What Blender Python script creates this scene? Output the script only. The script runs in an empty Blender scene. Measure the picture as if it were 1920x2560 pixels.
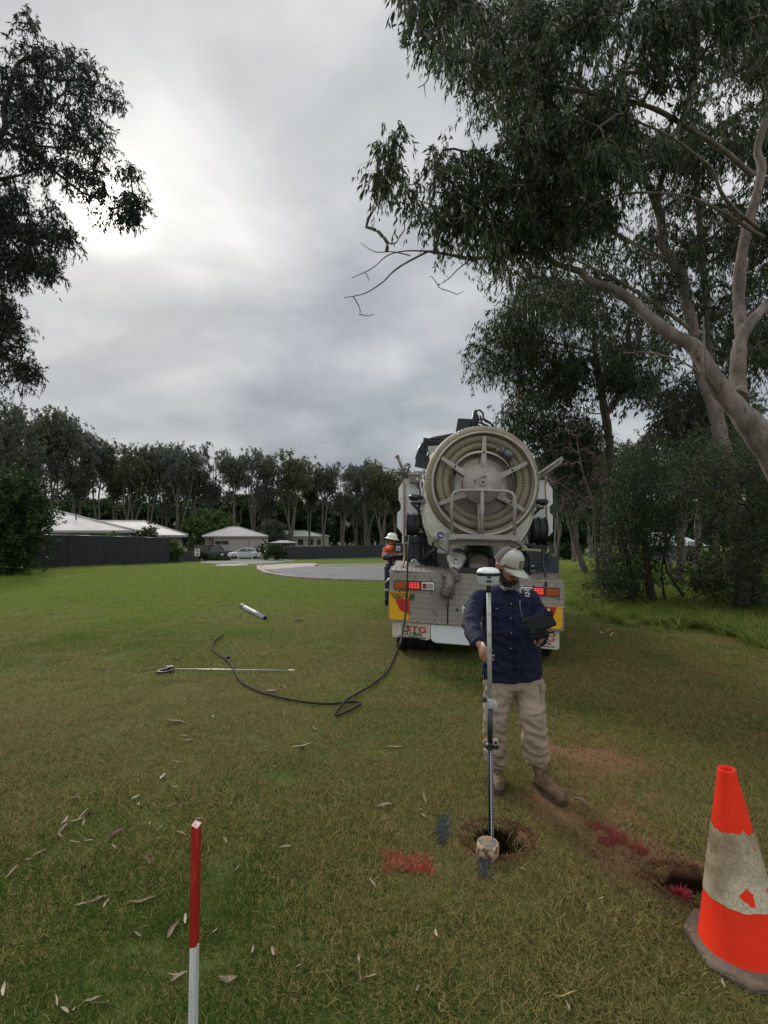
import bpy, bmesh, math, random
import numpy as np
from mathutils import Vector, Matrix, noise as mnoise
R = math.radians
rng = np.random.default_rng(7); random.seed(7)
scene = bpy.context.scene
C = scene.collection
# ---------------------------------------------------------------- camera
FPX, CXP, CYP, CAMH, HORZ = 1300.0, 960.0, 1280.0, 1.75, 1340.0
PITCH = math.atan((HORZ-CYP)/FPX)
cd = bpy.data.cameras.new('camera'); cam = bpy.data.objects.new('camera', cd); C.objects.link(cam)
cd.sensor_fit = 'HORIZONTAL'; cd.sensor_width = 36; cd.lens = 36*FPX/1920
cd.clip_start = 0.05; cd.clip_end = 5000
cam.location = (0, 0, CAMH); cam.rotation_euler = (R(90)+PITCH, 0, 0)
scene.camera = cam
# ---------------------------------------------------------------- light
_v = Matrix.Rotation(PITCH, 3, 'X') @ Vector((268-CXP, FPX, CYP-512))
SUN_AZ, SUN_EL = math.atan2(_v.x, _v.y), math.atan2(_v.z, math.hypot(_v.x, _v.y))   # azimuth from +Y towards +X
SD = Vector((math.sin(SUN_AZ)*math.cos(SUN_EL), math.cos(SUN_AZ)*math.cos(SUN_EL), math.sin(SUN_EL)))
sl = bpy.data.lights.new('sun', 'SUN'); sl.energy = 1.5; sl.angle = R(11); sl.color = (1, .95, .87)
so = bpy.data.objects.new('sun', sl); C.objects.link(so)
so.rotation_euler = (-SD).to_track_quat('-Z', 'Y').to_euler(); so.location = SD*60
scene.view_settings.view_transform = 'Standard'; scene.view_settings.look = 'None'
scene.view_settings.gamma = 1; scene.view_settings.exposure = 0.85
SKY_GAIN, ZENITH = 0.68, 2.3
w = bpy.data.worlds.new('World'); scene.world = w; w.use_nodes = True
class NT:
    def __init__(s, nt): s.nt = nt
    def n(s, t, **k):
        nd = s.nt.nodes.new(t)
        for a, b in k.items():
            if a.startswith('i_'): nd.inputs[a[2:].replace('_', ' ')].default_value = b
            else: setattr(nd, a, b)
        return nd
    def l(s, a, b): s.nt.links.new(a, b)
    def math(s, op, a, b=None, clamp=False):
        nd = s.nt.nodes.new('ShaderNodeMath'); nd.operation = op; nd.use_clamp = clamp
        for i, q in enumerate((a, b)):
            if q is None: continue
            if isinstance(q, (int, float)): nd.inputs[i].default_value = q
            else: s.l(q, nd.inputs[i])
        return nd.outputs[0]
    def vmath(s, op, a, b=None):
        nd = s.nt.nodes.new('ShaderNodeVectorMath'); nd.operation = op
        for i, q in enumerate((a, b)):
            if q is None: continue
            if isinstance(q, (tuple, list, Vector)): nd.inputs[i].default_value = q
            else: s.l(q, nd.inputs[i])
        return nd
    def mix(s, f, a, b, blend='MIX'):
        nd = s.nt.nodes.new('ShaderNodeMix'); nd.data_type = 'RGBA'; nd.blend_type = blend
        for sock, q in ((nd.inputs[0], f), (nd.inputs[6], a), (nd.inputs[7], b)):
            if isinstance(q, (int, float)): sock.default_value = q
            elif isinstance(q, (tuple, list)): sock.default_value = tuple(q)+(1,) if len(q) == 3 else q
            else: s.l(q, sock)
        return nd.outputs[2]
    def ramp(s, f, stops):
        nd = s.nt.nodes.new('ShaderNodeValToRGB'); s.l(f, nd.inputs[0])
        e = nd.color_ramp.elements
        while len(e) < len(stops): e.new(.5)
        for el, (p, c) in zip(e, stops):
            el.position = p; el.color = (c, c, c, 1) if isinstance(c, (int, float)) else tuple(c)+(1,)
        return nd.outputs[0]
W = NT(w.node_tree); w.node_tree.nodes.clear()
tc = W.n('ShaderNodeTexCoord'); D = W.vmath('NORMALIZE', tc.outputs['Generated']).outputs[0]
sx = W.n('ShaderNodeSeparateXYZ'); W.l(D, sx.inputs[0])
sky = W.n('ShaderNodeTexSky', sky_type='NISHITA', sun_disc=False, sun_elevation=SUN_EL, sun_rotation=SUN_AZ)
zz = W.math('ADD', W.math('MAXIMUM', sx.outputs[2], 0.0), 0.28)
cv = W.n('ShaderNodeCombineXYZ')
W.l(W.math('DIVIDE', sx.outputs[0], zz), cv.inputs[0]); W.l(W.math('DIVIDE', sx.outputs[1], zz), cv.inputs[1])
cv.inputs[2].default_value = 3.1
n1 = W.n('ShaderNodeTexNoise', i_Scale=1.0, i_Detail=4.0, i_Roughness=.5, i_Distortion=.2); W.l(cv.outputs[0], n1.inputs['Vector'])
n2 = W.n('ShaderNodeTexNoise', i_Scale=2.3, i_Detail=6.0, i_Roughness=.52, i_Distortion=.25); W.l(cv.outputs[0], n2.inputs['Vector'])
nn = W.math('ADD', W.math('MULTIPLY', n1.outputs[0], .60), W.math('MULTIPLY', n2.outputs[0], .40))
# darker bank low on the left, lighter high up and towards the horizon
bank = W.math('SUBTRACT', nn, W.math('MULTIPLY', W.math('POWER', W.math('MAXIMUM', W.vmath('DOT_PRODUCT', D, Vector((-.16, .92, .33)).normalized()).outputs['Value'], 0.0), 30.0), .11))
high = W.math('MULTIPLY', W.math('SMOOTH_MIN', W.math('MAXIMUM', W.math('SUBTRACT', sx.outputs[2], .38), 0.0), .3), .22)
bank = W.math('ADD', bank, high)
hor = W.math('MULTIPLY', W.math('POWER', W.math('SUBTRACT', 1.0, W.math('ABSOLUTE', sx.outputs[2])), 26.0), .12)
bank = W.math('ADD', bank, hor)
cl = W.ramp(bank, [(.34, (.215, .235, .265)), (.45, (.335, .355, .38)), (.54, (.48, .49, .50)), (.65, (.70, .70, .69))])
cl = W.mix(.08, cl, W.mix(1.0, sky.outputs[0], (.1, .1, .1), 'MULTIPLY'))
dt = W.math('MAXIMUM', W.vmath('DOT_PRODUCT', D, SD).outputs['Value'], 0.0)
g = W.math('ADD', W.math('MULTIPLY', W.math('POWER', dt, 1500.0), 3.0), W.math('MULTIPLY', W.math('POWER', dt, 150.0), .16))
g = W.math('ADD', g, W.math('MULTIPLY', W.math('POWER', dt, 9.0), .02))
g = W.math('MULTIPLY', g, W.math('MULTIPLY_ADD', n2.outputs[0], 1.1, False) if False else W.math('ADD', W.math('MULTIPLY', n2.outputs[0], 1.2), .4))
gl = W.n('ShaderNodeCombineXYZ')
for i, k in enumerate((1.0, .97, .86)): W.l(W.math('MULTIPLY', g, k), gl.inputs[i])
tot = W.vmath('ADD', cl, gl.outputs[0]).outputs[0]
# an overcast sky is brightest overhead
up = W.n('ShaderNodeMapRange', interpolation_type='SMOOTHSTEP'); W.l(sx.outputs[2], up.inputs[0])
up.inputs[1].default_value = .72; up.inputs[2].default_value = .95; up.inputs[3].default_value = 1.0; up.inputs[4].default_value = ZENITH
bg = W.n('ShaderNodeBackground'); W.l(W.vmath('SCALE', tot).outputs[0], bg.inputs[0])
sc_ = [x for x in w.node_tree.nodes if x.type == 'VECT_MATH' and x.operation == 'SCALE'][0]; bk = W.n('ShaderNodeMapRange', interpolation_type='SMOOTHSTEP'); W.l(sx.outputs[1], bk.inputs[0])   # unseen sky behind the viewer raised as added fill for truck and man
bk.inputs[1].default_value = .1; bk.inputs[2].default_value = -.5; bk.inputs[3].default_value = 1.0; bk.inputs[4].default_value = 1.6
W.l(W.math('MULTIPLY', up.outputs[0], bk.outputs[0]), sc_.inputs['Scale'])
bg.inputs[1].default_value = SKY_GAIN
wo = W.n('ShaderNodeOutputWorld'); W.l(bg.outputs[0], wo.inputs[0])
# ---------------------------------------------------------------- helpers
def ray(px, py):
    v = Vector(((px-CXP), FPX, (CYP-py)))
    return Matrix.Rotation(PITCH, 3, 'X') @ v
def P(px, py, d):
    r = ray(px, py); return Vector((0, 0, CAMH)) + r*(d/r.y)
def sm(t): t = np.clip(t, 0, 1); return t*t*(3-2*t)
def _g0(px, py): r = ray(px, py); k = -CAMH/r.z; return r.x*k, r.y*k
HOLES = [_g0(1241, 2097)+(.185, .175, .36), _g0(1722, 2210)+(.165, .15, .34)]
def H0(x, y):
    z = -1.35*sm((y-24)/48) - .5*sm((y-72)/60)
    z = z - .042*np.clip(x, 0, 3.5)*sm((y-4)/3)*(1-sm((y-16)/8))
    return z
def H(x, y): return float(H0(x, y))
def G(px, py):
    r = ray(px, py); r = r/r.y; lo, hi = .5, 400.
    for _ in range(60):
        m = (lo+hi)/2; p = r*m
        if CAMH + p.z > H(p.x, m): lo = m
        else: hi = m
    return Vector((r.x*lo, lo, H(r.x*lo, lo)))
def tag(o, label=None, cat=None, group=None, kind=None):
    for k, v in (('label', label), ('category', cat), ('group', group), ('kind', kind)):
        if v: o[k] = v
    return o
def thing(name, label, cat, loc=(0, 0, 0), rot=(0, 0, 0), group=None):
    o = bpy.data.objects.new(name, None); C.objects.link(o); o.location = loc; o.rotation_euler = rot
    o.empty_display_size = .1
    return tag(o, label, cat, group)
def link(name, me, parent=None):
    o = bpy.data.objects.new(name, me); C.objects.link(o)
    if parent is not None: o.parent = parent
    return o
def copy_tree(o, parent=None):
    c = o.copy(); C.objects.link(c); c.parent = parent
    for ch in list(o.children): copy_tree(ch, c)
    return c
def frame_(t, ref=None):
    t = t.normalized(); a = ref or (Vector((0, 0, 1)) if abs(t.z) < .9 else Vector((1, 0, 0)))
    u = a.cross(t).normalized(); return u, t.cross(u)
class MB:
    def __init__(s): s.v = []; s.f = []; s.m = []; s.s = []
    def add(s, vs, fs, mi=0, smooth=False, X=None):
        b = len(s.v)
        for q in vs:
            q = Vector(q); s.v.append(tuple(X @ q) if X is not None else tuple(q))
        for f in fs: s.f.append([i+b for i in f]); s.m.append(mi); s.s.append(smooth)
        return s
    def box(s, lo, hi, mi=0, X=None):
        a, b, c = lo; d, e, f = hi
        return s.add([(a,b,c),(d,b,c),(d,e,c),(a,e,c),(a,b,f),(d,b,f),(d,e,f),(a,e,f)],
              [(0,3,2,1),(4,5,6,7),(0,1,5,4),(1,2,6,5),(2,3,7,6),(3,0,4,7)], mi, False, X)
    def cbox(s, c, sz, mi=0, rot=None):
        X = Matrix.Translation(Vector(c)) @ (rot.to_4x4() if rot is not None else Matrix())
        h = [q/2 for q in sz]; return s.box((-h[0],-h[1],-h[2]), h, mi, X)
    def tube(s, pts, r, n=8, mi=0, caps=True, smooth=True, squash=None, ref=None, mis=None):
        pts = [Vector(p) for p in pts]; k = len(pts)
        rs = [r]*k if isinstance(r, (int, float)) else list(r)
        b = len(s.v); u = None
        for i, p in enumerate(pts):
            t = pts[min(i+1, k-1)] - pts[max(i-1, 0)]
            if t.length < 1e-9: t = Vector((0, 0, 1))
            t.normalize()
            if u is None: u, v = frame_(t, ref)
            else:
                u = (u - t*u.dot(t))
                if u.length < 1e-6: u, _ = frame_(t)
                u.normalize(); v = t.cross(u)
            rr = rs[i]; ra, rb = rr if isinstance(rr, (tuple, list)) else (rr, rr)
            for j in range(n):
                a = 2*math.pi*j/n; s.v.append(tuple(p + u*(math.cos(a)*ra) + v*(math.sin(a)*rb)))
        for i in range(k-1):
            for j in range(n):
                j2 = (j+1) % n
                s.f.append([b+i*n+j, b+i*n+j2, b+(i+1)*n+j2, b+(i+1)*n+j])
                s.m.append(mis[i] if mis else mi); s.s.append(smooth)
        if caps:
            s.f.append([b+j for j in range(n)][::-1]); s.m.append(mi); s.s.append(False)
            s.f.append([b+(k-1)*n+j for j in range(n)]); s.m.append(mi); s.s.append(False)
        return s
    def lathe(s, prof, n=24, mi=0, X=None, smooth=True, mis=None, closed=False):
        vs = []; fs = []
        for (r, z) in prof:
            for j in range(n):
                a = 2*math.pi*j/n; vs.append((r*math.cos(a), r*math.sin(a), z))
        K = len(prof)
        for i in range(K-1 if not closed else K):
            i2 = (i+1) % K
            for j in range(n):
                j2 = (j+1) % n; fs.append((i*n+j, i*n+j2, i2*n+j2, i2*n+j))
        b = len(s.f); s.add(vs, fs, mi, smooth, X)
        if mis:
            for i in range(K-1):
                for j in range(n): s.m[b+i*n+j] = mis[i]
        return s
    def disc(s, c, ax, r, n=24, mi=0):
        c = Vector(c); u, v = frame_(Vector(ax))
        return s.add([c+u*(math.cos(2*math.pi*j/n)*r)+v*(math.sin(2*math.pi*j/n)*r) for j in range(n)], [list(range(n))], mi)
    def prism(s, poly, y0, y1, mi=0, X=None):   # poly in (x,z), extruded along y
        k = len(poly); vs = [(x, y0, z) for x, z in poly]+[(x, y1, z) for x, z in poly]
        fs = [list(range(k)), list(range(2*k-1, k-1, -1))]+[[i, i+k, (i+1) % k+k, (i+1) % k] for i in range(k)]
        return s.add(vs, fs, mi, False, X)
    def ball(s, c, r, mi=0, n=16, m=10, rot=None):
        rx, ry, rz = r if isinstance(r, (tuple, list)) else (r, r, r)
        prof = [(max(math.sin(math.pi*i/m), 1e-4), -math.cos(math.pi*i/m)) for i in range(m+1)]
        X = Matrix.Translation(Vector(c)) @ (rot.to_4x4() if rot is not None else Matrix()) @ Matrix.Diagonal((rx, ry, rz, 1))
        return s.lathe(prof, n, mi, X)
    def mesh(s, name, mats):
        me = bpy.data.meshes.new(name); me.from_pydata(s.v, [], s.f)
        for m in (mats if isinstance(mats, (list, tuple)) else [mats]): me.materials.append(m)
        me.polygons.foreach_set('material_index', s.m); me.polygons.foreach_set('use_smooth', s.s)
        me.update(); return me
    def build(s, name, mats, parent=None, bevel=0, seg=2):
        me = s.mesh(name, mats)
        bm = bmesh.new(); bm.from_mesh(me); bmesh.ops.recalc_face_normals(bm, faces=bm.faces); bm.to_mesh(me); bm.free()
        o = link(name, me, parent)
        if bevel:
            md = o.modifiers.new('bevel', 'BEVEL'); md.width = bevel; md.segments = seg; md.limit_method = 'ANGLE'; md.angle_limit = R(35)
        return o
def quads_mesh(name, V, mats, attr=None, tri=False, smooth=False):
    """V (n,4,3) array -> mesh; attr (n,) float stored per face corner as 'tint'"""
    n, k, _ = V.shape; me = bpy.data.meshes.new(name)
    me.vertices.add(n*k); me.vertices.foreach_set('co', V.reshape(-1).astype(np.float32))
    me.loops.add(n*k); me.loops.foreach_set('vertex_index', np.arange(n*k, dtype=np.int32))
    me.polygons.add(n); me.polygons.foreach_set('loop_start', np.arange(0, n*k, k, dtype=np.int32))
    me.update(calc_edges=True)
    for m in (mats if isinstance(mats, (list, tuple)) else [mats]): me.materials.append(m)
    if attr is not None:
        a = me.attributes.new('tint', 'FLOAT', 'POINT'); a.data.foreach_set('value', np.repeat(attr, k).astype(np.float32))
    return me
def mat(name, c1, c2=None, scale=6., rough=.6, metal=0., bump=0., bscale=40., detail=5., spec=.4, stretch=None, c3=None, thresh=None, coat=0):
    m = bpy.data.materials.new(name); m.use_nodes = True; t = NT(m.node_tree)
    b = m.node_tree.nodes['Principled BSDF']
    b.inputs['Roughness'].default_value = rough; b.inputs['Metallic'].default_value = metal
    b.inputs['Specular IOR Level'].default_value = spec; b.inputs['Coat Weight'].default_value = coat
    co = t.n('ShaderNodeTexCoord').outputs['Object']
    if stretch:
        mp = t.n('ShaderNodeMapping'); mp.inputs['Scale'].default_value = stretch; t.l(co, mp.inputs[0]); co = mp.outputs[0]
    c2 = c2 or tuple(q*.78 for q in c1)
    nz = t.n('ShaderNodeTexNoise', i_Scale=scale, i_Detail=detail, i_Roughness=.6); t.l(co, nz.inputs['Vector'])
    f = t.ramp(nz.outputs[0], [(.35, 0.), (.65, 1.)] if not thresh else [(thresh, 0.), (thresh+.04, 1.)])
    col = t.mix(f, c1, c2)
    if c3:
        n3 = t.n('ShaderNodeTexNoise', i_Scale=scale*4.3, i_Detail=6., i_Roughness=.7); t.l(co, n3.inputs['Vector'])
        col = t.mix(t.ramp(n3.outputs[0], [(.56, 0.), (.66, 1.)]), col, c3)
    t.l(col, b.inputs['Base Color'])
    rr = t.math('ADD', t.math('MULTIPLY', nz.outputs[0], .2), rough-.1, True); t.l(rr, b.inputs['Roughness'])
    if bump:
        nb = t.n('ShaderNodeTexNoise', i_Scale=bscale, i_Detail=4.); t.l(co, nb.inputs['Vector'])
        bp = t.n('ShaderNodeBump', i_Strength=bump, i_Distance=.02); t.l(nb.outputs[0], bp.inputs['Height']); t.l(bp.outputs[0], b.inputs['Normal'])
    return m
def mat_tint(name, ca, cb, rough=.55, spec=.3, trans=.25, wscale=None, cw=None):
    """leaf/blade material: colour from the per-leaf tint attribute, some light passing through"""
    m = bpy.data.materials.new(name); m.use_nodes = True; t = NT(m.node_tree); b = m.node_tree.nodes['Principled BSDF']
    a = t.n('ShaderNodeAttribute', attribute_name='tint').outputs['Fac']
    col = t.mix(a, ca, cb)
    if cw:
        g = t.n('ShaderNodeNewGeometry'); nz = t.n('ShaderNodeTexNoise', i_Scale=wscale, i_Detail=3.); t.l(g.outputs['Position'], nz.inputs['Vector'])
        col = t.mix(t.ramp(nz.outputs[0], [(.42, 0.), (.62, 1.)]), col, cw)
    t.l(col, b.inputs['Base Color']); b.inputs['Roughness'].default_value = rough; b.inputs['Specular IOR Level'].default_value = spec
    tr = t.n('ShaderNodeBsdfTranslucent'); t.l(col, tr.inputs[0])
    mx = t.n('ShaderNodeMixShader'); mx.inputs[0].default_value = trans
    t.l(b.outputs[0], mx.inputs[1]); t.l(tr.outputs[0], mx.inputs[2])
    t.l(mx.outputs[0], m.node_tree.nodes['Material Output'].inputs[0])
    return m
def text(name, s, size, X, mat_, parent, ext=.0015, wscale=1.0, bold=0.0, align='LEFT', spacing=1.0):
    cu = bpy.data.curves.new(name, 'FONT'); cu.body = s; cu.size = size; cu.extrude = ext; cu.align_x = align; cu.offset = bold; cu.space_character = spacing
    o = bpy.data.objects.new(name, cu); C.objects.link(o)
    dg = bpy.context.evaluated_depsgraph_get(); me = bpy.data.meshes.new_from_object(o.evaluated_get(dg)); bpy.data.objects.remove(o)
    me.materials.clear(); me.materials.append(mat_); me.transform(X @ Matrix.Diagonal((wscale, 1, 1, 1)))
    o = link(name, me, parent); return o
def remeshed(mb, name, mats, parent, voxel, smooth=6, disp=None, after=None):
    me = mb.mesh(name, mats[0]); o = bpy.data.objects.new(name, me); C.objects.link(o)
    md = o.modifiers.new('r', 'REMESH'); md.mode = 'VOXEL'; md.voxel_size = voxel; md.use_smooth_shade = True
    if smooth: ms = o.modifiers.new('s', 'SMOOTH'); ms.iterations = smooth; ms.factor = .5
    dg = bpy.context.evaluated_depsgraph_get(); m2 = bpy.data.meshes.new_from_object(o.evaluated_get(dg)); bpy.data.objects.remove(o)
    m2.materials.clear()
    for m in mats: m2.materials.append(m)
    n = len(m2.vertices); co = np.zeros(n*3, np.float32); m2.vertices.foreach_get('co', co); co = co.reshape(-1, 3)
    if disp is not None:
        no = np.zeros(n*3, np.float32); m2.vertices.foreach_get('normal', no); no = no.reshape(-1, 3)
        d = np.array([disp(Vector(c.tolist())) for c in co], np.float32); co = co + no*d[:, None]
        m2.vertices.foreach_set('co', co.reshape(-1))
    if after:
        mi = np.array([after(m2.polygons[i].center) for i in range(len(m2.polygons))], np.int32); m2.polygons.foreach_set('material_index', mi)
    m2.polygons.foreach_set('use_smooth', np.ones(len(m2.polygons), bool)); m2.update()
    return link(name, m2, parent)
# numpy value noise for maps
def vnoise(x, y, s, seed=0):
    r = np.random.default_rng(seed); T = r.random((64, 64)); x = np.asarray(x)/s+17.3; y = np.asarray(y)/s+9.7
    xi = np.floor(x).astype(int); yi = np.floor(y).astype(int); fx = x-xi; fy = y-yi; fx = fx*fx*(3-2*fx); fy = fy*fy*(3-2*fy)
    g = lambda a, b: T[a % 64, b % 64]
    return (g(xi, yi)*(1-fx)+g(xi+1, yi)*fx)*(1-fy)+(g(xi, yi+1)*(1-fx)+g(xi+1, yi+1)*fx)*fy
def fbm(x, y, s, seed=0): return vnoise(x, y, s, seed)*.5+vnoise(x, y, s/2.1, seed+1)*.3+vnoise(x, y, s/4.3, seed+2)*.2
# ================================================================ ground, grass, road
def gx(px, py): q = G(px, py); return q.x, q.y
def blob(x, y, c, rx, ry, rot=0):
    dx = x-c[0]; dy = y-c[1]; cr, sr = math.cos(rot), math.sin(rot)
    return np.exp(-(((dx*cr+dy*sr)/rx)**2+((-dx*sr+dy*cr)/ry)**2))
def soil_map(x, y):
    s = 0
    for hx, hy, rx, ry, dp in HOLES: s = s + 1.3*blob(x, y, (hx, hy), rx*.98, ry*.98)
    s = s + .95*blob(x, y, gx(1500, 1895), .40, .30) + .85*blob(x, y, gx(1590, 2130), .50, .20, -.75) + .75*blob(x, y, gx(1660, 2190), .30, .19, -.6)
    s = s + .45*blob(x, y, gx(1420, 1830), .5, .7) + .45*blob(x, y, gx(1500, 2010), .7, .45) + .4*blob(x, y, gx(1200, 2150), .12, .1)
    s = s + .3*blob(x, y, gx(1600, 1690), .9, .6)
    n = fbm(x, y, .22, 5); n2 = fbm(x, y, .06, 8)
    return np.clip(s*(.15+1.5*n) + (n2-.5)*.9*np.clip(s*2, 0, 1), 0, 1)
def dry_map(x, y):
    d = fbm(x, y, 2.2, 11)*.9+fbm(x, y, .55, 21)*.75-.30
    d = d + .48*blob(x, y, gx(350, 1750), 2.8, 1.2) + .3*blob(x, y, gx(150, 1850), 1.2, 1.0) + .5*blob(x, y, gx(1450, 1980), 1.4, 1.4) + .3*blob(x, y, gx(1650, 1720), 2.5, 1.5)
    d = d - .5*blob(x, y, gx(250, 1480), 9, 5) - .35*blob(x, y, gx(950, 1750), 1.4, 1.2) - .10*blob(x, y, gx(300, 2300), 1.4, .7) - .10*(1-sm((y-2.2)/1.6)) + .12*blob(x, y, gx(1150, 2300), .7, .5)
    d = d - .5*sm((y-11)/8)
    return np.clip(d, 0, 1)
def axis(segs):
    out = []
    for a, b, st in segs: out += list(np.arange(a, b-1e-6, st))
    return np.array(out+[segs[-1][1]])
xs = axis([(-1500, -300, 150), (-300, -60, 20), (-60, -16, 3), (-16, -4, .5), (-4, -1, .12), (-1, .4, .06), (.4, .9, .012), (.9, 1.35, .04), (1.35, 1.8, .014), (1.8, 4.5, .08), (4.5, 16, .5), (16, 60, 3), (60, 300, 20), (300, 1500, 150)])
ys = axis([(-40, -2, 4), (-2, 1.5, .3), (1.5, 2.4, .05), (2.4, 3.25, .012), (3.25, 6, .05), (6, 12, .14), (12, 24, .5), (24, 140, 2), (140, 400, 20), (400, 2600, 200)])
X_, Y_ = np.meshgrid(xs, ys); Z_ = H0(X_, Y_)
Z_ = Z_ + (fbm(X_, Y_, 1.1, 31)-.5)*.03*np.clip(1-Y_/60, 0, 1)
for hx, hy, rx, ry, dp in HOLES:
    ang = np.arctan2(Y_-hy, X_-hx); rr = np.sqrt(((X_-hx)/rx)**2+((Y_-hy)/ry)**2)*(1+.10*np.sin(3*ang+hx)+.06*np.sin(7*ang))
    Z_ = Z_ - dp*(1-sm((rr-.72)/.3))*(1+.25*(fbm(X_, Y_, .07, 3)-.5)) + .008*np.exp(-((rr-1.1)/.12)**2)
ny, nx = X_.shape
V = np.stack([X_, Y_, Z_], -1).reshape(-1, 3)
idx = np.arange(ny*nx).reshape(ny, nx); F = np.stack([idx[:-1, :-1], idx[:-1, 1:], idx[1:, 1:], idx[1:, :-1]], -1).reshape(-1, 4)
me = bpy.data.meshes.new('ground'); me.vertices.add(len(V)); me.vertices.foreach_set('co', V.reshape(-1).astype(np.float32))
me.loops.add(F.size); me.loops.foreach_set('vertex_index', F.reshape(-1).astype(np.int32))
me.polygons.add(len(F)); me.polygons.foreach_set('loop_start', np.arange(0, F.size, 4, dtype=np.int32)); me.update(calc_edges=True)
me.polygons.foreach_set('use_smooth', np.ones(len(F), bool))
for nm, fn in (('soil', soil_map), ('dry', dry_map)):
    a = me.attributes.new(nm, 'FLOAT', 'POINT'); a.data.foreach_set('value', fn(V[:, 0], V[:, 1]).astype(np.float32))
m = bpy.data.materials.new('lawn_soil'); m.use_nodes = True; t = NT(m.node_tree); b = m.node_tree.nodes['Principled BSDF']
pos = t.n('ShaderNodeNewGeometry').outputs['Position']
na = t.n('ShaderNodeTexNoise', i_Scale=55., i_Detail=6., i_Roughness=.7); t.l(pos, na.inputs['Vector'])
nb = t.n('ShaderNodeTexNoise', i_Scale=1.1, i_Detail=6., i_Roughness=.6); t.l(pos, nb.inputs['Vector'])
nc = t.n('ShaderNodeTexNoise', i_Scale=9., i_Detail=8., i_Roughness=.75); t.l(pos, nc.inputs['Vector'])
dry = t.n('ShaderNodeAttribute', attribute_name='dry').outputs['Fac']; soil = t.n('ShaderNodeAttribute', attribute_name='soil').outputs['Fac']
gr = t.mix(dry, (.060, .100, .018), (.115, .105, .035))
gr = t.mix(t.ramp(nc.outputs[0], [(.35, 0.), (.62, 1.)]), gr, (.042, .056, .014)); gr = t.mix(t.ramp(nb.outputs[0], [(.4, 0.), (.65, .6)]), gr, (.11, .125, .030))
so_c = t.mix(t.ramp(na.outputs[0], [(.3, 0.), (.7, 1.)]), (.085, .045, .024), (.24, .135, .070))
sz = t.n('ShaderNodeSeparateXYZ'); t.l(pos, sz.inputs[0]); hole_shade = t.ramp(t.math('MULTIPLY', sz.outputs[2], -8.0), [(.15, 0.), (.55, 1.)]); near_ = t.math('LESS_THAN', sz.outputs[1], 5.)
so_c = t.mix(t.math('MULTIPLY', hole_shade, near_), so_c, (.022, .010, .006))  # soil colour darkened with depth, standing in for shade inside the holes
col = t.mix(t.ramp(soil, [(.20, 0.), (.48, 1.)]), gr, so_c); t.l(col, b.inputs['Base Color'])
b.inputs['Roughness'].default_value = .95; b.inputs['Specular IOR Level'].default_value = .1
bp = t.n('ShaderNodeBump', i_Strength=.9, i_Distance=.02); t.l(na.outputs[0], bp.inputs['Height']); t.l(bp.outputs[0], b.inputs['Normal'])
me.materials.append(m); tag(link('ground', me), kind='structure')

# --- lawn: tufts of short blades spread by a geometry-nodes modifier
def blades(n, rad, h, w, lean, seed, seg=2):
    r = np.random.default_rng(seed); a = r.random(n)*6.283; q = np.sqrt(r.random(n))*rad
    bx, by = q*np.cos(a), q*np.sin(a); th = r.random(n)*6.283; hh = h*(.45+.75*r.random(n)); ln = lean*(.3+r.random(n))
    dx, dy = np.cos(th), np.sin(th); ph = r.random(n)*6.283; sx, sy = np.cos(ph)*w/2, np.sin(ph)*w/2
    V = np.zeros((n*2, 4, 3))
    def at(k): return np.stack([bx+dx*ln*hh*k**1.6, by+dy*ln*hh*k**1.6, hh*(k-.35*ln*k*k*.6)-.006], -1)
    S = np.stack([sx, sy, sx*0], -1); p0, p1, p2 = at(0.), at(.55), at(1.)
    V[:n] = np.stack([p0-S, p0+S, p1+S*.8, p1-S*.8], 1); V[n:] = np.stack([p1-S*.8, p1+S*.8, p2+S*.12, p2-S*.12], 1)
    return V, r.random(n)
m = bpy.data.materials.new('grass_blades'); m.use_nodes = True; t = NT(m.node_tree); b = m.node_tree.nodes['Principled BSDF']
tint = t.n('ShaderNodeAttribute', attribute_name='tint').outputs['Fac']
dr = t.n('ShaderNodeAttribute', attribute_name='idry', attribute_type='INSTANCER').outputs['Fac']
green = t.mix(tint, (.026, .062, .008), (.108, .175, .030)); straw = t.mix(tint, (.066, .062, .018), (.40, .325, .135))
fr = t.n('ShaderNodeAttribute', attribute_name='ilit_fresh', attribute_type='INSTANCER').outputs['Fac']
green = t.mix(fr, green, t.mix(tint, (.125, .185, .030), (.29, .35, .085))); straw = t.mix(fr, straw, t.mix(tint, (.17, .19, .06), (.36, .34, .15)))  # lighter blade tones: stronger light on the lawn put into the colour
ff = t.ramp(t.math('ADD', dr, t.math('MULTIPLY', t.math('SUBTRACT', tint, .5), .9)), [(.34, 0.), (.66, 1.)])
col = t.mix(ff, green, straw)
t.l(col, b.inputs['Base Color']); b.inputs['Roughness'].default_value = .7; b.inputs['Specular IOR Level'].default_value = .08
tr = t.n('ShaderNodeBsdfTranslucent'); t.l(col, tr.inputs[0]); mx = t.n('ShaderNodeMixShader'); mx.inputs[0].default_value = .45
t.l(b.outputs[0], mx.inputs[1]); t.l(tr.outputs[0], mx.inputs[2]); t.l(mx.outputs[0], m.node_tree.nodes['Material Output'].inputs[0])
GRASS = m
tufts = bpy.data.collections.new('grass_tufts')
for k in range(6):
    V_, a_ = blades(130 if k < 4 else 60, .075, .024 if k < 4 else .034, .0027, 1.05, 100+k)
    o = bpy.data.objects.new('grass_tuft', quads_mesh('grass_tuft', V_, GRASS, np.tile(a_, 2))); tufts.objects.link(o)
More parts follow.
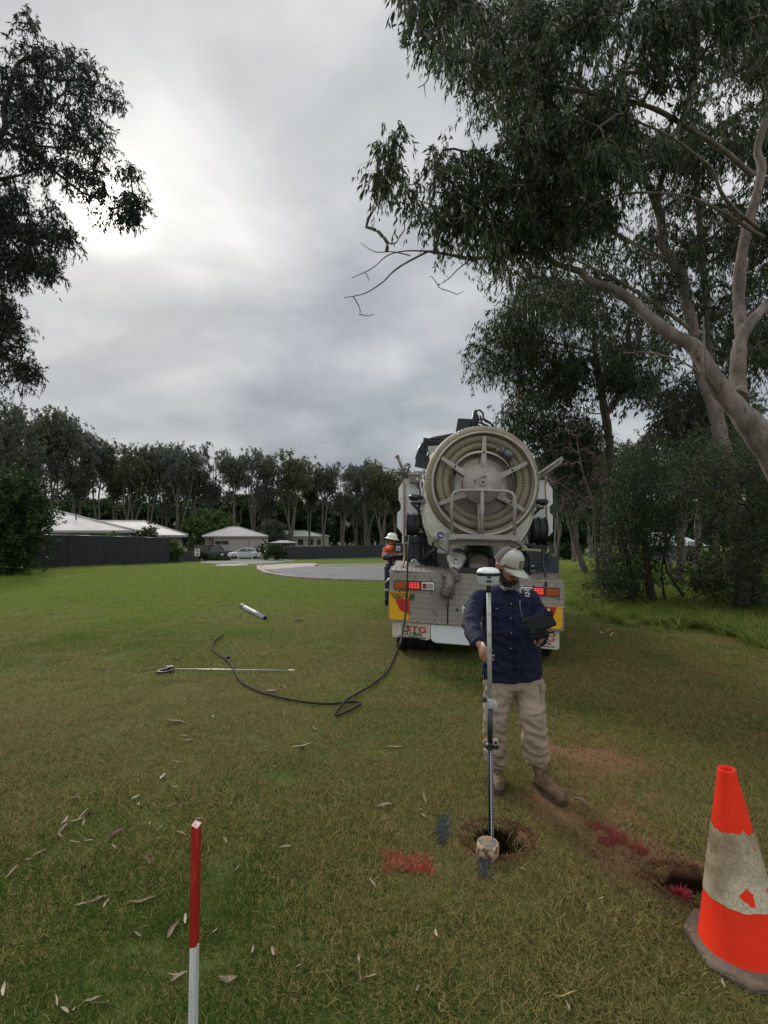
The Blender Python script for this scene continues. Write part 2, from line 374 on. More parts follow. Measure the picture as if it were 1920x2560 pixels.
def scatter(y0, y1, dens, scl, seed, lim=.86, side=2.2):
    r = np.random.default_rng(seed); W0 = lim*(y0+y1)+2*side; A = W0*(y1-y0); n = int(A*dens)
    y = y0+(y1-y0)*r.random(n); x = (r.random(n)*2-1)*(lim*y1+side); k_ = np.abs(x) < lim*y+side; x, y = x[k_], y[k_]; n = len(x)
    return x, y, scl*(.7+.6*r.random(n))
XS = []
for q in [(-.8, 1.35, 260, 1.3, 7, 1.0), (1.35, 3.2, 520, 1.0, 1), (3.2, 6, 330, 1.1, 2), (6, 11, 150, 1.4, 3), (11, 20, 55, 2.0, 4), (20, 34, 16, 3.0, 5), (34, 60, 4, 4.2, 6)]: XS.append(scatter(*q))
gxx = np.concatenate([q[0] for q in XS]); gyy = np.concatenate([q[1] for q in XS]); gs = np.concatenate([q[2] for q in XS])
keep = np.random.default_rng(9).random(len(gxx)) > soil_map(gxx, gyy)*1.15-.22
keep |= gyy > 60
for hx, hy, rx, ry, dp in HOLES: keep &= (((gxx-hx)/rx)**2+((gyy-hy)/ry)**2) > 1.0
def inpoly(x, y, poly):
    x = np.asarray(x); y = np.asarray(y); c = np.zeros(x.shape, bool); j = len(poly)-1
    for i in range(len(poly)):
        xi, yi = poly[i]; xj, yj = poly[j]
        c ^= ((yi > y) != (yj > y)) & (x < (xj-xi)*(y-yi)/(yj-yi+1e-12)+xi); j = i
    return c
# road pieces as two edge lists (near, far) in the photo, laid on the terrain
ROAD_N = [G(*q) for q in [(672, 1426), (690, 1436), (725, 1443), (780, 1447), (860, 1450), (965, 1453), (1120, 1455), (1300, 1455)]]
ROAD_F = [G(*q) for q in [(690, 1424), (715, 1421.5), (745, 1419), (790, 1417), (860, 1415), (965, 1414), (1120, 1413.5), (1300, 1413)]]
DRV_N = [G(*q) for q in [(498, 1409), (560, 1411), (610, 1412), (650, 1411), (700, 1408), (735, 1404)]]
DRV_F = [G(*q) for q in [(498, 1398), (560, 1399), (610, 1399), (650, 1399), (700, 1399), (735, 1399.5)]]
PAD_N = [G(*q) for q in [(640, 1417), (655, 1422), (672, 1426), (690, 1424), (715, 1421.5), (745, 1419), (790, 1417)]]
PAD_F = [G(*q) for q in [(638, 1415), (660, 1413.5), (685, 1412), (705, 1410.8), (730, 1409.8), (760, 1409), (792, 1409.5)]]
for a, b_ in ((ROAD_N, ROAD_F), (DRV_N, DRV_F), (PAD_N, PAD_F)):
    poly = [(p.x, p.y) for p in a]+[(p.x, p.y) for p in b_[::-1]]; keep &= ~inpoly(gxx, gyy, poly)
gxx, gyy, gs = gxx[keep], gyy[keep], gs[keep]
N = len(gxx); me = bpy.data.meshes.new('lawn_grass'); me.vertices.add(N)
zz_ = H0(gxx, gyy) + (fbm(gxx, gyy, 1.1, 31)-.5)*.03*np.clip(1-gyy/60, 0, 1)
me.vertices.foreach_set('co', np.stack([gxx, gyy, zz_], -1).reshape(-1).astype(np.float32))
r_ = np.random.default_rng(12)
lush = 1+.8*(fbm(gxx, gyy, .35, 41)-.42)+.7*np.clip(fbm(gxx, gyy, .16, 91)-.62, 0, 1)*4
for nm, val in (('isc', gs*lush), ('ilit_fresh', np.clip(sm((gyy-7.5)/7)*(.55+.9*fbm(gxx, gyy, 5, 61))+.75*sm((gyy-3.2)/2.5)*(1-sm((gxx+.2)/2.))*fbm(gxx, gyy, 2.5, 63), 0, 1)), ('irot', r_.random(N)*6.283), ('idry', np.clip(dry_map(gxx, gyy)+.18*(r_.random(N)-.5)+.3*soil_map(gxx, gyy), 0, 1))):  # far and left lawn painted as better lit; near lawn left darker
    a = me.attributes.new(nm, 'FLOAT', 'POINT'); a.data.foreach_set('value', val.astype(np.float32))
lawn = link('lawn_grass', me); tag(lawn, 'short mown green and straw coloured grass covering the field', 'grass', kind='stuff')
def instancer(obj, coll, name):
    ng = bpy.data.node_groups.new(name, 'GeometryNodeTree')
    ng.interface.new_socket('Geometry', in_out='INPUT', socket_type='NodeSocketGeometry'); ng.interface.new_socket('Geometry', in_out='OUTPUT', socket_type='NodeSocketGeometry')
    N_ = ng.nodes.new; gi = N_('NodeGroupInput'); go = N_('NodeGroupOutput'); ip = N_('GeometryNodeInstanceOnPoints'); ci = N_('GeometryNodeCollectionInfo')
    ci.inputs['Collection'].default_value = coll; ci.inputs['Separate Children'].default_value = True; ci.inputs['Reset Children'].default_value = True
    ip.inputs['Pick Instance'].default_value = True
    def at(nm):
        q = N_('GeometryNodeInputNamedAttribute'); q.data_type = 'FLOAT'; q.inputs['Name'].default_value = nm; return q.outputs['Attribute']
    cx = N_('ShaderNodeCombineXYZ'); ng.links.new(at('irot'), cx.inputs[2])
    er = N_('FunctionNodeEulerToRotation'); ng.links.new(cx.outputs[0], er.inputs[0])
    ng.links.new(gi.outputs[0], ip.inputs['Points']); ng.links.new(ci.outputs[0], ip.inputs['Instance'])
    ng.links.new(er.outputs[0], ip.inputs['Rotation']); ng.links.new(at('isc'), ip.inputs['Scale']); ng.links.new(ip.outputs[0], go.inputs[0])
    md = obj.modifiers.new('scatter', 'NODES'); md.node_group = ng
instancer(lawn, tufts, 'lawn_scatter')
# road sheets
def strip(name, A, B, off, m_, rows=8, **k):
    mb = MB(); vs = []
    AA = []; BB = []
    for i in range(len(A)-1):
        for s_ in range(5): AA.append(A[i].lerp(A[i+1], s_/5)); BB.append(B[i].lerp(B[i+1], s_/5))
    AA.append(A[-1]); BB.append(B[-1]); n = len(AA)
    for r in range(rows+1):
        for i in range(n):
            p = AA[i].lerp(BB[i], r/rows); vs.append((p.x, p.y, H(p.x, p.y)+off))
    fs = [(r*n+i, r*n+i+1, (r+1)*n+i+1, (r+1)*n+i) for r in range(rows) for i in range(n-1)]
    mb.add(vs, fs, 0, True); o = mb.build(name, m_); tag(o, kind='structure'); return o
asph = mat('asphalt', (.115, .115, .122), (.085, .085, .09), 1.5, .85, bump=.3, bscale=200, c3=(.15, .148, .15))
conc = mat('concrete', (.30, .26, .235), (.24, .21, .19), 2., .85, bump=.2)
strip('road', ROAD_N, ROAD_F, .03, asph, 12); strip('driveway', DRV_N, DRV_F, .03, asph); strip('driveway_apron', PAD_N, PAD_F, .034, conc)
def kerb(pts, name='kerb'):
    mb = MB(); pp = []
    for i in range(len(pts)-1):
        for s_ in range(6): pp.append(pts[i].lerp(pts[i+1], s_/6))
    pp.append(pts[-1]); prof = [(-.20, -.05), (-.20, .10), (-.05, .10), (.08, .045), (.22, .045), (.22, -.05)]
    vs = []
    for i, p in enumerate(pp):
        tt = pp[min(i+1, len(pp)-1)]-pp[max(i-1, 0)]; tt.z = 0; tt.normalize(); nrm = Vector((-tt.y, tt.x, 0))
        for a, z in prof: q = p+nrm*a; vs.append((q.x, q.y, H(q.x, q.y)+z))
    k = len(prof); fs = [(i*k+j, i*k+j+1, (i+1)*k+j+1, (i+1)*k+j) for i in range(len(pp)-1) for j in range(k-1)]
    mb.add(vs, fs); tag(mb.build(name, conc), kind='structure')
kerb([G(*q) for q in [(652, 1417), (652, 1426), (672, 1435), (720, 1444), (780, 1448.5), (860, 1452), (965, 1455), (1120, 1457), (1300, 1457)]])
kerb([G(*q) for q in [(1300, 1412), (1120, 1412.5), (965, 1413), (860, 1414), (792, 1416)]])
# --- crumbled soil thrown up round the holes and along the worn strip
r_ = np.random.default_rng(44); cl_v = []; cl_f = []
def clod(x, y, s, z):
    b = len(cl_v); q = r_.normal(size=(6, 3))*.18+np.array([(1, 0, 0), (-1, 0, 0), (0, 1, 0), (0, -1, 0), (0, 0, .8), (0, 0, -.8)])
    cl_v.extend([(x+a*s, y+b_*s, z+c*s) for a, b_, c in q]); cl_f.extend([[b+i for i in f] for f in ((0, 2, 4), (2, 1, 4), (1, 3, 4), (3, 0, 4), (2, 0, 5), (1, 2, 5), (3, 1, 5), (0, 3, 5))])
for hx, hy, rx, ry, dp in HOLES:
    for k in range(330):
        a = r_.uniform(0, 6.28); q = 1.0+abs(r_.normal())*.16; x, y = hx+math.cos(a)*rx*q, hy+math.sin(a)*ry*q; clod(x, y, r_.uniform(.002, .009)*(1.25-.4*min(q-1, 1)), H(x, y)+.008*math.exp(-((q-1.1)/.12)**2)+.006)
for c_, n_c, sx_c, sy_c in ((gx(1500, 1895), 260, .30, .22), (gx(1590, 2130), 420, .32, .22), (gx(1660, 2190), 260, .2, .14), (gx(1200, 2150), 60, .1, .06)):
    for k in range(n_c): x, y = c_[0]+r_.normal()*sx_c, c_[1]+r_.normal()*sy_c; any(((x-hx)/rx)**2+((y-hy)/ry)**2 < 1.1 for hx, hy, rx, ry, dp in HOLES) or clod(x, y, r_.uniform(.002, .008), H(x, y)+.008)
cm2 = bpy.data.meshes.new('loose_soil'); cm2.from_pydata(cl_v, [], cl_f); cm2.materials.append(mat('crumbled_clay', (.13, .066, .036), (.07, .036, .02), 30., .95, spec=.05)); tag(link('loose_soil', cm2), 'crumbled red brown soil scattered round the two holes', 'soil', kind='stuff')
# --- taller soft grass on the right by the shrubs
lc = bpy.data.collections.new('tall_grass_tufts')
for k in range(4):
    V_, a_ = blades(70, .10, .30, .011, 1.3, 200+k); o = bpy.data.objects.new('tall_tuft', quads_mesh('tall_tuft', V_, GRASS, np.tile(a_, 2))); lc.objects.link(o)
r_ = np.random.default_rng(77); pts = []
polyA = [(1440, 1500), (1490, 1478), (1560, 1480), (1640, 1490), (1760, 1490), (1920, 1500), (1980, 1600), (1920, 1612), (1860, 1590), (1760, 1570), (1640, 1560), (1540, 1545), (1470, 1530)]
while len(pts) < 1100:
    q = (r_.uniform(1440, 1980), r_.uniform(1478, 1612))
    if inpoly(q[0], q[1], polyA): p = G(q[0]+r_.normal()*14, q[1]+r_.normal()*7); pts.append((p.x, p.y, p.z))
me = bpy.data.meshes.new('tall_grass'); me.vertices.add(len(pts)); pa = np.array(pts); me.vertices.foreach_set('co', pa.reshape(-1).astype(np.float32))
for nm, val in (('isc', .7+.8*r_.random(len(pts))), ('ilit_fresh', .45+.5*r_.random(len(pts))), ('irot', r_.random(len(pts))*6.283), ('idry', .0+.25*r_.random(len(pts)))):
    a = me.attributes.new(nm, 'FLOAT', 'POINT'); a.data.foreach_set('value', val.astype(np.float32))
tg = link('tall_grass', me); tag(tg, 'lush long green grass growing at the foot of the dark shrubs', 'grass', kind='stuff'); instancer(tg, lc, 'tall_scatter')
# ================================================================ vacuum truck
TX, TY = 1.336, 7.5
truck = thing('vacuum_truck', 'large cream vacuum tanker truck with a coiled suction hose reel on its rear', 'truck', (TX, TY, H(TX, TY)), (0, R(2.4), R(-2.5)))
TM = Matrix.Translation(truck.location) @ truck.rotation_euler.to_matrix().to_4x4(); TI = TM.inverted(); TI3 = TI.to_3x3()
def T(cx, cy, ly=0.):
    """crop coordinates of the truck close-up -> truck-local point on the plane y=ly"""
    o = TI @ Vector((0, 0, CAMH)); d = TI3 @ ray(940+cx/3.318, 1000+cy/3.318); k = (ly-o.y)/d.y; return o+d*k
def T2(cx, cy, ly=0.): p = T(cx, cy, ly); return (p.x, p.z)
cream = mat('cream_paint', (.76, .76, .67), (.68, .67, .57), 1.6, .35, spec=.5, c3=(.52, .48, .38), coat=.2)
white = mat('white_panel_paint', (.74, .75, .75), (.64, .65, .64), 2., .4, c3=(.45, .43, .38))
greyst = mat('dusty_grey_steel', (.36, .325, .30), (.29, .26, .24), 3., .55, metal=.1, c3=(.19, .15, .12))
darkst = mat('brown_steel', (.20, .175, .155), (.15, .13, .11), 4., .6, metal=.1, c3=(.11, .08, .06))
black = mat('black_rubber', (.018, .018, .020), (.03, .03, .03), 8., .6)
blk = mat('black_paint', (.012, .014, .018), (.022, .024, .03), 5., .45)
navy = mat('navy_cabinet_paint', (.022, .030, .042), (.030, .038, .048), 4., .5)
alu = mat('aluminium', (.50, .49, .47), (.38, .37, .35), 6., .4, metal=.6)
hosec = mat('hose_cream', (.55, .49, .35), (.44, .38, .26), 3., .55); hosed = mat('hose_groove', (.12, .095, .065), (.16, .13, .09), 6., .7)
yel = mat('reflective_yellow', (.66, .36, .012), (.58, .31, .015), 9., .35); redr = mat('reflective_red', (.42, .022, .018), (.36, .02, .016), 9., .35)
inkk = mat('dark_ink', (.012, .010, .010)); inkr = mat('red_ink', (.33, .012, .018), (.25, .012, .016))
flapm = mat('dusty_white_flap', (.55, .51, .43), (.42, .36, .27), 3., .6, c3=(.30, .24, .17), stretch=(1, 1, .4)); flap2 = mat('white_rubber_flap', (.62, .63, .63), (.54, .55, .55), 3., .55)
# tread plate with raised bars
tread = mat('tread_plate', (.31, .28, .245), (.22, .195, .17), 1.6, .55, metal=.4, c3=(.14, .115, .09))
t = NT(tread.node_tree); b = tread.node_tree.nodes['Principled BSDF']; co = t.n('ShaderNodeTexCoord').outputs['Object']; s_ = t.n('ShaderNodeSeparateXYZ'); t.l(co, s_.inputs[0])
K = 2*math.pi/.15
pa = t.math('SINE', t.math('MULTIPLY', t.math('ADD', s_.outputs[0], s_.outputs[2]), K)); pb = t.math('SINE', t.math('MULTIPLY', t.math('SUBTRACT', s_.outputs[0], s_.outputs[2]), K))
hh_ = t.ramp(t.math('MULTIPLY', pa, pb), [(.25, 0.), (.55, 1.)]); bp = t.n('ShaderNodeBump', i_Strength=.5, i_Distance=.006); t.l(hh_, bp.inputs['Height']); t.l(bp.outputs[0], b.inputs['Normal'])
old = b.inputs['Base Color'].links[0].from_socket; t.l(t.mix(t.math('MULTIPLY', hh_, .07), old, (.46, .42, .36)), b.inputs['Base Color'])

# bumper panel
B = [T2(112, 1440), T2(135, 1412), T2(600, 1440), T2(1000, 1452), T2(1535, 1482), T2(1562, 1505), T2(1558, 1905), T2(1545, 1920), T2(590, 1862), T2(112, 1832)]
mb = MB(); mb.prism([B[0], B[1], T2(600, 1452), T2(740, 1455), T2(740, 1600), T2(600, 1590), (T2(600, 1590)[0], T2(600, 1865)[1]), B[8], B[9]], -.0, .12)
mb.prism([T2(740, 1600), T2(740, 1455), T2(1000, 1465), B[4], B[5], B[6], B[7], (T2(600, 1862)[0], T2(600, 1865)[1]), T2(603, 1590)], 0, .12)
# sloped top plate running forward
a0 = T(125, 1412, 0); a1 = T(1535, 1482, 0)
mb.add([(a0.x, 0, a0.z), (a1.x, 0, a1.z), (a1.x-.05, 1.25, a1.z+.035), (a0.x+.05, 1.25, a0.z+.085), (a0.x, 0, a0.z-.02), (a1.x, 0, a1.z-.02), (a1.x-.05, 1.25, a1.z), (a0.x+.05, 1.25, a0.z+.06)], [(0, 1, 2, 3), (4, 7, 6, 5), (0, 4, 5, 1), (1, 5, 6, 2), (2, 6, 7, 3), (3, 7, 4, 0)])
# folded side returns
x0 = B[0][0]; x1 = B[5][0]
mb.box((x0-.001, .12, B[9][1]), (x0+.02, 1.1, B[1][1])); mb.box((x1-.02, .12, B[6][1]+.01), (x1+.001, 1.1, B[5][1]))
for cx, cy in ((185, 1480), (460, 1492), (460, 1605), (195, 1588), (590, 1845), (1310, 1540), (1500, 1548), (1515, 1655), (345, 1838), (900, 1860), (1200, 1880)):
    p = T(cx, cy); mb.tube([(p.x, 0.001, p.z), (p.x, -.008, p.z)], .010, 8, 1)
mb.tube([T(675, 1725, -.002), T(675, 1755, -.002)], .012, 8, 1); mb.tube([T(592, 1600, -.004), T(592, 1858, -.004)], .004, 5, 1)
mb.build('bumper_panel', [tread, blk], truck)
# dark slot + pipe ends above the bumper
mb = MB(); q0 = T(640, 1455, .09); q1 = T(1230, 1640, .09); mb.box((q0.x, .09, q1.z), (q1.x, .6, q0.z+.12)); mb.build('pipe_tray', blk, truck)
mb = MB()
for cx, cy, r in ((722, 1492, .055), (806, 1496, .06), (880, 1500, .055)):
    p = T(cx, cy, .04); X = Matrix.Translation((p.x, .02, p.z)) @ Matrix.Rotation(R(-90), 4, 'X')
    mb.lathe([(r*.82, .35), (r*.82, 0), (r, 0), (r, .35)], 18, 0, X)
mb.build('stored_pipe', darkst, truck)
# tail lights
amber = mat('amber_lens', (.36, .075, .012), (.30, .06, .012), 30, .25, coat=.5); redl = mat('red_lens', (.25, .008, .010), (.20, .006, .008), 30, .25, coat=.5)
led = bpy.data.materials.new('lit_led'); led.use_nodes = True; bb = led.node_tree.nodes['Principled BSDF']; bb.inputs['Base Color'].default_value = (.8, .05, .04, 1); bb.inputs['Emission Color'].default_value = (1, .10, .06, 1); bb.inputs['Emission Strength'].default_value = .75
clear = mat('clear_lens', (.33, .33, .32), (.25, .25, .24), 40, .25, coat=.5)
def quadpanel(mb, c, y0, y1, mi=0): mb.prism([T2(*q) for q in c], y0, y1, mi)
def lerp2(a, b, f): return (a[0]+(b[0]-a[0])*f, a[1]+(b[1]-a[1])*f)
def light(c, order, lit):
    tl, tr, br, bl = c; mb = MB(); quadpanel(mb, c, -.018, 0, 0)
    for i, (f0, f1, mi) in enumerate(order):
        g = .012; q = [lerp2(tl, tr, f0+g), lerp2(tl, tr, f1-g), lerp2(bl, br, f1-g), lerp2(bl, br, f0+g)]
        q = [lerp2(q[0], q[3], .09), lerp2(q[1], q[2], .09), lerp2(q[1], q[2], .91), lerp2(q[0], q[3], .91)]
        if mi == 4:
            quadpanel(mb, q, -.026, -.018, 4); qi = [lerp2(lerp2(q[0], q[1], .08), lerp2(q[3], q[2], .08), .15), lerp2(lerp2(q[0], q[1], .92), lerp2(q[3], q[2], .92), .15), lerp2(lerp2(q[0], q[1], .92), lerp2(q[3], q[2], .92), .85), lerp2(lerp2(q[0], q[1], .08), lerp2(q[3], q[2], .08), .85)]
            quadpanel(mb, [qi[0], lerp2(qi[0], qi[1], .32), lerp2(qi[3], qi[2], .32), qi[3]], -.031, -.026, 2)
            quadpanel(mb, [lerp2(qi[0], qi[1], .32), qi[1], qi[2], lerp2(qi[3], qi[2], .32)], -.031, -.026, 5)
        else: quadpanel(mb, q, -.032, -.018, mi)
        if mi == 2:
            for a in range(7):
                for r in range(4):
                    z = lerp2(lerp2(q[0], q[1], .14+.12*a), lerp2(q[3], q[2], .14+.12*a), .16+.22*r); p = T(*z, -.034)
                    mb.tube([(p.x, -.032, p.z), (p.x, -.036, p.z)], .0065, 6, 3)
        if mi == 1: quadpanel(mb, [lerp2(lerp2(q[0], q[1], .2), lerp2(q[3], q[2], .2), .2), lerp2(lerp2(q[0], q[1], .9), lerp2(q[3], q[2], .9), .2), lerp2(lerp2(q[0], q[1], .9), lerp2(q[3], q[2], .9), .8), lerp2(lerp2(q[0], q[1], .2), lerp2(q[3], q[2], .2), .8)], -.037, -.032, 1)
    return mb.build('tail_light', [blk, amber, redl, led, white, clear], truck)
light([(150, 1495), (485, 1507), (485, 1582), (150, 1570)], [(.01, .33, 1), (.33, .67, 2), (.67, 1.0, 4)], True)
light([(1185, 1540), (1520, 1560), (1520, 1636), (1185, 1612)], [(0, .33, 4), (.33, .645, 2), (.645, .99, 1)], True)
# marker plates
def plate(poly, red, lines, mirror=False):
    mb = MB(); quadpanel(mb, poly, -.008, 0, 0); quadpanel(mb, red, -.0105, -.008, 1)
    for i, q in enumerate(poly):
        c = (sum(p[0] for p in poly)/4, sum(p[1] for p in poly)/4); k = lerp2(q, c, .1); p = T(*k, -.01); mb.tube([(p.x, -.008, p.z), (p.x, -.013, p.z)], .006, 6, 2)
    o = mb.build('marker_plate', [yel, redr, inkk], truck)
    for s, cx, cy, sz, ws in lines:
        p = T(cx, cy, -.011); X = Matrix.Translation((p.x, -.0105, p.z)) @ Matrix.Rotation(R(2), 4, 'Y') @ Matrix.Rotation(R(90), 4, 'X'); text('lettering', s, sz, X, inkk, o, .001, ws, bold=.0015)
    return o
plate([(110, 1588), (286, 1598), (276, 1826), (108, 1815)], [(160, 1650), (281, 1655), (277, 1782), (195, 1738)], [('DO NOT OVERTAKE', 121, 1618, .062, .60), ('TURNING VEHICLE', 132, 1645, .062, .60)])
plate([(1330, 1705), (1547, 1718), (1542, 1902), (1330, 1885)], [(1333, 1708), (1500, 1718), (1465, 1810), (1333, 1838)], [])
# mud flaps
def flap(poly, m_, lines=(), globe=None):
    mb = MB(); quadpanel(mb, poly, .03, .042, 0); 
    o = mb.build('mud_flap', [m_], truck, bevel=.004)
    for s, cx, cy, sz, ws, mm, bo in lines:
        p = T(cx, cy, .028); X = Matrix.Translation((p.x, .0285, p.z)) @ Matrix.Rotation(R(2.6), 4, 'Y') @ Matrix.Rotation(R(90), 4, 'X'); text('lettering', s, sz, X, mm, o, .001, ws, bold=bo)
    if globe:
        mb = MB(); c = T(*globe, .028)
        for rx in (1., .45): mb.tube([(c.x+.058*rx*math.cos(a*.35), .027, c.z+.058*math.sin(a*.35)) for a in range(19)], .0022, 4)
        mb.tube([(c.x-.058, .027, c.z), (c.x+.058, .027, c.z)], .0022, 4); mb.tube([(c.x-.05, .027, c.z+.028), (c.x+.05, .027, c.z+.028)], .0022, 4); mb.tube([(c.x, .027, c.z+.058), (c.x, .027, c.z-.058)], .0022, 4)
        mb.build('globe_mark', inkk, o)
    return o
flap([(133, 1838), (452, 1858), (450, 1985), (430, 1998), (300, 1975), (145, 1968), (133, 1955)], flapm,
     [('STG', 246, 1917, .115, 1.45, inkr, .003), ('GLOBAL', 220, 1944, .066, 1.18, inkk, .002), ('www.stgglobal.net', 184, 1962, .046, 1.18, inkk, .001)], (240, 1885))
flap([(455, 1864), (795, 1885), (795, 2020), (775, 2040), (500, 2018), (475, 2008), (455, 1985)], flap2)
flap([(1195, 1895), (1527, 1920), (1526, 2062), (1508, 2077), (1195, 2045)], flapm,
     [('STG', 1308, 1987, .115, 1.45, inkr, .003), ('GLOBAL', 1282, 2014, .066, 1.18, inkk, .002), ('www.stgglobal.net', 1246, 2034, .046, 1.18, inkk, .001)], (1300, 1955))
# number plate
mb = MB(); quadpanel(mb, [(713, 1704), (860, 1712), (860, 1770), (713, 1762)], -.010, -.0, 0)
npm = mat('number_plate_white', (.62, .62, .60), (.55, .55, .52)); o = mb.build('number_plate', [npm], truck)
p = T(722, 1752, -.012); text('lettering', 'X', .145, Matrix.Translation((p.x, -.0115, p.z)) @ Matrix.Rotation(R(90), 4, 'X'), inkk, o, .001, .8, bold=.002)
# tank
tc_ = T(838, 858, .75); TR = (T(1312, 858, .75).x-T(365, 858, .75).x)/2
X0 = Matrix.Translation((tc_.x, 0, tc_.z)) @ Matrix.Rotation(R(-90), 4, 'X')
mb = MB(); mb.lathe([(.01, .42), (TR*.35, .43), (TR*.7, .52), (TR*.92, .66), (TR*.975, .75), (TR*.975, 5.6), (TR*.8, 5.85), (.01, 5.95)], 72, 0, X0); tank = mb.build('tank', cream, truck)
mb = MB(); mb.lathe([(TR*.965, .74), (TR*.99, .70), (TR, .72), (TR, .80), (TR*.97, .82)], 72, 0, X0); mb.lathe([(TR*.976, .83), (TR*.995, .83), (TR*.995, .88), (TR*.976, .88)], 72, 0, X0); mb.build('flange', cream, tank)
mb = MB()
for k in range(7): mb.lathe([(TR*.976, 1.6+k*.55), (TR*1.0, 1.6+k*.55), (TR*1.0, 1.66+k*.55), (TR*.976, 1.66+k*.55)], 48, 0, X0)
mb.build('stiffening_ring', cream, tank)
def clamp(a_, parent):
    mb = MB(); X = Matrix.Translation((tc_.x, .66, tc_.z)) @ Matrix.Rotation(a_, 4, 'Y'); mb.box((TR-.06, -.05, -.03), (TR+.10, .10, .03), 0, X); mb.tube([X @ Vector((TR+.02, -.09, 0)), X @ Vector((TR+.02, .12, 0))], .018, 8, 0); return mb.build('door_clamp', greyst, parent, bevel=.004)
for a_ in (R(138), R(42), R(180), R(0)): clamp(a_, tank)
mb = MB(); quadpanel(mb, [(508, 1093), (606, 1100), (606, 1152), (508, 1146)], .44, .455, 0)
p = T(534, 1122, .44); mb.disc((p.x, .436, p.z), (0, -1, 0), .052, 20, 1); p = T(536, 1124, .44); mb.disc((p.x+.012, .433, p.z-.004), (0, -1, 0), .022, 12, 0); mb.disc((p.x-.014, .4335, p.z+.006), (0, -1, 0), .016, 12, 0)
for k in range(3): a_ = T(566, 1108+13*k, .436); c_ = T(600, 1110+13*k, .436); mb.box((a_.x, .437, a_.z-.006), (c_.x, .4385, a_.z+.006), 2)
bluem = mat('safety_blue', (.02, .09, .28)); gtx = mat('grey_print', (.3, .3, .3)); mb.build('safety_sign', [white, bluem, gtx], tank)
# hose reel
rc = T(893, 692, .12); RX = (T(1322, 692, .12).x-T(465, 692, .12).x)/2; rc = Vector((rc.x, .12, rc.z)); ho = T(873, 688, .30); HR = (T(1338, 688, .30).x-T(408, 688, .30).x)/2
reel = bpy.data.objects.new('hose_reel', None); C.objects.link(reel); reel.parent = truck; reel.empty_display_size = .1
XR = lambda y: Matrix.Translation((rc.x, y, rc.z)) @ Matrix.Rotation(R(-90), 4, 'X')
mb = MB(); mb.tube([(rc.x+RX*math.cos(a*2*math.pi/96), .10, rc.z+RX*math.sin(a*2*math.pi/96)) for a in range(97)], .021, 10, 0, caps=False)
mb.tube([(rc.x+RX*math.cos(a*2*math.pi/96), .50, rc.z+RX*math.sin(a*2*math.pi/96)) for a in range(97)], .021, 8, 0, caps=False); mb.build('reel_rim', mat('pale_steel_rim', (.42, .39, .35), (.33, .30, .27), 5, .4, metal=.5), reel)
hub = T(880, 696, .04); hr = 160/3.318*7.6/1300*1.0
mb = MB(); XH = Matrix.Translation((hub.x, 0, hub.z)) @ Matrix.Rotation(R(-90), 4, 'X')
mb.lathe([(.045, -.005), (hr, -.005), (hr, .02), (hr*.5, .03), (.3*hr, .5)], 40, 0, XH); mb.lathe([(hr*.97, .28), (hr*.97, .30), (.1, .30)], 40, 0, XH); mb.build('hub_disc', greyst, reel)
ci = Vector((rc.x, 0, rc.z)); dr_ = mat('drum_grey', (.26, .23, .21), (.20, .18, .165), 3, .6)
mb = MB(); ri = RX*.64; mb.lathe([(ri, .27), (ri*.985, .27), (ri*.985, .40), (ri, .40)], 64, 0, XR(0)); mb.lathe([(ri, .385), (ri*.86, .385), (ri*.86, .40), (ri, .40)], 64, 0, XR(0))
n_ = 24; vs = [(rc.x+ri*.98*math.cos(math.pi+math.pi*(.12+.76*i/n_)), .375, rc.z+ri*.98*math.sin(math.pi+math.pi*(.12+.76*i/n_))) for i in range(n_+1)]+[(rc.x+ri*.55*math.cos(math.pi+math.pi*(.12+.76*i/n_)), .375, rc.z+ri*.50*math.sin(math.pi+math.pi*(.12+.76*i/n_))) for i in range(n_, -1, -1)]
mb.add(vs, [(i, i+1, 2*n_-i, 2*n_+1-i) for i in range(n_)]); mb.build('drum', dr_, reel)
ends = [((900, 300), (893, 560)), ((545, 480), (760, 620)), ((1255, 520), (1015, 640)), ((522, 862), (740, 780)), ((862, 1092), (866, 840)), ((1232, 915), (1010, 790))]
for (o_, i_) in ends:
    mb = MB(); a_ = T(*o_, .075); c_ = T(*i_, .015); d_ = (c_-a_).normalized(); s_ = d_.cross(Vector((0, -1, 0))).normalized()
    wd = .034; h0 = [a_-s_*wd*.8, a_+s_*wd*.8, c_+s_*wd*1.15, c_-s_*wd*1.15]; mb.add(h0+[q+Vector((0, .028, 0)) for q in h0], [(0, 1, 2, 3), (7, 6, 5, 4), (0, 4, 5, 1), (1, 5, 6, 2), (2, 6, 7, 3), (3, 7, 4, 0)])
    q = a_.lerp(c_, .52); mb.tube([q+Vector((0, -.014, 0)), q+Vector((0, .01, 0))], .016, 8, 1)
    q = c_; mb.cbox(q+Vector((0, .01, 0)), (.13, .02, .09), 0, Matrix.Rotation(-math.atan2(d_.z, d_.x), 3, 'Y'))
    rd = Vector((a_.x-hub.x, 0, a_.z-hub.z)).normalized(); b0 = Vector((hub.x, .35, hub.z))+rd*hr*.5; b1 = Vector((hub.x, .35, hub.z))+rd*ri*1.02
    mb.build('spoke', [greyst, blk, dr_], reel, bevel=.003); mb = MB(); mb.tube([b0, b1], .03, 4); mb.build('rear_spoke', dr_, reel)
mb = MB(); mb.prism([T2(812, 742, -.02), T2(958, 742, -.02), T2(932, 656, -.02), T2(838, 656, -.02)], -.05, -.02, 0); mb.prism([T2(812, 670, -.01), T2(905, 618, -.01), T2(918, 640, -.01), T2(835, 700, -.01)], -.02, -.008, 1)
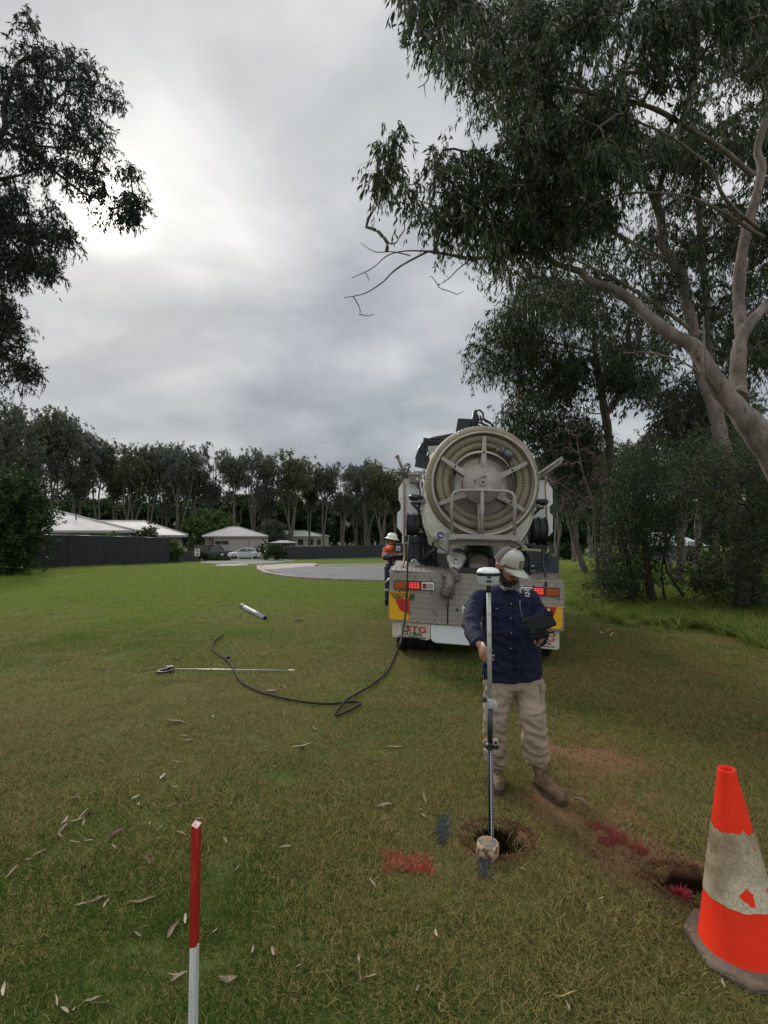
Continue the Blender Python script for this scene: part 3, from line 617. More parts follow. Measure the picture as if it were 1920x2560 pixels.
p = T(886, 683, -.05); mb.lathe([(.018, -.02), (.05, -.02), (.05, .04)], 20, 0, Matrix.Translation((p.x, -.06, p.z)) @ Matrix.Rotation(R(-90), 4, 'X')); mb.disc((p.x, -.055, p.z), (0, -1, 0), .02, 16, 2); mb.build('hub_bracket', [greyst, darkst, blk], reel, bevel=.003)
# corrugated hose: ribs are real rings, alternating materials
def corr(path, r0, amp=.009, n=14, pitch=.022, name='suction_hose', parent=None, radial=None):
    L = [0]; 
    for i in range(1, len(path)): L.append(L[-1]+(path[i]-path[i-1]).length)
    tot = L[-1]; k = int(tot/pitch)*2; out = []; j = 0
    for i in range(k+1):
        s = tot*i/k
        while j < len(L)-2 and L[j+1] < s: j += 1
        out.append(path[j].lerp(path[j+1], (s-L[j])/max(L[j+1]-L[j], 1e-9)))
    return out, [r0+(amp if i % 2 else -amp) for i in range(k+1)], [(0 if (i//1) % 2 else 1) for i in range(k)]
hb = MB()
def coil(cx, cz, rad, y, a0, a1, hr_=.062, dr=0, dy=0):
    n = int(abs(a1-a0)/3)+2; path = []
    for i in range(n):
        f = i/(n-1); a = R(a0+(a1-a0)*f); rr = rad+dr*f; path.append(Vector((cx+rr*math.cos(a), y+dy*f, cz+rr*math.sin(a))))
    p, r_, mi = corr(path, hr_); hb.tube(p, r_, 14, 0, mis=mi)
for y in (.20, .33, .46): coil(ho.x, ho.z+.0, HR-.062, y, 5, 365, .065)
for y, rr in ((.24, .118), (.36, .118)): coil(ho.x+.01, ho.z+.01, HR-.065-rr, y, 20, 380, .063)
coil(ho.x+.015, ho.z+.01, HR-.283, .27, 60, 420, .060); coil(ho.x+.015, ho.z+.01, HR-.283, .38, 60, 420, .060)
o = hb.build('suction_hose', [hosec, hosed], reel)
mb = MB(); p0 = T(1130, 475, .12); p1 = T(1055, 425, .12); p2 = T(990, 410, .12); mb.tube([p0, p0.lerp(p1, .5), p1], [.075, .075, .07], 18, 0); mb.tube([p1, p1.lerp(p2, .3)], [.085, .085], 18, 0); mb.tube([p1.lerp(p2, .3), p2], [.06, .05], 14, 1)
mb.tube([p2, T(940, 390, .1), T(915, 370, .09), T(930, 395, .08)], .012, 6, 1); mb.tube([T(1110, 400, .08), T(1040, 385, .08), T(960, 370, .08)], .01, 6, 1); mb.tube([T(1105, 480, .1), T(1130, 560, .12), T(1120, 630, .14)], .01, 6, 1)
mb.build('hose_coupling', [mat('dull_blue_grey_metal', (.16, .16, .17), (.12, .12, .13), 6, .45, metal=.6), darkst], reel)
# guard frame and platform beams
mb = MB(); y = -.12; cpts = [(628, 1118), (628, 830), (632, 795), (650, 765), (690, 750), (880, 747), (1090, 758), (1128, 772), (1146, 800), (1150, 835), (1150, 1130)]
mb.tube([T(*q, y) for q in cpts], .0235, 10, 0); mb.tube([T(882, 750, y), T(882, 1125, y)], (.030), 4, 0); mb.build('guard_frame', greyst, truck)
mb = MB(); quadpanel(mb, [(605, 1112), (1157, 1122), (1157, 1172), (605, 1158)], -.16, -.06, 0); quadpanel(mb, [(650, 1148), (1110, 1160), (1110, 1166), (650, 1155)], -.166, -.16, 2)
quadpanel(mb, [(608, 1160), (1160, 1172), (1160, 1212), (608, 1200)], -.10, .30, 1); quadpanel(mb, [(604, 1160), (622, 1160), (622, 1275), (604, 1290)], -.10, .25, 1)
quadpanel(mb, [(1140, 1172), (1158, 1172), (1158, 1290), (1140, 1275)], -.10, .25, 1)
mb.build('rear_platform', [greyst, darkst, blk], truck, bevel=.004)
mb = MB(); 
for cx in (700, 1060): mb.tube([T(cx, 1190, .2), T(cx, 1150, .62)], .03, 6)
mb.tube([T(880, 1150, -.05), Vector((hub.x, .48, hub.z-.25)), Vector((hub.x, .6, hub.z))], .04, 6); mb.build('reel_support', darkst, truck)
# valves
flak = mat('flaking_white_paint', (.55, .54, .50), (.17, .14, .12), 14, .7, thresh=.56); fit = mat('weathered_fitting', (.20, .18, .16), (.12, .10, .085), 9, .55, metal=.5, c3=(.30, .28, .25))
mb = MB(); a_ = T(668, 1318, .36); b_ = T(655, 1425, .12); mb.tube([a_+Vector((0, .1, .05)), a_, a_.lerp(b_, .08), a_.lerp(b_, .1), b_], [.14, .145, .145, .115, .082], 26, 0)
mb.tube([T(672, 1300, .42), T(668, 1322, .38)], .165, 26, 1)
c_ = T(625, 1455, .06); mb.tube([b_, c_], [.085, .09], 20, 1); mb.cbox(c_+Vector((0, -.02, 0)), (.25, .16, .09), 1, Matrix.Rotation(R(12), 3, 'Y'))
mb.tube([T(572, 1440, -.02), T(572, 1475, -.04)], .022, 8, 1); mb.tube([T(683, 1470, -.02), T(672, 1505, -.03)], .022, 8, 1)
d_ = T(612, 1500, -.04); e_ = T(592, 1590, -.13); f_ = T(578, 1640, -.16)
mb.tube([c_, d_, d_.lerp(e_, .05), e_], [.09, .085, .075, .085], 20, 1); mb.tube([e_, e_.lerp(f_, .15), e_.lerp(f_, .2), e_.lerp(f_, .8), f_], [.105, .105, .092, .095, .06], 20, 1)
mb.tube([T(620, 1590, -.2), T(630, 1625, -.2), T(612, 1650, -.2)], .01, 6, 1)
mb.build('drain_valve', [flak, fit], truck)
mb = MB()
for dx in (0, 14, 28): 
    pth = [T(572+dx*1.6, 1650-dx*.5, -.14), T(575+dx, 1690+dx*.6, -.10), T(590+dx*.3, 1735-dx*.4, -.05)]
    mb.tube(pth, .004, 5)
mb.build('chain', fit, truck)
mb = MB(); a_ = T(855, 1300, .5); b_ = T(848, 1400, .25); mb.tube([a_+Vector((0, .2, .1)), a_, T(850, 1330, .42)], [.22, .225, .20], 28, 1); mb.tube([T(850, 1330, .42), T(850, 1365, .3), b_, T(846, 1440, .2)], [.155, .15, .145, .16], 28, 0); mb.cbox(T(925, 1345, .35), (.16, .08, .10), 1); mb.cbox(T(790, 1300, .4), (.1, .1, .12), 1)
mb.build('outlet_valve', [darkst, blk], truck)
# side panels, cabinets, spools, poles, boom
mb = MB(); mb.prism([T2(*q, 1.0) for q in [(243, 655), (215, 690), (188, 735), (188, 830), (206, 862), (206, 912), (178, 942), (175, 1052), (215, 1110), (300, 1130), (380, 1100), (400, 700), (370, 650)]], 1.0, 1.04); mb.tube([T(243, 700, .99), T(243, 1060, .99)], .012, 6, 0); mb.build('side_panel', white, truck, bevel=.004)
mb = MB(); mb.prism([T2(*q, 1.0) for q in [(1300, 660), (1420, 668), (1438, 700), (1465, 742), (1466, 858), (1440, 890), (1440, 932), (1468, 962), (1465, 1098), (1432, 1130), (1300, 1120)]], 1.0, 1.04); mb.build('side_panel', white, truck, bevel=.004)
def spool(cx, cy, wpx, hpx, n):
    mb = MB(); c = T(cx, cy, .75); wv = wpx/3.318*8.25/1300; rr = hpx/3.318*8.25/1300/2
    for i in range(n):
        x = c.x-wv/2+wv*i/(n-1); XX = Matrix.Translation((x, .75+rr, c.z)) @ Matrix.Rotation(R(90), 4, 'Y'); mb.lathe([(.02, -.008), (rr, -.008), (rr, .008), (.02, .008)], 28, 0, XX)
    XX = Matrix.Translation((c.x, .75+rr, c.z)) @ Matrix.Rotation(R(90), 4, 'Y')
    m_ = 14; pr = [(rr*.86+(.008 if i % 2 else -.004), -wv/2+wv*i/m_) for i in range(m_+1)]; mb.lathe([(.02, -wv/2)]+pr+[(.02, wv/2)], 28, 1, XX)
    mb.cbox((c.x, .75+rr, c.z-rr-.03), (wv*1.15, rr*1.6, .06), 0); mb.tube([(c.x+wv/2, .75+rr, c.z), (c.x+wv/2+.06, .75+rr, c.z)], .05, 10, 0); return mb.build('hose_spool', [blk, black], truck)
spool(308, 1035, 100, 205, 3); spool(1372, 1085, 110, 240, 3)
mb = MB(); quadpanel(mb, [(238, 1125), (350, 1130), (350, 1190), (238, 1185)], .8, 1.3); mb.build('spool_base', blk, truck); mb = MB(); quadpanel(mb, [(1290, 1195), (1440, 1200), (1440, 1225), (1290, 1220)], .8, 1.3); mb.build('spool_base', blk, truck)
# control cabinet far along the left side, and the dark equipment bay beside the bumper deck
mb = MB(); ly = 4.2; q = [T2(*z, ly) for z in [(158, 1188), (262, 1190), (262, 1372), (158, 1368)]]; mb.prism(q, ly, ly+.35, 0); q = [T2(*z, ly) for z in [(158, 1372), (262, 1376), (262, 1404), (158, 1400)]]; mb.prism(q, ly-.02, ly+.3, 1)
mb.prism([T2(*z, ly) for z in [(168, 1212), (202, 1214), (202, 1252), (168, 1250)]], ly-.02, ly, 2); mb.prism([T2(*z, ly-.02) for z in [(176, 1222), (195, 1223), (195, 1243), (176, 1241)]], ly-.03, ly-.02, 3)
mb.build('control_cabinet', [navy, alu, white, darkst], truck, bevel=.004)
mb = MB(); quadpanel(mb, [(255, 1190), (372, 1192), (372, 1375), (255, 1372)], .95, 1.5, 0); quadpanel(mb, [(245, 1374), (378, 1378), (378, 1406), (245, 1402)], .80, 1.4, 1)
mb.build('equipment_bay', [blk, alu], truck, bevel=.004)
mb = MB(); mb.prism([T2(*z, .45) for z in [(1238, 1256), (1400, 1262), (1425, 1270), (1518, 1318), (1520, 1440), (1238, 1430)]], .45, 1.1, 0); mb.prism([T2(*z, .44) for z in [(1238, 1430), (1522, 1440), (1524, 1470), (1238, 1458)]], .44, 1.1, 1); mb.build('toolbox', [navy, darkst], truck, bevel=.005)
def gauge(cx, cy, ly, r=.058):
    mb = MB(); p = T(cx, cy, ly); XX = Matrix.Translation((p.x, ly, p.z)) @ Matrix.Rotation(R(-90), 4, 'X'); mb.lathe([(r*.86, -.02), (r, -.02), (r, .05)], 20, 0, XX); mb.disc((p.x, ly-.015, p.z), (0, -1, 0), r*.87, 20, 1); mb.tube([(p.x, ly-.019, p.z), (p.x-.02, ly-.019, p.z+.028)], .004, 4, 2); mb.build('gauge', [alu, clear, inkk], truck)
gauge(317, 1350, .70); gauge(1296, 1398, .42, .05)
# dark machinery between tank, cabinets and deck
mb = MB()
quadpanel(mb, [(375, 1060), (430, 1130), (500, 1240), (560, 1290), (640, 1340), (640, 1455), (350, 1420), (350, 1130)], 1.05, 1.4); quadpanel(mb, [(1060, 1330), (1180, 1250), (1250, 1150), (1300, 1050), (1330, 1200), (1250, 1250), (1250, 1480), (1060, 1470)], 1.05, 1.4)
mb.box((.25-TX+.9, 1.5, .7), (1.6-TX+.9, 6.3, 1.35))
for cx in (390, 430, 470): mb.tube([T(cx, 1150+cx*.05, .9), T(cx+10, 1300, .85), T(cx+30, 1410, .8)], .022, 7)
mb.tube([T(372, 830, .7), T(350, 900, .7), T(365, 980, .75), T(385, 1060, .8), T(420, 1150, .85)], .022, 8); mb.tube([T(290, 850, .7), T(330, 890, .7), T(372, 930, .72)], .02, 8)
mb.tube([T(1400, 860, .7), T(1350, 910, .7), T(1310, 940, .72)], .02, 8); mb.tube([T(1350, 880, .7), T(1330, 930, .7), T(1300, 960, .72)], .015, 8)
mb.tube([T(500, 1230, .6), T(440, 1280, .7), T(410, 1320, .8)], .04, 8); mb.tube([T(1180, 1240, .6), T(1230, 1290, .7), T(1262, 1330, .8)], .04, 8)
mb.tube([T(270, 1180, .6), T(300, 1210, .6), T(305, 1270, .6), T(275, 1340, .6)], .016, 7)
mb.tube([T(1440, 1190, .5), T(1452, 1250, .45), T(1420, 1330, .4), T(1360, 1380, .4), T(1290, 1400, .4)], .022, 8); mb.tube([T(1383, 1225, .35), T(1385, 1380, .3), T(1405, 1450, .1), T(1410, 1540, -.03)], .02, 8)
mb.tube([T(1230, 1250, .4), T(1280, 1300, .4), T(1275, 1480, .3)], .022, 8)
mb.build('machinery', blk, truck)
mb = MB(); mb.prism([T2(*z, .9) for z in [(500, 1262), (560, 1290), (610, 1350), (630, 1420), (590, 1425), (530, 1400), (500, 1340)]], .9, 1.3, 0); mb.build('mudguard', mat('grey_plastic', (.13, .13, .135)), truck, bevel=.02, seg=3)
mb = MB(); mb.tube([T(225, 680, .9), T(235, 700, .88), T(233, 1180, .85), T(238, 1280, .8), T(232, 1350, .6), T(213, 1402, .3)], .017, 8); tanh = mat('tan_hose', (.27, .20, .13), (.20, .15, .10)); mb.build('water_hose', tanh, truck); mb = MB(); mb.tube([T(1400, 680, .9), T(1412, 900, .9), T(1414, 1080, .9)], .013, 8); mb.build('water_hose', tanh, truck)
for pth, nm in (([(178, 468), (205, 540), (262, 650)], 0), ([(1545, 478), (1340, 625)], 1)):
    mb = MB(); mb.tube([T(*q, .9) for q in pth], .024, 8, 0)
    if nm == 0: mb.tube([T(180, 470, .9), T(225, 575, .95), T(225, 690, .95)], .018, 8, 0); mb.ball(T(176, 470, .9), .035, 0)
    else: mb.tube([T(1545, 480, .9), T(1530, 520, .9), T(1355, 650, .9)], .024, 8, 0); mb.tube([T(1408, 615, .9), T(1412, 690, .9)], .016, 6, 0)
    mb.build('grab_rail', darkst if nm == 0 else mat('dusty_alu', (.33, .31, .28), (.25, .23, .21), 5, .5, metal=.3), truck)
mb = MB(); quadpanel(mb, [(272, 552), (394, 556), (388, 640), (285, 632)], .85, 1.05, 0); quadpanel(mb, [(268, 549), (398, 553), (394, 566), (272, 562)], .83, 1.07, 1); quadpanel(mb, [(345, 590), (358, 590), (358, 612), (345, 612)], .84, .85, 2); mb.tube([T(330, 640, .9), T(350, 720, .85), T(380, 760, .8)], .02, 7, 3); mb.tube([T(365, 640, .9), T(378, 700, .85), T(372, 790, .8)], .025, 7, 3); mb.build('junction_box', [darkst, greyst, white, blk], truck, bevel=.006)
mb = MB(); quadpanel(mb, [(378, 612), (388, 612), (388, 680), (400, 720), (412, 720), (412, 745), (392, 745), (378, 690)], .75, .8); mb.build('bracket', white, truck, bevel=.003)
for cx, cy in ((335, 815), (1362, 850)):
    mb = MB(); p = T(cx, cy, .7); XX = Matrix.Translation(p) @ Matrix.Rotation(R(8 if cx < 800 else -8), 4, 'Y')
    mb.lathe([(.01, .055), (.10, .05), (.125, .02), (.13, -.01), (.09, -.05), (.01, -.06)], 22, 0, XX); mb.cbox(p+Vector((0, 0, -.07)), (.10, .05, .07), 0); mb.build('work_lamp', blk, truck)
# boom on top
mb = MB(); by = 1.6
mb.prism([T2(*z, by) for z in [(680, 152), (802, 158), (782, 242), (655, 306)]], by, by+.1)
mb.prism([T2(*z, by) for z in [(760, 235), (830, 190), (975, 220), (965, 262), (740, 270)]], by+.1, by+.6)
mb.tube([T(822, 100, by), T(815, 160, by), T(806, 240, by)], [.04, .05, .075], 8); mb.tube([T(826, 84, by), T(822, 120, by)], .03, 7)
for pts_ in ([(830, 95), (860, 82), (888, 110), (890, 150), (905, 175), (960, 200), (972, 250)], [(812, 150), (850, 165), (900, 160), (950, 190), (975, 235)], [(820, 175), (880, 195), (930, 215), (960, 245)], [(840, 120), (850, 160), (840, 210), (830, 235)], [(862, 130), (880, 190), (920, 240)]):
    mb.tube([T(*q, by+.05) for q in pts_], .018, 6)
mb.tube([T(430, 335, by), T(648, 298, by)], .05, 10); mb.tube([T(470, 320, by+.1), T(640, 300, by+.1)], .03, 10); mb.tube([T(405, 365, by), T(600, 350, by)], .055, 10); mb.tube([T(430, 345, by-.05), T(610, 338, by-.05)], .02, 8)
mb.tube([T(405, 362, by), T(370, 410, by), T(350, 470, by), T(342, 500, by)], [.06, .055, .05, .04], 9); mb.tube([T(415, 375, by), T(400, 430, by), T(388, 470, by)], .045, 8)
for pts_ in ([(420, 330), (380, 375), (355, 430), (345, 490)], [(450, 345), (425, 380), (410, 440), (395, 500), (375, 530)], [(440, 380), (445, 430), (430, 490), (410, 540)], [(400, 380), (385, 430), (380, 500), (400, 545)], [(430, 400), (405, 470), (360, 520)]):
    mb.tube([T(*q, by-.04) for q in pts_], .022, 6)
mb.cbox(T(392, 512, by), (.26, .2, .22), 0, Matrix.Rotation(R(12), 3, 'Y')); mb.cbox(T(425, 335, by), (.14, .1, .07)); mb.cbox(T(560, 325, by), (.12, .1, .05)); mb.cbox(T(640, 300, by), (.1, .12, .08))
mb.build('boom', blk, truck)
mb = MB(); mb.prism([T2(*z, 1.2) for z in [(436, 382), (565, 378), (560, 432), (440, 438)]], 1.2, 1.5, 0)
for k in range(4): mb.prism([T2(442+k*28, 388, 1.2), T2(462+k*28, 387, 1.2), T2(462+k*28, 428, 1.2), T2(442+k*28, 430, 1.2)], 1.19, 1.2, 1)
mb.build('light_bar', [alu, clear], truck, bevel=.006)
mb = MB(); p = T(478, 480, .95); mb.lathe([(.01, .03), (.07, .03), (.075, -.03), (.01, -.03)], 18, 0, Matrix.Translation(p) @ Matrix.Rotation(R(-90), 4, 'X')); mb.build('round_lamp', cream, truck)
# wheels, axle, chassis, cab (mostly hidden)
def wheel(x, y, r=.50, wd=.30):
    mb = MB(); XX = Matrix.Translation((x, y, r-.02)) @ Matrix.Rotation(R(90), 4, 'Y'); mb.lathe([(r*.55, -wd/2), (r*.93, -wd/2), (r, -wd/2+.04), (r, -.02), (r-.015, -.015), (r-.015, .015), (r, .02), (r, wd/2-.04), (r*.93, wd/2), (r*.55, wd/2)], 36, 0, XX); o = mb.build('wheel', [black], truck)
    mb = MB(); mb.lathe([(.01, -.06), (.1, -.10), (r*.4, -.02), (r*.55, -wd/2+.01), (r*.55, wd/2-.01), (r*.4, .02), (.1, .06), (.01, .05)], 24, 0, XX); mb.build('rim', alu, o)
for y in (.75, 2.0, 6.9):
    for x in ((-.98, .98) if y > 6 else (-1.02, -.70, .70, 1.02)): wheel(x, y)
mb = MB(); mb.box((-.45, .2, .62), (-.33, 8.2, .88)); mb.box((.33, .2, .62), (.45, 8.2, .88)); mb.box((-1.1, .72, .42), (1.1, .84, .54)); mb.box((-1.1, 1.95, .42), (1.1, 2.07, .54)); mb.box((-1.0, .14, .5), (1.0, .35, 1.1)); mb.build('chassis', blk, truck)
mb = MB(); mb.prism([(-1.2, .55), (1.2, .55), (1.2, 2.6), (1.05, 2.85), (-1.05, 2.85), (-1.2, 2.6)], 6.3, 8.2); mb.build('cab', white, truck, bevel=.05, seg=3)

# water-jet hose leading from the spool down to the lawn and across it
def wpt(px, py, up=.012): g_ = G(px, py); return Vector((g_.x, g_.y, g_.z+up))
def smooth_path(pts, k=10):
    out = []; n = len(pts)
    for i in range(n-1):
        p0, p1, p2, p3 = pts[max(i-1, 0)], pts[i], pts[i+1], pts[min(i+2, n-1)]
        for j in range(k):
            t_ = j/k; out.append(.5*((2*p1)+(p2-p0)*t_+(2*p0-5*p1+4*p2-p3)*t_*t_+(3*p1-p0-3*p2+p3)*t_**3))
    out.append(pts[-1]); return out
c1 = lambda cx, cy, d: P(940+cx/3.318, 1000+cy/3.318, d)
c8 = lambda cx, cy, up=.034: wpt(340+cx/2.37, 1480+cy/2.37, up)
hp = [c1(275, 1125, 8.1), c1(268, 1200, 7.6), c1(266, 1300, 7.35), c1(262, 1420, 7.3), c1(258, 1560, 7.2), c1(250, 1700, 7.1), c1(238, 1820, 6.95), c1(215, 1950, 6.7), c1(190, 2060, 6.45)]
hp += [c8(1560, 325), c8(1525, 410), c8(1480, 495), c8(1400, 565), c8(1310, 620), c8(1250, 665, .05), c8(1200, 715), c8(1180, 742), c8(1200, 748), c8(1270, 720), c8(1325, 685), c8(1318, 670), c8(1260, 672), c8(1130, 682), c8(960, 665), c8(800, 630), c8(690, 590), c8(620, 545), c8(585, 490, .05), c8(560, 440), c8(525, 408), c8(470, 370), c8(448, 335), c8(462, 305), c8(490, 285), c8(510, 265)]
mb = MB(); sp = smooth_path(hp, 8); mb.tube(sp, .0125, 8, 0); q = c8(522, 406); mb.tube([q, q+Vector((.05, .06, 0))], .02, 8, 1)
hose = mb.build('hose', [mat('dark_grey_hose', (.018, .018, .018), (.03, .029, .026), 12, .8, c3=(.05, .047, .042), spec=.15), blk]); tag(hose, 'thin dark hose running down from the truck and looping across the grass', 'hose')
# pressure lance
mb = MB(); l0 = c8(225, 470, .03); l1 = c8(905, 478, .03); ln = thing('pressure_lance', 'long thin pale metal water lance with black trigger handle lying on the grass', 'lance', l0)
IL = Matrix.Translation(-l0)
mb.tube([IL @ l0, IL @ l0.lerp(l1, .5), IL @ l1], .007, 8); mb.build('lance_tube', alu, ln)
mb = MB(); mb.tube([IL @ l1, IL @ c8(940, 479, .03)], .014, 8); mb.build('nozzle', mat('yellow_white_plastic', (.55, .52, .36)), ln)
mb = MB()
hp2 = [IL @ c8(*q, .035) for q in [(222, 465), (185, 468), (140, 482), (130, 492), (165, 494), (205, 486), (222, 470)]]; mb.tube(hp2, .014, 8); mb.tube([IL @ c8(215, 472, .05), IL @ c8(160, 486, .05)], .018, 8); mb.tube([IL @ c8(130, 488, .03), IL @ c8(115, 490, .02)], .012, 6); mb.cbox(IL @ c8(200, 466, .04), (.09, .03, .04)); mb.build('trigger_handle', blk, ln)
# grey pipe with collar, and a small ring
pg = mat('grey_pvc', (.27, .28, .29), (.21, .22, .23), 8, .45)
p0 = c8(640, 104, .06); p1 = c8(765, 172, .055); pipe = thing('plastic_pipe', 'grey plastic pipe with a wider collar at one end lying on the lawn', 'pipe', p0); IL = Matrix.Translation(-p0); d_ = (p1-p0).normalized()
mb = MB(); u_, v_ = frame_(d_); Q = Matrix((u_, v_, d_)).transposed().to_4x4(); LN = (p1-p0).length
mb.lathe([(.045, LN), (.055, LN), (.055, 0), (.045, 0), (.045, LN)], 22, 0, Q); mb.build('pipe_tube', pg, pipe)
mb = MB(); mb.lathe([(.056, .02), (.07, .02), (.07, -.04), (.062, -.05), (.062, -.14), (.072, -.15), (.072, -.18), (.05, -.18), (.05, -.05)], 22, 0, Q); mb.tube([Q @ Vector((.07, 0, -.1)), Q @ Vector((.10, .02, -.1))], .012, 6); mb.build('collar', mat('dark_grey_collar', (.07, .07, .075), (.22, .22, .22), 12, .4), pipe)
c = c8(962, 173, .015); mb = MB(); mb.tube([c+Vector((.10*math.cos(a*.5), .10*math.sin(a*.5)*.9, .006*math.sin(a))) for a in range(13)], .012, 6); tag(mb.build('cable_loop', black), 'small dark ring of cable lying on the grass beyond the lance', 'cable ring')
# ================================================================ trees
bark_pale = mat('pale_gum_bark', (.215, .18, .155), (.10, .082, .068), 4.5, .9, bump=.8, bscale=14, spec=.1, c3=(.08, .055, .04), stretch=(1, 1, .35))
bark_grey = mat('grey_gum_bark', (.15, .13, .115), (.095, .08, .07), 3.2, .85, bump=.4, bscale=22, stretch=(1, 1, .35))
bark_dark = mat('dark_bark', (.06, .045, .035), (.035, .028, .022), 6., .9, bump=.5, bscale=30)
twig_red = mat('reddish_bare_twigs', (.12, .075, .06), (.09, .065, .055), 6., .8)
leaf_near = mat_tint('gum_leaves', (.011, .023, .009), (.070, .098, .038), .5, .2, .25)
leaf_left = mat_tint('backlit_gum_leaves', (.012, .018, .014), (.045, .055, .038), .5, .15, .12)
leaf_far = mat_tint('distant_gum_leaves', (.048, .062, .042), (.150, .168, .115), .7, .1, .3)  # distance haze put into the leaf colour as lighter tones
leaf_dark = mat_tint('dark_shrub_leaves', (.010, .022, .007), (.052, .086, .026), .6, .15, .15)
leaf_olive = mat_tint('olive_shrub_leaves', (.018, .032, .012), (.080, .100, .044), .6, .15, .15)
leaf_green = mat_tint('green_bush_leaves', (.03, .06, .015), (.12, .19, .05), .5, .3, .25)
def leafq(pos, dirn, L, Wd, r):
    n = len(pos); dirn = dirn/np.linalg.norm(dirn, axis=1, keepdims=True); s = np.cross(dirn, r.normal(size=(n, 3))); s /= np.linalg.norm(s, axis=1, keepdims=True)
    L = L[:, None]; Wd = Wd[:, None]; V = np.stack([pos, pos+dirn*L*.42+s*Wd/2, pos+dirn*L, pos+dirn*L*.42-s*Wd/2], 1); return V
def sprays(cs, r, ntw=6, nlf=11, spread=.14, tl=(.22, .5), L=(.09, .16), Wd=(.016, .026), down=.8, leafdown=1.0, droop=.15):
    cs = np.asarray(cs); n = len(cs); m = n*ntw
    o = np.repeat(cs, ntw, 0)+r.normal(size=(m, 3))*spread; d = r.normal(size=(m, 3)); d[:, 2] -= down; d /= np.linalg.norm(d, axis=1, keepdims=True)
    ln = r.uniform(*tl, m)[:, None]; k = m*nlf; t = r.random((k, 1)); O = np.repeat(o, nlf, 0); Dd = np.repeat(d, nlf, 0); LN = np.repeat(ln, nlf, 0)
    pos = O+Dd*LN*t+r.normal(size=(k, 3))*.018*(LN/.35); pos[:, 2:3] -= droop*t*t*LN/.35
    ld = Dd*.5+r.normal(size=(k, 3))*.42; ld[:, 2] -= leafdown
    tint = np.clip(np.repeat(r.random(m), nlf)*.5+r.random(k)**2*.65, 0, 1)
    return leafq(pos, ld, r.uniform(*L, k), r.uniform(*Wd, k), r), tint, o, d, ln
def grow(limbs, targets, mb, rtip=.006, step=.5, jit=.12, mi=0, expo=.5, rmax=.07, sides=5):
    """limbs: list of (points, radii) built as tubes; every target is tied to the nearest wood by a curved branch"""
    nodes = []
    for pts, rs in limbs:
        sp = smooth_path([Vector(p) for p in pts], 6); n = len(sp); rr = np.interp(np.linspace(0, 1, n), np.linspace(0, 1, len(rs)), rs)
        rr = rr*(1+.05*np.sin(np.arange(n)*1.7)+.05*np.sin(np.arange(n)*.63+1)); mb.tube(sp, list(rr), 10, mi); nodes += [tuple(p) for p in sp]
    base = len(nodes); N_ = np.array(nodes); par = [-1]*base; T_ = np.array([tuple(q) for q in targets])
    if not len(T_): return
    dmin = np.full(len(T_), 1e9)
    for i in range(0, base): dmin = np.minimum(dmin, np.linalg.norm(T_-N_[i], axis=1))
    order = np.argsort(dmin); allN = np.zeros((base+len(T_)*12+10, 3)); allN[:base] = N_; cnt = base; ends = []; chains = []
    r = np.random.default_rng(len(T_))
    for ti in order:
        tg_ = T_[ti]; dd = np.linalg.norm(allN[:cnt]-tg_, axis=1); dd = dd+.35*np.maximum(allN[:cnt, 2]-tg_[2], 0); j = int(np.argmin(dd)); a = allN[j]; ds = np.linalg.norm(tg_-a); k = min(max(int(ds/step), 3), 11)
        chain = [j]; off = r.normal(size=3)*jit*ds
        for q in range(1, k+1):
            f = q/k; p = a+(tg_-a)*f+off*math.sin(f*math.pi)+(r.normal(size=3)*.03*ds if q < k else 0); allN[cnt] = p; par.append(chain[-1]); chain.append(cnt); cnt += 1
        chains.append(chain)
    w_ = np.zeros(cnt)
    for c in chains: w_[c[-1]] += 1
    for i in range(cnt-1, base-1, -1):
        if par[i] >= 0: w_[par[i]] += w_[i]
    for c in chains:
        pts = [Vector(allN[i]) for i in c]; rs = [min(rtip*max(w_[i], 1)**expo, rmax) for i in c]; rs[0] = min(rs[0], rs[1]*1.25); rs[-1] = rtip*.5
        mb.tube(pts, rs, sides, mi, caps=False)
def sample_poly(poly, n, d0, d1, r, k=1.0, ox=0, oy=0, fn=None):
    """cluster centres inside an outline seen from the camera, spread through real depth d0..d1"""
    poly = [(x*k+ox, y*k+oy) for x, y in poly]; X = [p[0] for p in poly]; Y = [p[1] for p in poly]; out = []
    while len(out) < n:
        x, y = r.uniform(min(X), max(X)), r.uniform(min(Y), max(Y))
        if not inpoly(x, y, poly): continue
        if fn is not None and r.random() > fn(x, y): continue
        out.append(P(x, y, r.uniform(d0, d1)))
    return out
def make_tree(name, label, cat, base, limbs, targets, bark, leafm, seed, group=None, twigs=True, sprk={}, growk={}, bare=[]):
    base = Vector(base); t_ = thing(name, label, cat, base, group=group); I = Matrix.Translation(-base); r = np.random.default_rng(seed)
    limbs = [([Vector(p)-base for p in pts], rs) for pts, rs in limbs]; tg_ = [Vector(q)-base for q in targets]; mb = MB()
    grow(limbs, tg_+[Vector(q)-base for q in bare], mb, **growk)
    if tg_:
        V, tint, o, d, ln = sprays(np.array([tuple(q) for q in tg_]), r, **sprk)
        link('crown', quads_mesh('crown', V, leafm, tint), t_)
        if twigs:
            m = len(o); e = o+d*ln*.9; s = np.cross(d, r.normal(size=(m, 3))); s /= np.linalg.norm(s, axis=1, keepdims=True); s *= .0028
            vs = np.stack([o-s, o+s, e+s*.4, e-s*.4], 1).reshape(-1, 3); b0 = len(mb.v); mb.v += [tuple(q) for q in vs]
            for i in range(m): mb.f.append([b0+4*i, b0+4*i+1, b0+4*i+2, b0+4*i+3]); mb.m.append(0); mb.s.append(False)
    me = mb.mesh('trunk', bark); link('trunk', me, t_); return t_
S6 = lambda cx, cy, d: P(860+cx/1.565, cy/1.565, d)
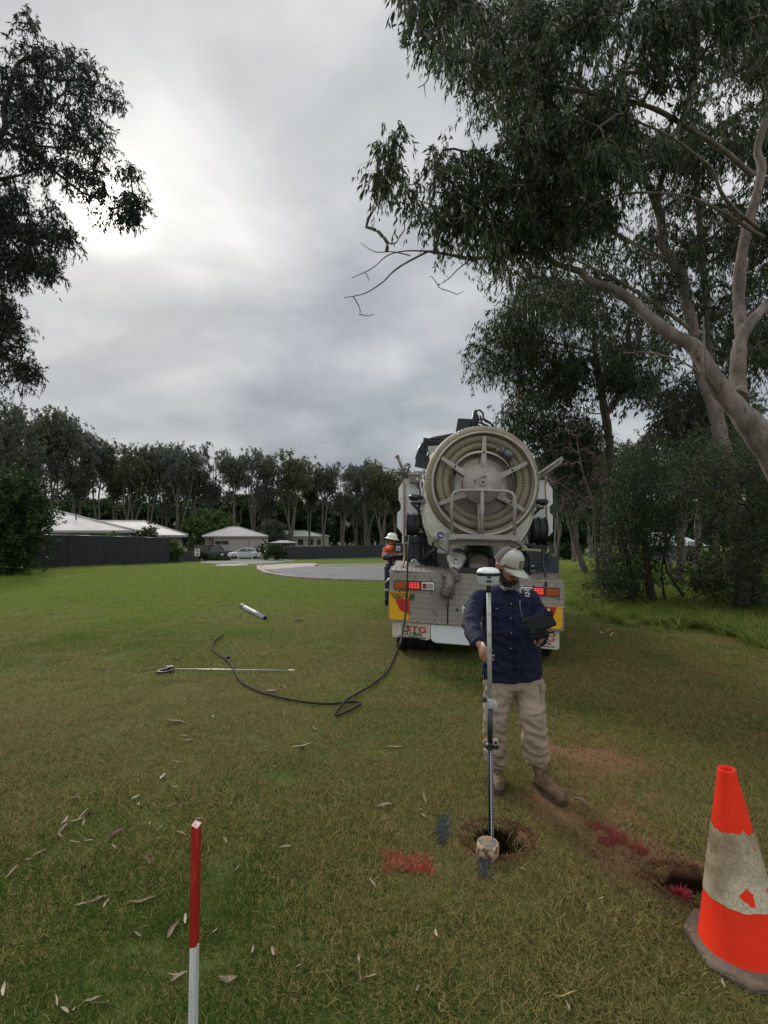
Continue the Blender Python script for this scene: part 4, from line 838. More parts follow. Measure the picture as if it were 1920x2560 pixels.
S5 = lambda cx, cy, d: P(1380+cx/2.911, 900+cy/2.911, d)
S7 = lambda cx, cy, d: P(cx/2.01*.94-6, cy/2.01, d)
K_ = 1.1573
r_ = np.random.default_rng(5)
def patchy(seed, s=70, lo=.15):
    def f(x, y): v = float(fbm(x, y, s, seed)); return lo*.6+(1-lo*.6)*float(sm((v-.40)/.16))
    return f
# --- big leaning gum on the right: trunk base is just outside the frame
limbs = [([P(2150, 1700, 6.7), P(2080, 1500, 6.65), P(2000, 1270, 6.6), S6(1659, 1750, 6.5), S6(1560, 1625, 6.5), S6(1480, 1530, 6.55), S6(1410, 1420, 6.6), S6(1360, 1350, 6.7), S6(1285, 1310, 6.8), S6(1205, 1250, 6.9), S6(1130, 1182, 7.0), S6(1050, 1130, 7.1), S6(960, 1100, 7.2), S6(930, 1065, 7.2), S6(850, 1040, 7.3), S6(760, 1000, 7.3), S6(690, 990, 7.4), S6(600, 1000, 7.4), S6(500, 1012, 7.5), S6(420, 998, 7.5), S6(330, 983, 7.5)],
          [.28, .24, .21, .18, .145, .118, .105, .094, .085, .078, .072, .064, .054, .048, .042, .037, .034, .031, .028, .023, .017]),
         ([S6(330, 983, 7.5), S6(240, 1030, 7.55), S6(190, 1065, 7.6), S6(150, 1105, 7.6), S6(80, 1148, 7.6), S6(0, 1165, 7.6)], [.015, .014, .012, .010, .008, .005]),
         ([S6(330, 983, 7.5), S6(240, 982, 7.4), S6(170, 1000, 7.3), S6(110, 1050, 7.3), S6(30, 1088, 7.3)], [.012, .010, .008, .007, .005]),
         ([S6(260, 1000, 7.4), S6(190, 985, 7.4), S6(120, 985, 7.5), S6(65, 950, 7.5)], [.009, .008, .006, .004]),
         ([S6(500, 1012, 7.5), S6(450, 1050, 7.5), S6(410, 1090, 7.5), S6(375, 1112, 7.5)], [.009, .008, .006, .003]),
         ([S6(1540, 1560, 6.6), S6(1540, 1480, 6.8), S6(1545, 1380, 6.9), S6(1560, 1310, 7.0), S6(1610, 1240, 7.1), S6(1700, 1150, 7.2)], [.12, .10, .09, .08, .07, .06]),
         ([S6(1560, 1320, 7.2), S6(1545, 1180, 7.5), S6(1550, 1050, 7.6), S6(1575, 900, 7.7), S6(1610, 780, 7.8), S6(1635, 660, 7.9), S6(1618, 580, 8), S6(1660, 430, 8), S6(1690, 200, 8)], [.085, .082, .078, .072, .068, .062, .058, .052, .04]),
         ([S6(1600, 690, 7.8), S6(1500, 600, 7.6), S6(1420, 545, 7.3), S6(1370, 515, 7.0), S6(1200, 420, 6.8), S6(950, 360, 6.6), S6(705, 318, 6.6), S6(600, 288, 6.6), S6(530, 258, 6.6), S6(460, 222, 6.6), S6(390, 190, 6.6), S6(340, 150, 6.6)], [.045, .04, .036, .034, .03, .025, .02, .017, .014, .012, .008, .006]),
         ([S6(1640, 930, 7.6), S6(1560, 880, 7.4), S6(1480, 830, 7.2), S6(1380, 780, 7.0), S6(1290, 760, 6.9), S6(1120, 755, 6.8), S6(1000, 790, 6.7), S6(900, 830, 6.7)], [.03, .026, .024, .02, .018, .015, .012, .008]),
         ([S6(1620, 890, 7.5), S6(1540, 830, 7.2), S6(1480, 760, 7.0), S6(1440, 665, 6.8), S6(1380, 610, 6.6), S6(1250, 520, 6.4), S6(1000, 420, 6.2)], [.03, .028, .024, .02, .018, .014, .01]),
         ([S6(1470, 1540, 6.5), S6(1420, 1470, 6.4), S6(1410, 1350, 6.3), S6(1405, 1240, 6.3)], [.018, .022, .014, .01]),
         ([S6(1420, 1480, 6.4), S6(1330, 1420, 6.5), S6(1200, 1380, 6.6), S6(1100, 1382, 6.6)], [.014, .012, .012, .008]),
         ([S6(1210, 1000, 7.5), S6(1120, 950, 7.5), S6(1020, 900, 7.5), S6(960, 882, 7.5)], [.02, .016, .013, .008])]
PA = [(865, -60), (868, 30), (885, 70), (915, 100), (950, 135), (1000, 150), (1040, 165), (1090, 165), (1120, 220), (1120, 330), (1250, 400), (1360, 360), (1400, 250), (1560, 200), (1720, 180), (1740, -60)]
PB = [(1110, 275), (1045, 285), (1020, 310), (965, 300), (915, 305), (890, 345), (862, 280), (848, 285), (838, 320), (805, 350), (795, 385), (812, 400), (835, 385), (860, 400), (895, 430), (915, 465), (950, 490), (1000, 515), (1060, 530), (1130, 520), (1250, 520), (1330, 450), (1280, 350)]
TG = sample_poly(PA, 450, 5.6, 8.6, r_, K_, fn=patchy(1, 85, .06)) + sample_poly(PB, 205, 6.4, 8.2, r_, K_, fn=patchy(2, 62, .03))
BARE = [S6(*q, 7.4) for q in [(120, 900), (150, 925), (215, 930), (170, 950), (130, 800), (60, 1230), (120, 1228), (100, 1100), (320, 385), (285, 345), (430, 240), (380, 1130), (470, 1140), (600, 1165), (630, 1080), (620, 1130), (335, 1080), (355, 965), (230, 850), (125, 900)]]
make_tree('gum_tree', 'large pale gum leaning in from the right, its limb reaching over the truck', 'tree', (G(2150, 1700).x, 6.7, -.15), limbs, TG, bark_pale, leaf_near, 11, sprk=dict(ntw=7, nlf=14, spread=.09, tl=(.14, .34), L=(.08, .16), Wd=(.020, .034)), growk=dict(rtip=.0060, step=.2, rmax=.05), bare=BARE)
# --- second gum behind it
limbs = [([P(1862, 1500, 14.6), P(1835, 1250, 14.6), P(1820, 1154, 14.6), P(1802, 1092, 14.6), P(1785, 1017, 14.7), P(1754, 934, 14.8), P(1735, 830, 15.0), P(1718, 760, 15.1), S6(1330, 1100, 15.2), S6(1290, 1030, 15.3), S6(1250, 960, 15.3), S6(1240, 860, 15.4), S6(1215, 780, 15.4), S6(1175, 690, 15.5), S6(1140, 600, 15.6), S6(1120, 500, 15.6), S6(1050, 300, 15.6)], [0.237, 0.213, 0.200, 0.194, 0.188, 0.175, 0.163, 0.156, 0.150, 0.144, 0.138, 0.131, 0.125, 0.106, 0.088, 0.062, 0.037]),
         ([S6(1225, 765, 15.4), S6(1258, 660, 15.4), S6(1310, 545, 15.4), S6(1370, 300, 15.6), S6(1400, 50, 15.6)], [0.094, 0.081, 0.069, 0.050, 0.037]),
         ([P(1785, 1017, 14.7), S6(1430, 1330, 15.1), S6(1415, 1150, 15.4), S6(1400, 1000, 15.6), S6(1380, 700, 15.6), S6(1360, 500, 15.6)], [0.112, 0.112, 0.106, 0.100, 0.075, 0.062]),
         ([S6(1290, 1030, 15.3), S6(1150, 960, 15.1), S6(1000, 880, 14.9), S6(800, 800, 14.6), S6(650, 700, 14.6)], [0.062, 0.050, 0.037, 0.025, 0.015]),
         ([P(1735, 830, 15.0), P(1640, 760, 14.9), P(1540, 700, 14.8), P(1420, 640, 14.6), P(1330, 600, 14.6)], [0.062, 0.056, 0.044, 0.031, 0.019])]
PC = [(1180, 300), (1659, 250), (1740, 500), (1720, 800), (1560, 790), (1500, 700), (1400, 790), (1300, 760), (1200, 700), (1120, 640), (1040, 590), (950, 530), (1000, 420)]
def gaps(x, y):
    v = patchy(3, 80, .1)(x, y); gx_ = x/K_; gy_ = y/K_
    if gx_ > 1540 and 470 < gy_ < 760: v *= .9
    return v
TG = sample_poly(PC, 500, 14, 18.5, r_, K_, fn=gaps) + sample_poly([(1500, 420), (1740, 380), (1740, 860), (1540, 800)], 110, 14, 18, r_, K_) + sample_poly([(900, -50), (1740, -50), (1740, 350), (1100, 350), (930, 110)], 330, 12, 16, r_, K_, fn=patchy(8))
make_tree('gum_tree', 'upright pale trunked gum standing behind the leaning gum on the right', 'tree', (P(1862, 1500, 14.6).x, 14.6, -.15), limbs, TG, bark_pale, leaf_near, 12, sprk=dict(ntw=8, nlf=15, spread=.20, tl=(.25, .6), L=(.12, .22), Wd=(.026, .042)), growk=dict(rtip=.010, step=.4, rmax=.08))
# --- third gum, lower-left bunches over the truck
limbs = [([P(1520, 1436, 24), P(1512, 1300, 24), P(1524, 1140, 24), P(1520, 1080, 24), P(1508, 1010, 24), P(1498, 950, 24), P(1488, 880, 24), P(1480, 800, 24), P(1440, 700, 24)], [.23, .21, .20, .19, .18, .16, .14, .10, .06]),
         ([P(1512, 1040, 24), P(1541, 1003, 24), P(1556, 940, 24), P(1566, 880, 24), P(1574, 800, 24), P(1590, 700, 24)], [.12, .12, .11, .09, .07, .05]),
         ([P(1488, 880, 24), P(1400, 860, 23), P(1320, 850, 22), P(1220, 880, 21)], [.08, .06, .04, .02])]
PD = [(1120, 620), (1085, 680), (1050, 720), (1022, 755), (1018, 790), (1050, 785), (1090, 800), (1105, 845), (1150, 865), (1230, 840), (1400, 830), (1470, 760), (1400, 640), (1240, 600)]
TG = sample_poly(PD, 430, 20, 26, r_, K_, fn=patchy(4, 60, .2)) + sample_poly([(1070, 905), (1090, 885), (1130, 890), (1200, 890), (1260, 870), (1300, 940), (1250, 1010), (1130, 960)], 120, 22, 26, r_, K_, fn=patchy(14, 50, .2))
make_tree('gum_tree', 'tall slim gum with a forked pale trunk rising right behind the truck', 'tree', (P(1520, 1436, 24).x, 24, H(10, 24)), limbs, TG, bark_pale, leaf_near, 13, sprk=dict(ntw=8, nlf=16, spread=.32, tl=(.4, .9), L=(.16, .26), Wd=(.035, .055)), growk=dict(rtip=.010, step=.8, rmax=.08), twigs=False)
# --- left tree, base outside the frame
limbs = [([P(-420, 1560, 10.5), P(-380, 1200, 10.5), P(-300, 900, 10.3), P(-160, 600, 10), S7(-60, 720, 10), S7(0, 690, 10), S7(40, 640, 10), S7(36, 540, 10), S7(60, 460, 10), S7(80, 385, 10), S7(110, 320, 10), S7(170, 290, 10), S7(250, 280, 10), S7(330, 300, 10)], [.28, .24, .19, .14, .08, .065, .06, .055, .05, .045, .035, .028, .02, .012]),
         ([S7(36, 660, 10), S7(110, 692, 10), S7(160, 645, 10), S7(210, 618, 10), S7(300, 628, 10), S7(420, 660, 10)], [.045, .035, .03, .024, .02, .01]),
         ([S7(80, 385, 10), S7(200, 380, 9.9), S7(330, 402, 9.8), S7(470, 400, 9.7), S7(560, 425, 9.6)], [.035, .028, .022, .016, .008]),
         ([P(-160, 620, 10.2), S7(0, 750, 10.2), S7(90, 735, 10.2), S7(210, 780, 10.1), S7(280, 840, 10), S7(370, 910, 9.9), S7(450, 965, 9.8), S7(530, 1000, 9.8), S7(600, 1045, 9.8), S7(660, 1050, 9.8), S7(730, 1080, 9.8)], [.07, .055, .045, .038, .032, .026, .02, .015, .012, .01, .006]),
         ([S7(90, 735, 10.2), S7(170, 730, 10.2), S7(290, 740, 10.2), S7(430, 760, 10.2), S7(560, 800, 10.2)], [.03, .025, .02, .014, .008]),
         ([S7(0, 900, 10.6), S7(120, 880, 10.6), S7(200, 850, 10.5), S7(260, 830, 10.4)], [.03, .024, .02, .01]),
         ([P(-380, 1200, 10.5), P(-150, 760, 11), S7(0, 1180, 11.5), S7(150, 1170, 11.6), S7(300, 1180, 11.6)], [.16, .09, .05, .03, .015]),
         ([P(-380, 1260, 10.5), P(-160, 900, 11.5), S7(0, 1640, 12), S7(80, 1700, 12), S7(150, 1750, 12)], [.16, .09, .05, .03, .015])]
L1 = [(-160, 150), (90, 200), (135, 130), (150, 65), (200, 75), (235, 150), (290, 230), (340, 265), (400, 270), (430, 300), (480, 285), (520, 330), (560, 320), (640, 360), (680, 440), (690, 490), (640, 540), (580, 520), (540, 500), (500, 560), (540, 610), (590, 680), (650, 740), (640, 830), (600, 850), (560, 900), (590, 980), (600, 1060), (560, 1090), (520, 1050), (470, 980), (400, 950), (300, 900), (200, 900), (100, 800), (0, 830), (-160, 900)]
L1b = [(690, 820), (740, 870), (715, 890), (690, 850)]; L1c = [(660, 1000), (700, 950), (745, 980), (765, 1090), (715, 1105), (660, 1050)]
L2 = [(-160, 850), (100, 880), (200, 930), (290, 1000), (360, 1080), (410, 1170), (475, 1235), (440, 1255), (370, 1240), (290, 1230), (320, 1330), (310, 1400), (250, 1380), (180, 1400), (120, 1440), (-160, 1450)]
L3 = [(-160, 1430), (60, 1500), (140, 1580), (150, 1690), (190, 1800), (230, 1890), (200, 1930), (100, 1960), (60, 1900), (-160, 2000)]
TG = sample_poly([(x*.94-18, y) for x, y in L1], 225, 9.2, 10.8, r_, 1/2.01, fn=patchy(5, 42, .03))+sample_poly([(x*.94-18, y) for x, y in L1b], 5, 9.8, 10, r_, 1/2.01)+sample_poly([(x*.94-18, y) for x, y in L1c], 20, 9.6, 10, r_, 1/2.01)+sample_poly([(x*.92-14, y) for x, y in L2], 230, 10.5, 13, r_, 1/2.01, fn=patchy(6, 50, .15))+sample_poly([(x*.92-14, y) for x, y in L3], 180, 11.5, 14, r_, 1/2.01, fn=patchy(7, 50, .2))
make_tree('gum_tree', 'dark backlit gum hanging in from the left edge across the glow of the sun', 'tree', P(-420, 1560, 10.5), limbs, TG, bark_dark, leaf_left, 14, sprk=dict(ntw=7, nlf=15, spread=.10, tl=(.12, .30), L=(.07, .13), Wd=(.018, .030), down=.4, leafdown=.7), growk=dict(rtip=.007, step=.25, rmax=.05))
# --- shrubs on the right
def bush(name, label, poly, n, d0, d1, leafm, stems, seed, spr, k=1, ox=0, oy=0, group=None, cat='shrub', barkm=None, twigs=False, lo=.12):
    r = np.random.default_rng(seed); TG = sample_poly(poly, n, d0, d1, r, k, ox, oy, fn=patchy(seed, 40, lo)); b = stems[0][0][0]
    return make_tree(name, label, cat, (b.x, b.y, H(b.x, b.y)), stems, TG, barkm or bark_dark, leafm, seed, group, twigs, spr, dict(rtip=.006, step=.5, rmax=.05))
spA = dict(ntw=7, nlf=16, spread=.20, tl=(.2, .5), L=(.05, .10), Wd=(.014, .026), down=.1, leafdown=.15, droop=.05)
k5 = 1/2.911
bush('dark_shrub', 'dense dark green shrub with a stout trunk just right of the truck', [(470, 640), (700, 560), (860, 760), (880, 1000), (850, 1300), (760, 1560), (600, 1700), (480, 1720), (400, 1560), (380, 1300), (300, 1330), (250, 1230), (420, 1100), (440, 850)], 330, 12.3, 15, leaf_dark,
     [([S5(745, 1795, 13), S5(700, 1600, 13), S5(680, 1400, 13.3), S5(650, 1100, 13.5), S5(640, 850, 13.6)], [.11, .10, .09, .06, .03]), ([S5(600, 1745, 13.6), S5(560, 1500, 13.6), S5(500, 1250, 13.6)], [.09, .07, .03]), ([S5(820, 1740, 13), S5(800, 1500, 13), S5(860, 1300, 13.1), S5(910, 1240, 13.2)], [.03, .028, .02, .012]), ([S5(960, 1720, 13), S5(850, 1560, 13), S5(810, 1400, 13.1)], [.035, .03, .018])], 21, spA, k5, 1380, 900, lo=.2)
bush('dark_shrub', 'wide grey green feathery shrub filling the right edge under the gums', [(880, 700), (1000, 620), (1300, 640), (1640, 620), (1900, 800), (1900, 1750), (1640, 1780), (1300, 1700), (1180, 1620), (1080, 1560), (1000, 1400), (1080, 1150), (900, 1050), (840, 900)], 560, 10.5, 14, leaf_olive,
     [([S5(1380, 1790, 12), S5(1370, 1600, 12), S5(1400, 1300, 12.2), S5(1440, 1000, 12.4), S5(1430, 800, 12.5)], [.16, .14, .12, .09, .04]), ([S5(1480, 1790, 12.4), S5(1500, 1500, 12.4), S5(1600, 1200, 12.4)], [.12, .09, .04])], 22, spA, k5, 1380, 900)
bush('dark_shrub', 'low scrubby bush with thin twigs at the left foot of the dark shrub', [(240, 1600), (320, 1540), (440, 1560), (540, 1640), (560, 1740), (400, 1760), (300, 1720)], 90, 13, 14.5, leaf_olive, [([S5(420, 1760, 13.8), S5(400, 1680, 13.8)], [.03, .02])], 23, dict(spA, ntw=6, nlf=8), k5, 1380, 900)
bush('low_bush', 'small leafy bush hanging low between the two dark shrubs', [(980, 1540), (1160, 1540), (1240, 1640), (1120, 1660), (1000, 1610)], 45, 12.5, 13.5, leaf_dark, [([S5(1180, 1730, 13), S5(1120, 1600, 13)], [.03, .02])], 24, spA, k5, 1380, 900)
# --- bare bush
r = np.random.default_rng(31); tg_ = sample_poly([(0, 420), (200, 330), (380, 420), (480, 600), (440, 900), (420, 1050), (250, 1100), (60, 1150), (-60, 1000), (-80, 600)], 420, 17, 20, r, k5, 1380, 900)
make_tree('bare_tree', 'leafless reddish thicket of fine twigs between the truck and the dark shrub', 'tree', (S5(330, 1560, 18).x, 18, H(9, 18)), [([S5(330, 1560, 18), S5(320, 1300, 18), S5(300, 1050, 18), S5(220, 800, 18), S5(180, 550, 18)], [.06, .05, .045, .03, .015]), ([S5(340, 1500, 18.2), S5(380, 1150, 18.2), S5(390, 800, 18.2), S5(360, 500, 18.2)], [.05, .04, .03, .015]), ([S5(300, 1050, 18), S5(150, 960, 18), S5(30, 880, 18)], [.03, .02, .01])],
          [], twig_red, leaf_olive, 31, growk=dict(rtip=.005, step=.35, jit=.22, rmax=.04), bare=tg_)
# --- slim trunks standing on the grass behind
def slim(label, pts, rs, d, seed, poly=None, n=0):
    pts = [S5(*q, d) for q in pts]; TG = sample_poly(poly, n, d-2, d+2, np.random.default_rng(seed), k5, 1380, 900) if poly else []
    make_tree('slim_gum_tree', label, 'tree', (pts[0].x, pts[0].y, H(pts[0].x, pts[0].y)), [(pts, rs)], TG, bark_grey, leaf_far, seed, 'slim gums on the grass at the right', False, dict(ntw=7, nlf=12, spread=.5, tl=(.5, 1.1), L=(.2, .35), Wd=(.05, .09), down=.3, leafdown=.6), dict(rtip=.012, step=1., rmax=.06))
slim('slim gum leaning left, its foot on open grass right of the truck', [(238, 1540), (205, 1440), (165, 1310), (120, 1150), (90, 1000), (70, 860)], [.16, .15, .13, .11, .08, .05], 25, 41, [(-80, 700), (60, 620), (240, 700), (250, 980), (60, 1020), (-60, 900)], 70)
slim('short dark straight trunk just left of the leaning slim gum', [(160, 1468), (158, 1380), (150, 1250), (130, 1050)], [.13, .12, .10, .06], 33, 42)
slim('slim gum trunk seen between the dark shrubs in front of the white roof', [(915, 1600), (945, 1420), (935, 1300), (950, 1150), (980, 900), (1000, 600)], [.16, .15, .14, .13, .10, .06], 20, 43, [(800, 200), (1150, 200), (1250, 500), (1100, 700), (850, 600)], 110)
slim('thin crooked trunk leaning beside the trunk in front of the white roof', [(885, 1590), (850, 1450), (820, 1250), (815, 1120), (760, 900)], [.08, .07, .06, .05, .03], 19, 44)
slim('pale trunk standing alone between the white roof and the wide shrub', [(1058, 1560), (1065, 1400), (1060, 1200), (1075, 1000), (1060, 700)], [.17, .16, .15, .12, .08], 27, 45, [(1000, 300), (1400, 250), (1500, 600), (1300, 800), (1050, 700)], 110)
slim('thin pale stem far off beside the truck side panel', [(28, 1440), (22, 1300), (30, 1180), (60, 1000)], [.09, .08, .07, .04], 40, 46)
# --- background gum prototypes
def proto(seed, hgt, wid, nst, low=.42, dense=1.0, leaf=None, bark=None):
    r = np.random.default_rng(seed); cs = []
    while len(cs) < int(105*dense):
        q = r.uniform(-1, 1, 3)
        if (q**2).sum() > 1: continue
        rad = wid*(.55+.45*(q[2]+1)/2) if q[2] < .2 else wid
        z = hgt*(low+(1-low)*(q[2]+1)/2*.97); cs.append((q[0]*rad, q[1]*rad, z))
    cs = np.array(cs)
    # drop a few sectors so that sky shows through
    v = fbm(cs[:, 0]+50, cs[:, 2]+seed, hgt*.16, seed); cs = cs[v > np.quantile(v, .42)]
    limbs = []
    for k in range(nst):
        a = 6.28*k/nst+r.random(); l = wid*(.15+.35*r.random()); p = [Vector((.25*math.cos(a)*k, .25*math.sin(a)*k, -1.0))]
        for f in (.15, .3, .45, .62, .8): p.append(Vector((math.cos(a)*l*f*1.2+r.normal()*.15, math.sin(a)*l*f*1.2+r.normal()*.15, hgt*f)))
        limbs.append((p, [.23, .20, .17, .14, .10, .05]))
    mb = MB(); grow(limbs, [Vector(c) for c in cs], mb, rtip=.028, step=1.6, jit=.15, rmax=.11, sides=4)
    V, tint, *_ = sprays(cs, r, ntw=11, nlf=18, spread=hgt*.026, tl=(hgt*.02, hgt*.05), L=(.28, .55), Wd=(.10, .2), down=.2, leafdown=.5, droop=.3)
    return mb.mesh('trunk', bark or bark_grey), quads_mesh('crown', V, leaf or leaf_far, tint)
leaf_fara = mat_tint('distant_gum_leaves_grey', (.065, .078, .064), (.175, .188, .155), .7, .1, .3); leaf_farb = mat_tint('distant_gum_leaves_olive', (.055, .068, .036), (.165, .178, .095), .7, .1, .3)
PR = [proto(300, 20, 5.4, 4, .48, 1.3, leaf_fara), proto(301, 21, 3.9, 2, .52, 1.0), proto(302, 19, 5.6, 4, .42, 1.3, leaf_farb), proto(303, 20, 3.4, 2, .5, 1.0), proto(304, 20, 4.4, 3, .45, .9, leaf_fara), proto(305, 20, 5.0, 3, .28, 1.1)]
PD_ = [proto(310, 12, 3.2, 2, .12, 1.3, leaf_far), proto(311, 12, 3.6, 3, .1, 1.4, leaf_dark), proto(312, 11, 3.0, 1, .15, 1.2, leaf_dark)]
def place(pr, px, ytop, d, hp, label, group, name='gum_tree', wide=1.0, rot=None):
    x = ray(px, 1340).x/ray(px, 1340).y*d; z0 = H(x, d); h = CAMH+(1340-ytop)*d/1300-z0; s = h/hp
    t_ = thing(name, label, 'tree', (x, d, z0), (0, 0, rot if rot is not None else px*1.3), group); t_.scale = (s*wide, s*wide, s)
    link('trunk', pr[0], t_); link('crown', pr[1], t_); return t_
tops = [(-60, 1010, 66, 0), (30, 1000, 62, 5), (72, 990, 70, 2), (130, 1008, 72, 0), (185, 1036, 78, 4), (241, 1060, 82, 1), (285, 1100, 90, 3), (325, 1093, 88, 2), (374, 1071, 90, 1), (410, 1105, 98, 5), (446, 1099, 90, 0), (482, 1096, 95, 3), (527, 1094, 98, 4), (583, 1107, 96, 1), (633, 1112, 100, 0), (665, 1150, 112, 5), (728, 1106, 100, 2), (775, 1135, 110, 3), (809, 1133, 104, 1), (856, 1147, 106, 4), (890, 1165, 118, 5), (919, 1140, 108, 0), (955, 1143, 104, 2), (988, 1150, 110, 3), (1030, 1150, 112, 4)]
where = ['nearest the left edge above the roof', 'second from the left above the roof peak', 'tall and wide left of the roof peak', 'with two pale stems above the big roof', 'above the middle of the big white roof', 'small rounded one above the end of the big roof', 'low one in the gap right of the big roof end', 'broad one above the roof valley', 'highest above the second roof', 'low one above the right hip of the roof', 'above the right eave of the white house', 'above the speed limit sign', 'above the green hedge', 'above the left side of the garage', 'above the garage ridge', 'low one right of the garage roof', 'round headed and tallest of the middle row', 'thin one right of the round headed gum', 'slender one above the far fence', 'single stemmed one above the far fence middle', 'low one behind the far fence', 'wide one left of the truck', 'directly behind the hard hat worker', 'hidden partly by the truck side panel', 'behind the truck']
for (px, yt, d, k), wl in zip(tops, where):
    place(PR[k], px, yt+4, d, [20, 21, 19, 20, 20, 20][k], 'gum in the distant row, '+wl, 'row of tall gums across the background', wide=.80+.25*((k*7+int(px)) % 5)/5)
r = np.random.default_rng(55)
for i in range(40):
    px = -60+i*29+r.uniform(-10, 10); d = r.uniform(112, 150); place(PD_[i % 3], px, r.uniform(1212, 1256), d, [12, 12, 11][i % 3], 'dark lower tree filling in beneath the distant gum row', 'dark understorey trees behind the houses', 'understorey_tree', wide=1.35)
# right side distance
for i, (px, yt, d, k) in enumerate([(1395, 1130, 60, 3), (1440, 1090, 55, 0), (1475, 1150, 75, 4), (1580, 1060, 48, 2), (1640, 1120, 60, 1), (1700, 1050, 45, 5), (1790, 1080, 50, 0), (1860, 1020, 42, 3), (1930, 1060, 48, 2), (1540, 1180, 80, 1), (1980, 1120, 70, 4)]):
    place(PR[k], px, yt, d, [20, 21, 19, 20, 20, 20][k], 'dark gum glimpsed far behind the shrubs on the right', 'distant gums behind the right shrubs', wide=1.1)
for i in range(20):
    px = 1360+i*32+r.uniform(-8, 8); place(PD_[i % 3], px, r.uniform(1225, 1275), r.uniform(85, 120), [12, 12, 11][i % 3], 'dark low tree far off across the grass on the right', 'dark low trees across the right distance', 'understorey_tree', wide=1.4)
# far wooded hill
hx = np.linspace(-420, 520, 190); hy = np.linspace(190, 420, 40); HX, HY = np.meshgrid(hx, hy)
HZ = -3+24*sm((HY-190)/170)*(.75+.5*fbm(HX, HY, 90, 71))*(1-.35*sm((HX-60)/260)) + 2.2*fbm(HX, HY, 8, 72)
mb = MB(); n_ = HX.shape; idx = np.arange(HX.size).reshape(n_); mb.v = [tuple(q) for q in np.stack([HX, HY, HZ], -1).reshape(-1, 3)]; mb.f = np.stack([idx[:-1, :-1], idx[:-1, 1:], idx[1:, 1:], idx[1:, :-1]], -1).reshape(-1, 4).tolist(); mb.m = [0]*len(mb.f); mb.s = [True]*len(mb.f)
hm = mat('wooded_hill', (.030, .042, .022), (.045, .055, .03), .12, .95, c3=(.02, .03, .018)); o = link('hill', mb.mesh('hill', hm)); tag(o, kind='structure')
n = 26000; fx = r.uniform(-420, 520, n); fy = r.uniform(190, 420, n); fz = -3+24*sm((fy-190)/170)*(.75+.5*fbm(fx, fy, 90, 71))*(1-.35*sm((fx-60)/260))+2.2*fbm(fx, fy, 8, 72)
cen = np.stack([fx, fy, fz], -1); cen = np.repeat(cen, 4, 0)+r.normal(size=(n*4, 3))*(1.6, 1.6, 1.3); V = leafq(cen, r.normal(size=(n*4, 3)), r.uniform(1.2, 2.4, n*4), r.uniform(.8, 1.6, n*4), r)
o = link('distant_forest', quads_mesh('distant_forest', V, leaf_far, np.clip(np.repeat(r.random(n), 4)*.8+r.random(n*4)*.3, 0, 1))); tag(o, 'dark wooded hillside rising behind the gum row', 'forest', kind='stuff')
# ================================================================ houses, fences, cars, small far things
def S3(cx, cy, d): return P(cx/3.318, 960+cy/3.318, d)
def S4(cx, cy, d): return P(480+cx/3.19, 1060+cy/3.19, d)
roofm = mat('pale_metal_roof', (.46, .44, .43), (.38, .36, .35), .8, .75, spec=.15, c3=(.38, .35, .33))
t = NT(roofm.node_tree); b = roofm.node_tree.nodes['Principled BSDF']; co = t.n('ShaderNodeTexCoord').outputs['Object']; wv = t.n('ShaderNodeTexWave', wave_type='BANDS', bands_direction='X', i_Scale=1.6); t.l(co, wv.inputs['Vector']); bp = t.n('ShaderNodeBump', i_Strength=.6, i_Distance=.03); t.l(wv.outputs[1], bp.inputs['Height']); t.l(bp.outputs[0], b.inputs['Normal'])
brick = bpy.data.materials.new('beige_brick'); brick.use_nodes = True; t = NT(brick.node_tree); b = brick.node_tree.nodes['Principled BSDF']; co = t.n('ShaderNodeTexCoord').outputs['Object']; mp = t.n('ShaderNodeMapping'); mp.inputs['Rotation'].default_value = (R(90), 0, 0); t.l(co, mp.inputs[0])
bt = t.n('ShaderNodeTexBrick', i_Scale=1.0); bt.inputs['Brick Width'].default_value = .24; bt.inputs['Row Height'].default_value = .086; bt.inputs['Mortar Size'].default_value = .01; bt.inputs['Color1'].default_value = (.36, .27, .22, 1); bt.inputs['Color2'].default_value = (.28, .21, .17, 1); bt.inputs['Mortar'].default_value = (.34, .31, .28, 1)
t.l(mp.outputs[0], bt.inputs['Vector']); t.l(bt.outputs[0], b.inputs['Base Color']); b.inputs['Roughness'].default_value = .9
fencem = mat('charcoal_fence_steel', (.030, .032, .037), (.024, .026, .030), .6, .5); fencem2 = mat('charcoal_fence_rail', (.045, .048, .052), (.038, .04, .045), 1., .5)
glass = mat('dark_window_glass', (.02, .025, .03), (.03, .035, .04), 1., .1, spec=.6); fasc = mat('fascia_grey', (.30, .29, .28)); fdark = mat('dark_gutter', (.06, .06, .065))
render_ = mat('beige_render', (.33, .28, .255), (.30, .255, .235), .8, .8); doorm = mat('roller_door_taupe', (.34, .29, .275), (.31, .27, .255), .8, .5)
creamw = mat('cream_weatherboard', (.50, .48, .38), (.44, .42, .33), 1., .7)
def hip(parent, c, ridge, rise_m=None, th=.18, mats=None, name='roof'):
    """c: four eave corners (front-left, front-right, back-right, back-left); ridge: two points"""
    fl, fr, br, bl = c; r0, r1 = ridge; mb = MB(); dn = Vector((0, 0, -th))
    mb.add([fl, fr, br, bl, r0, r1], [(0, 1, 5, 4), (1, 2, 5), (2, 3, 4, 5), (3, 0, 4)], 0)
    k = [q+dn for q in c]; mb.add(list(c)+k, [(0, 4, 5, 1), (1, 5, 6, 2), (2, 6, 7, 3), (3, 7, 4, 0), (4, 7, 6, 5)], 1)
    for a_, b_ in ((r0, r1), (fr, r1), (fl, r0), (br, r1)): mb.tube([a_+Vector((0, 0, .03)), b_+Vector((0, 0, .03))], .07, 5, 0)
    return mb.build(name, mats or [roofm, fasc], parent)
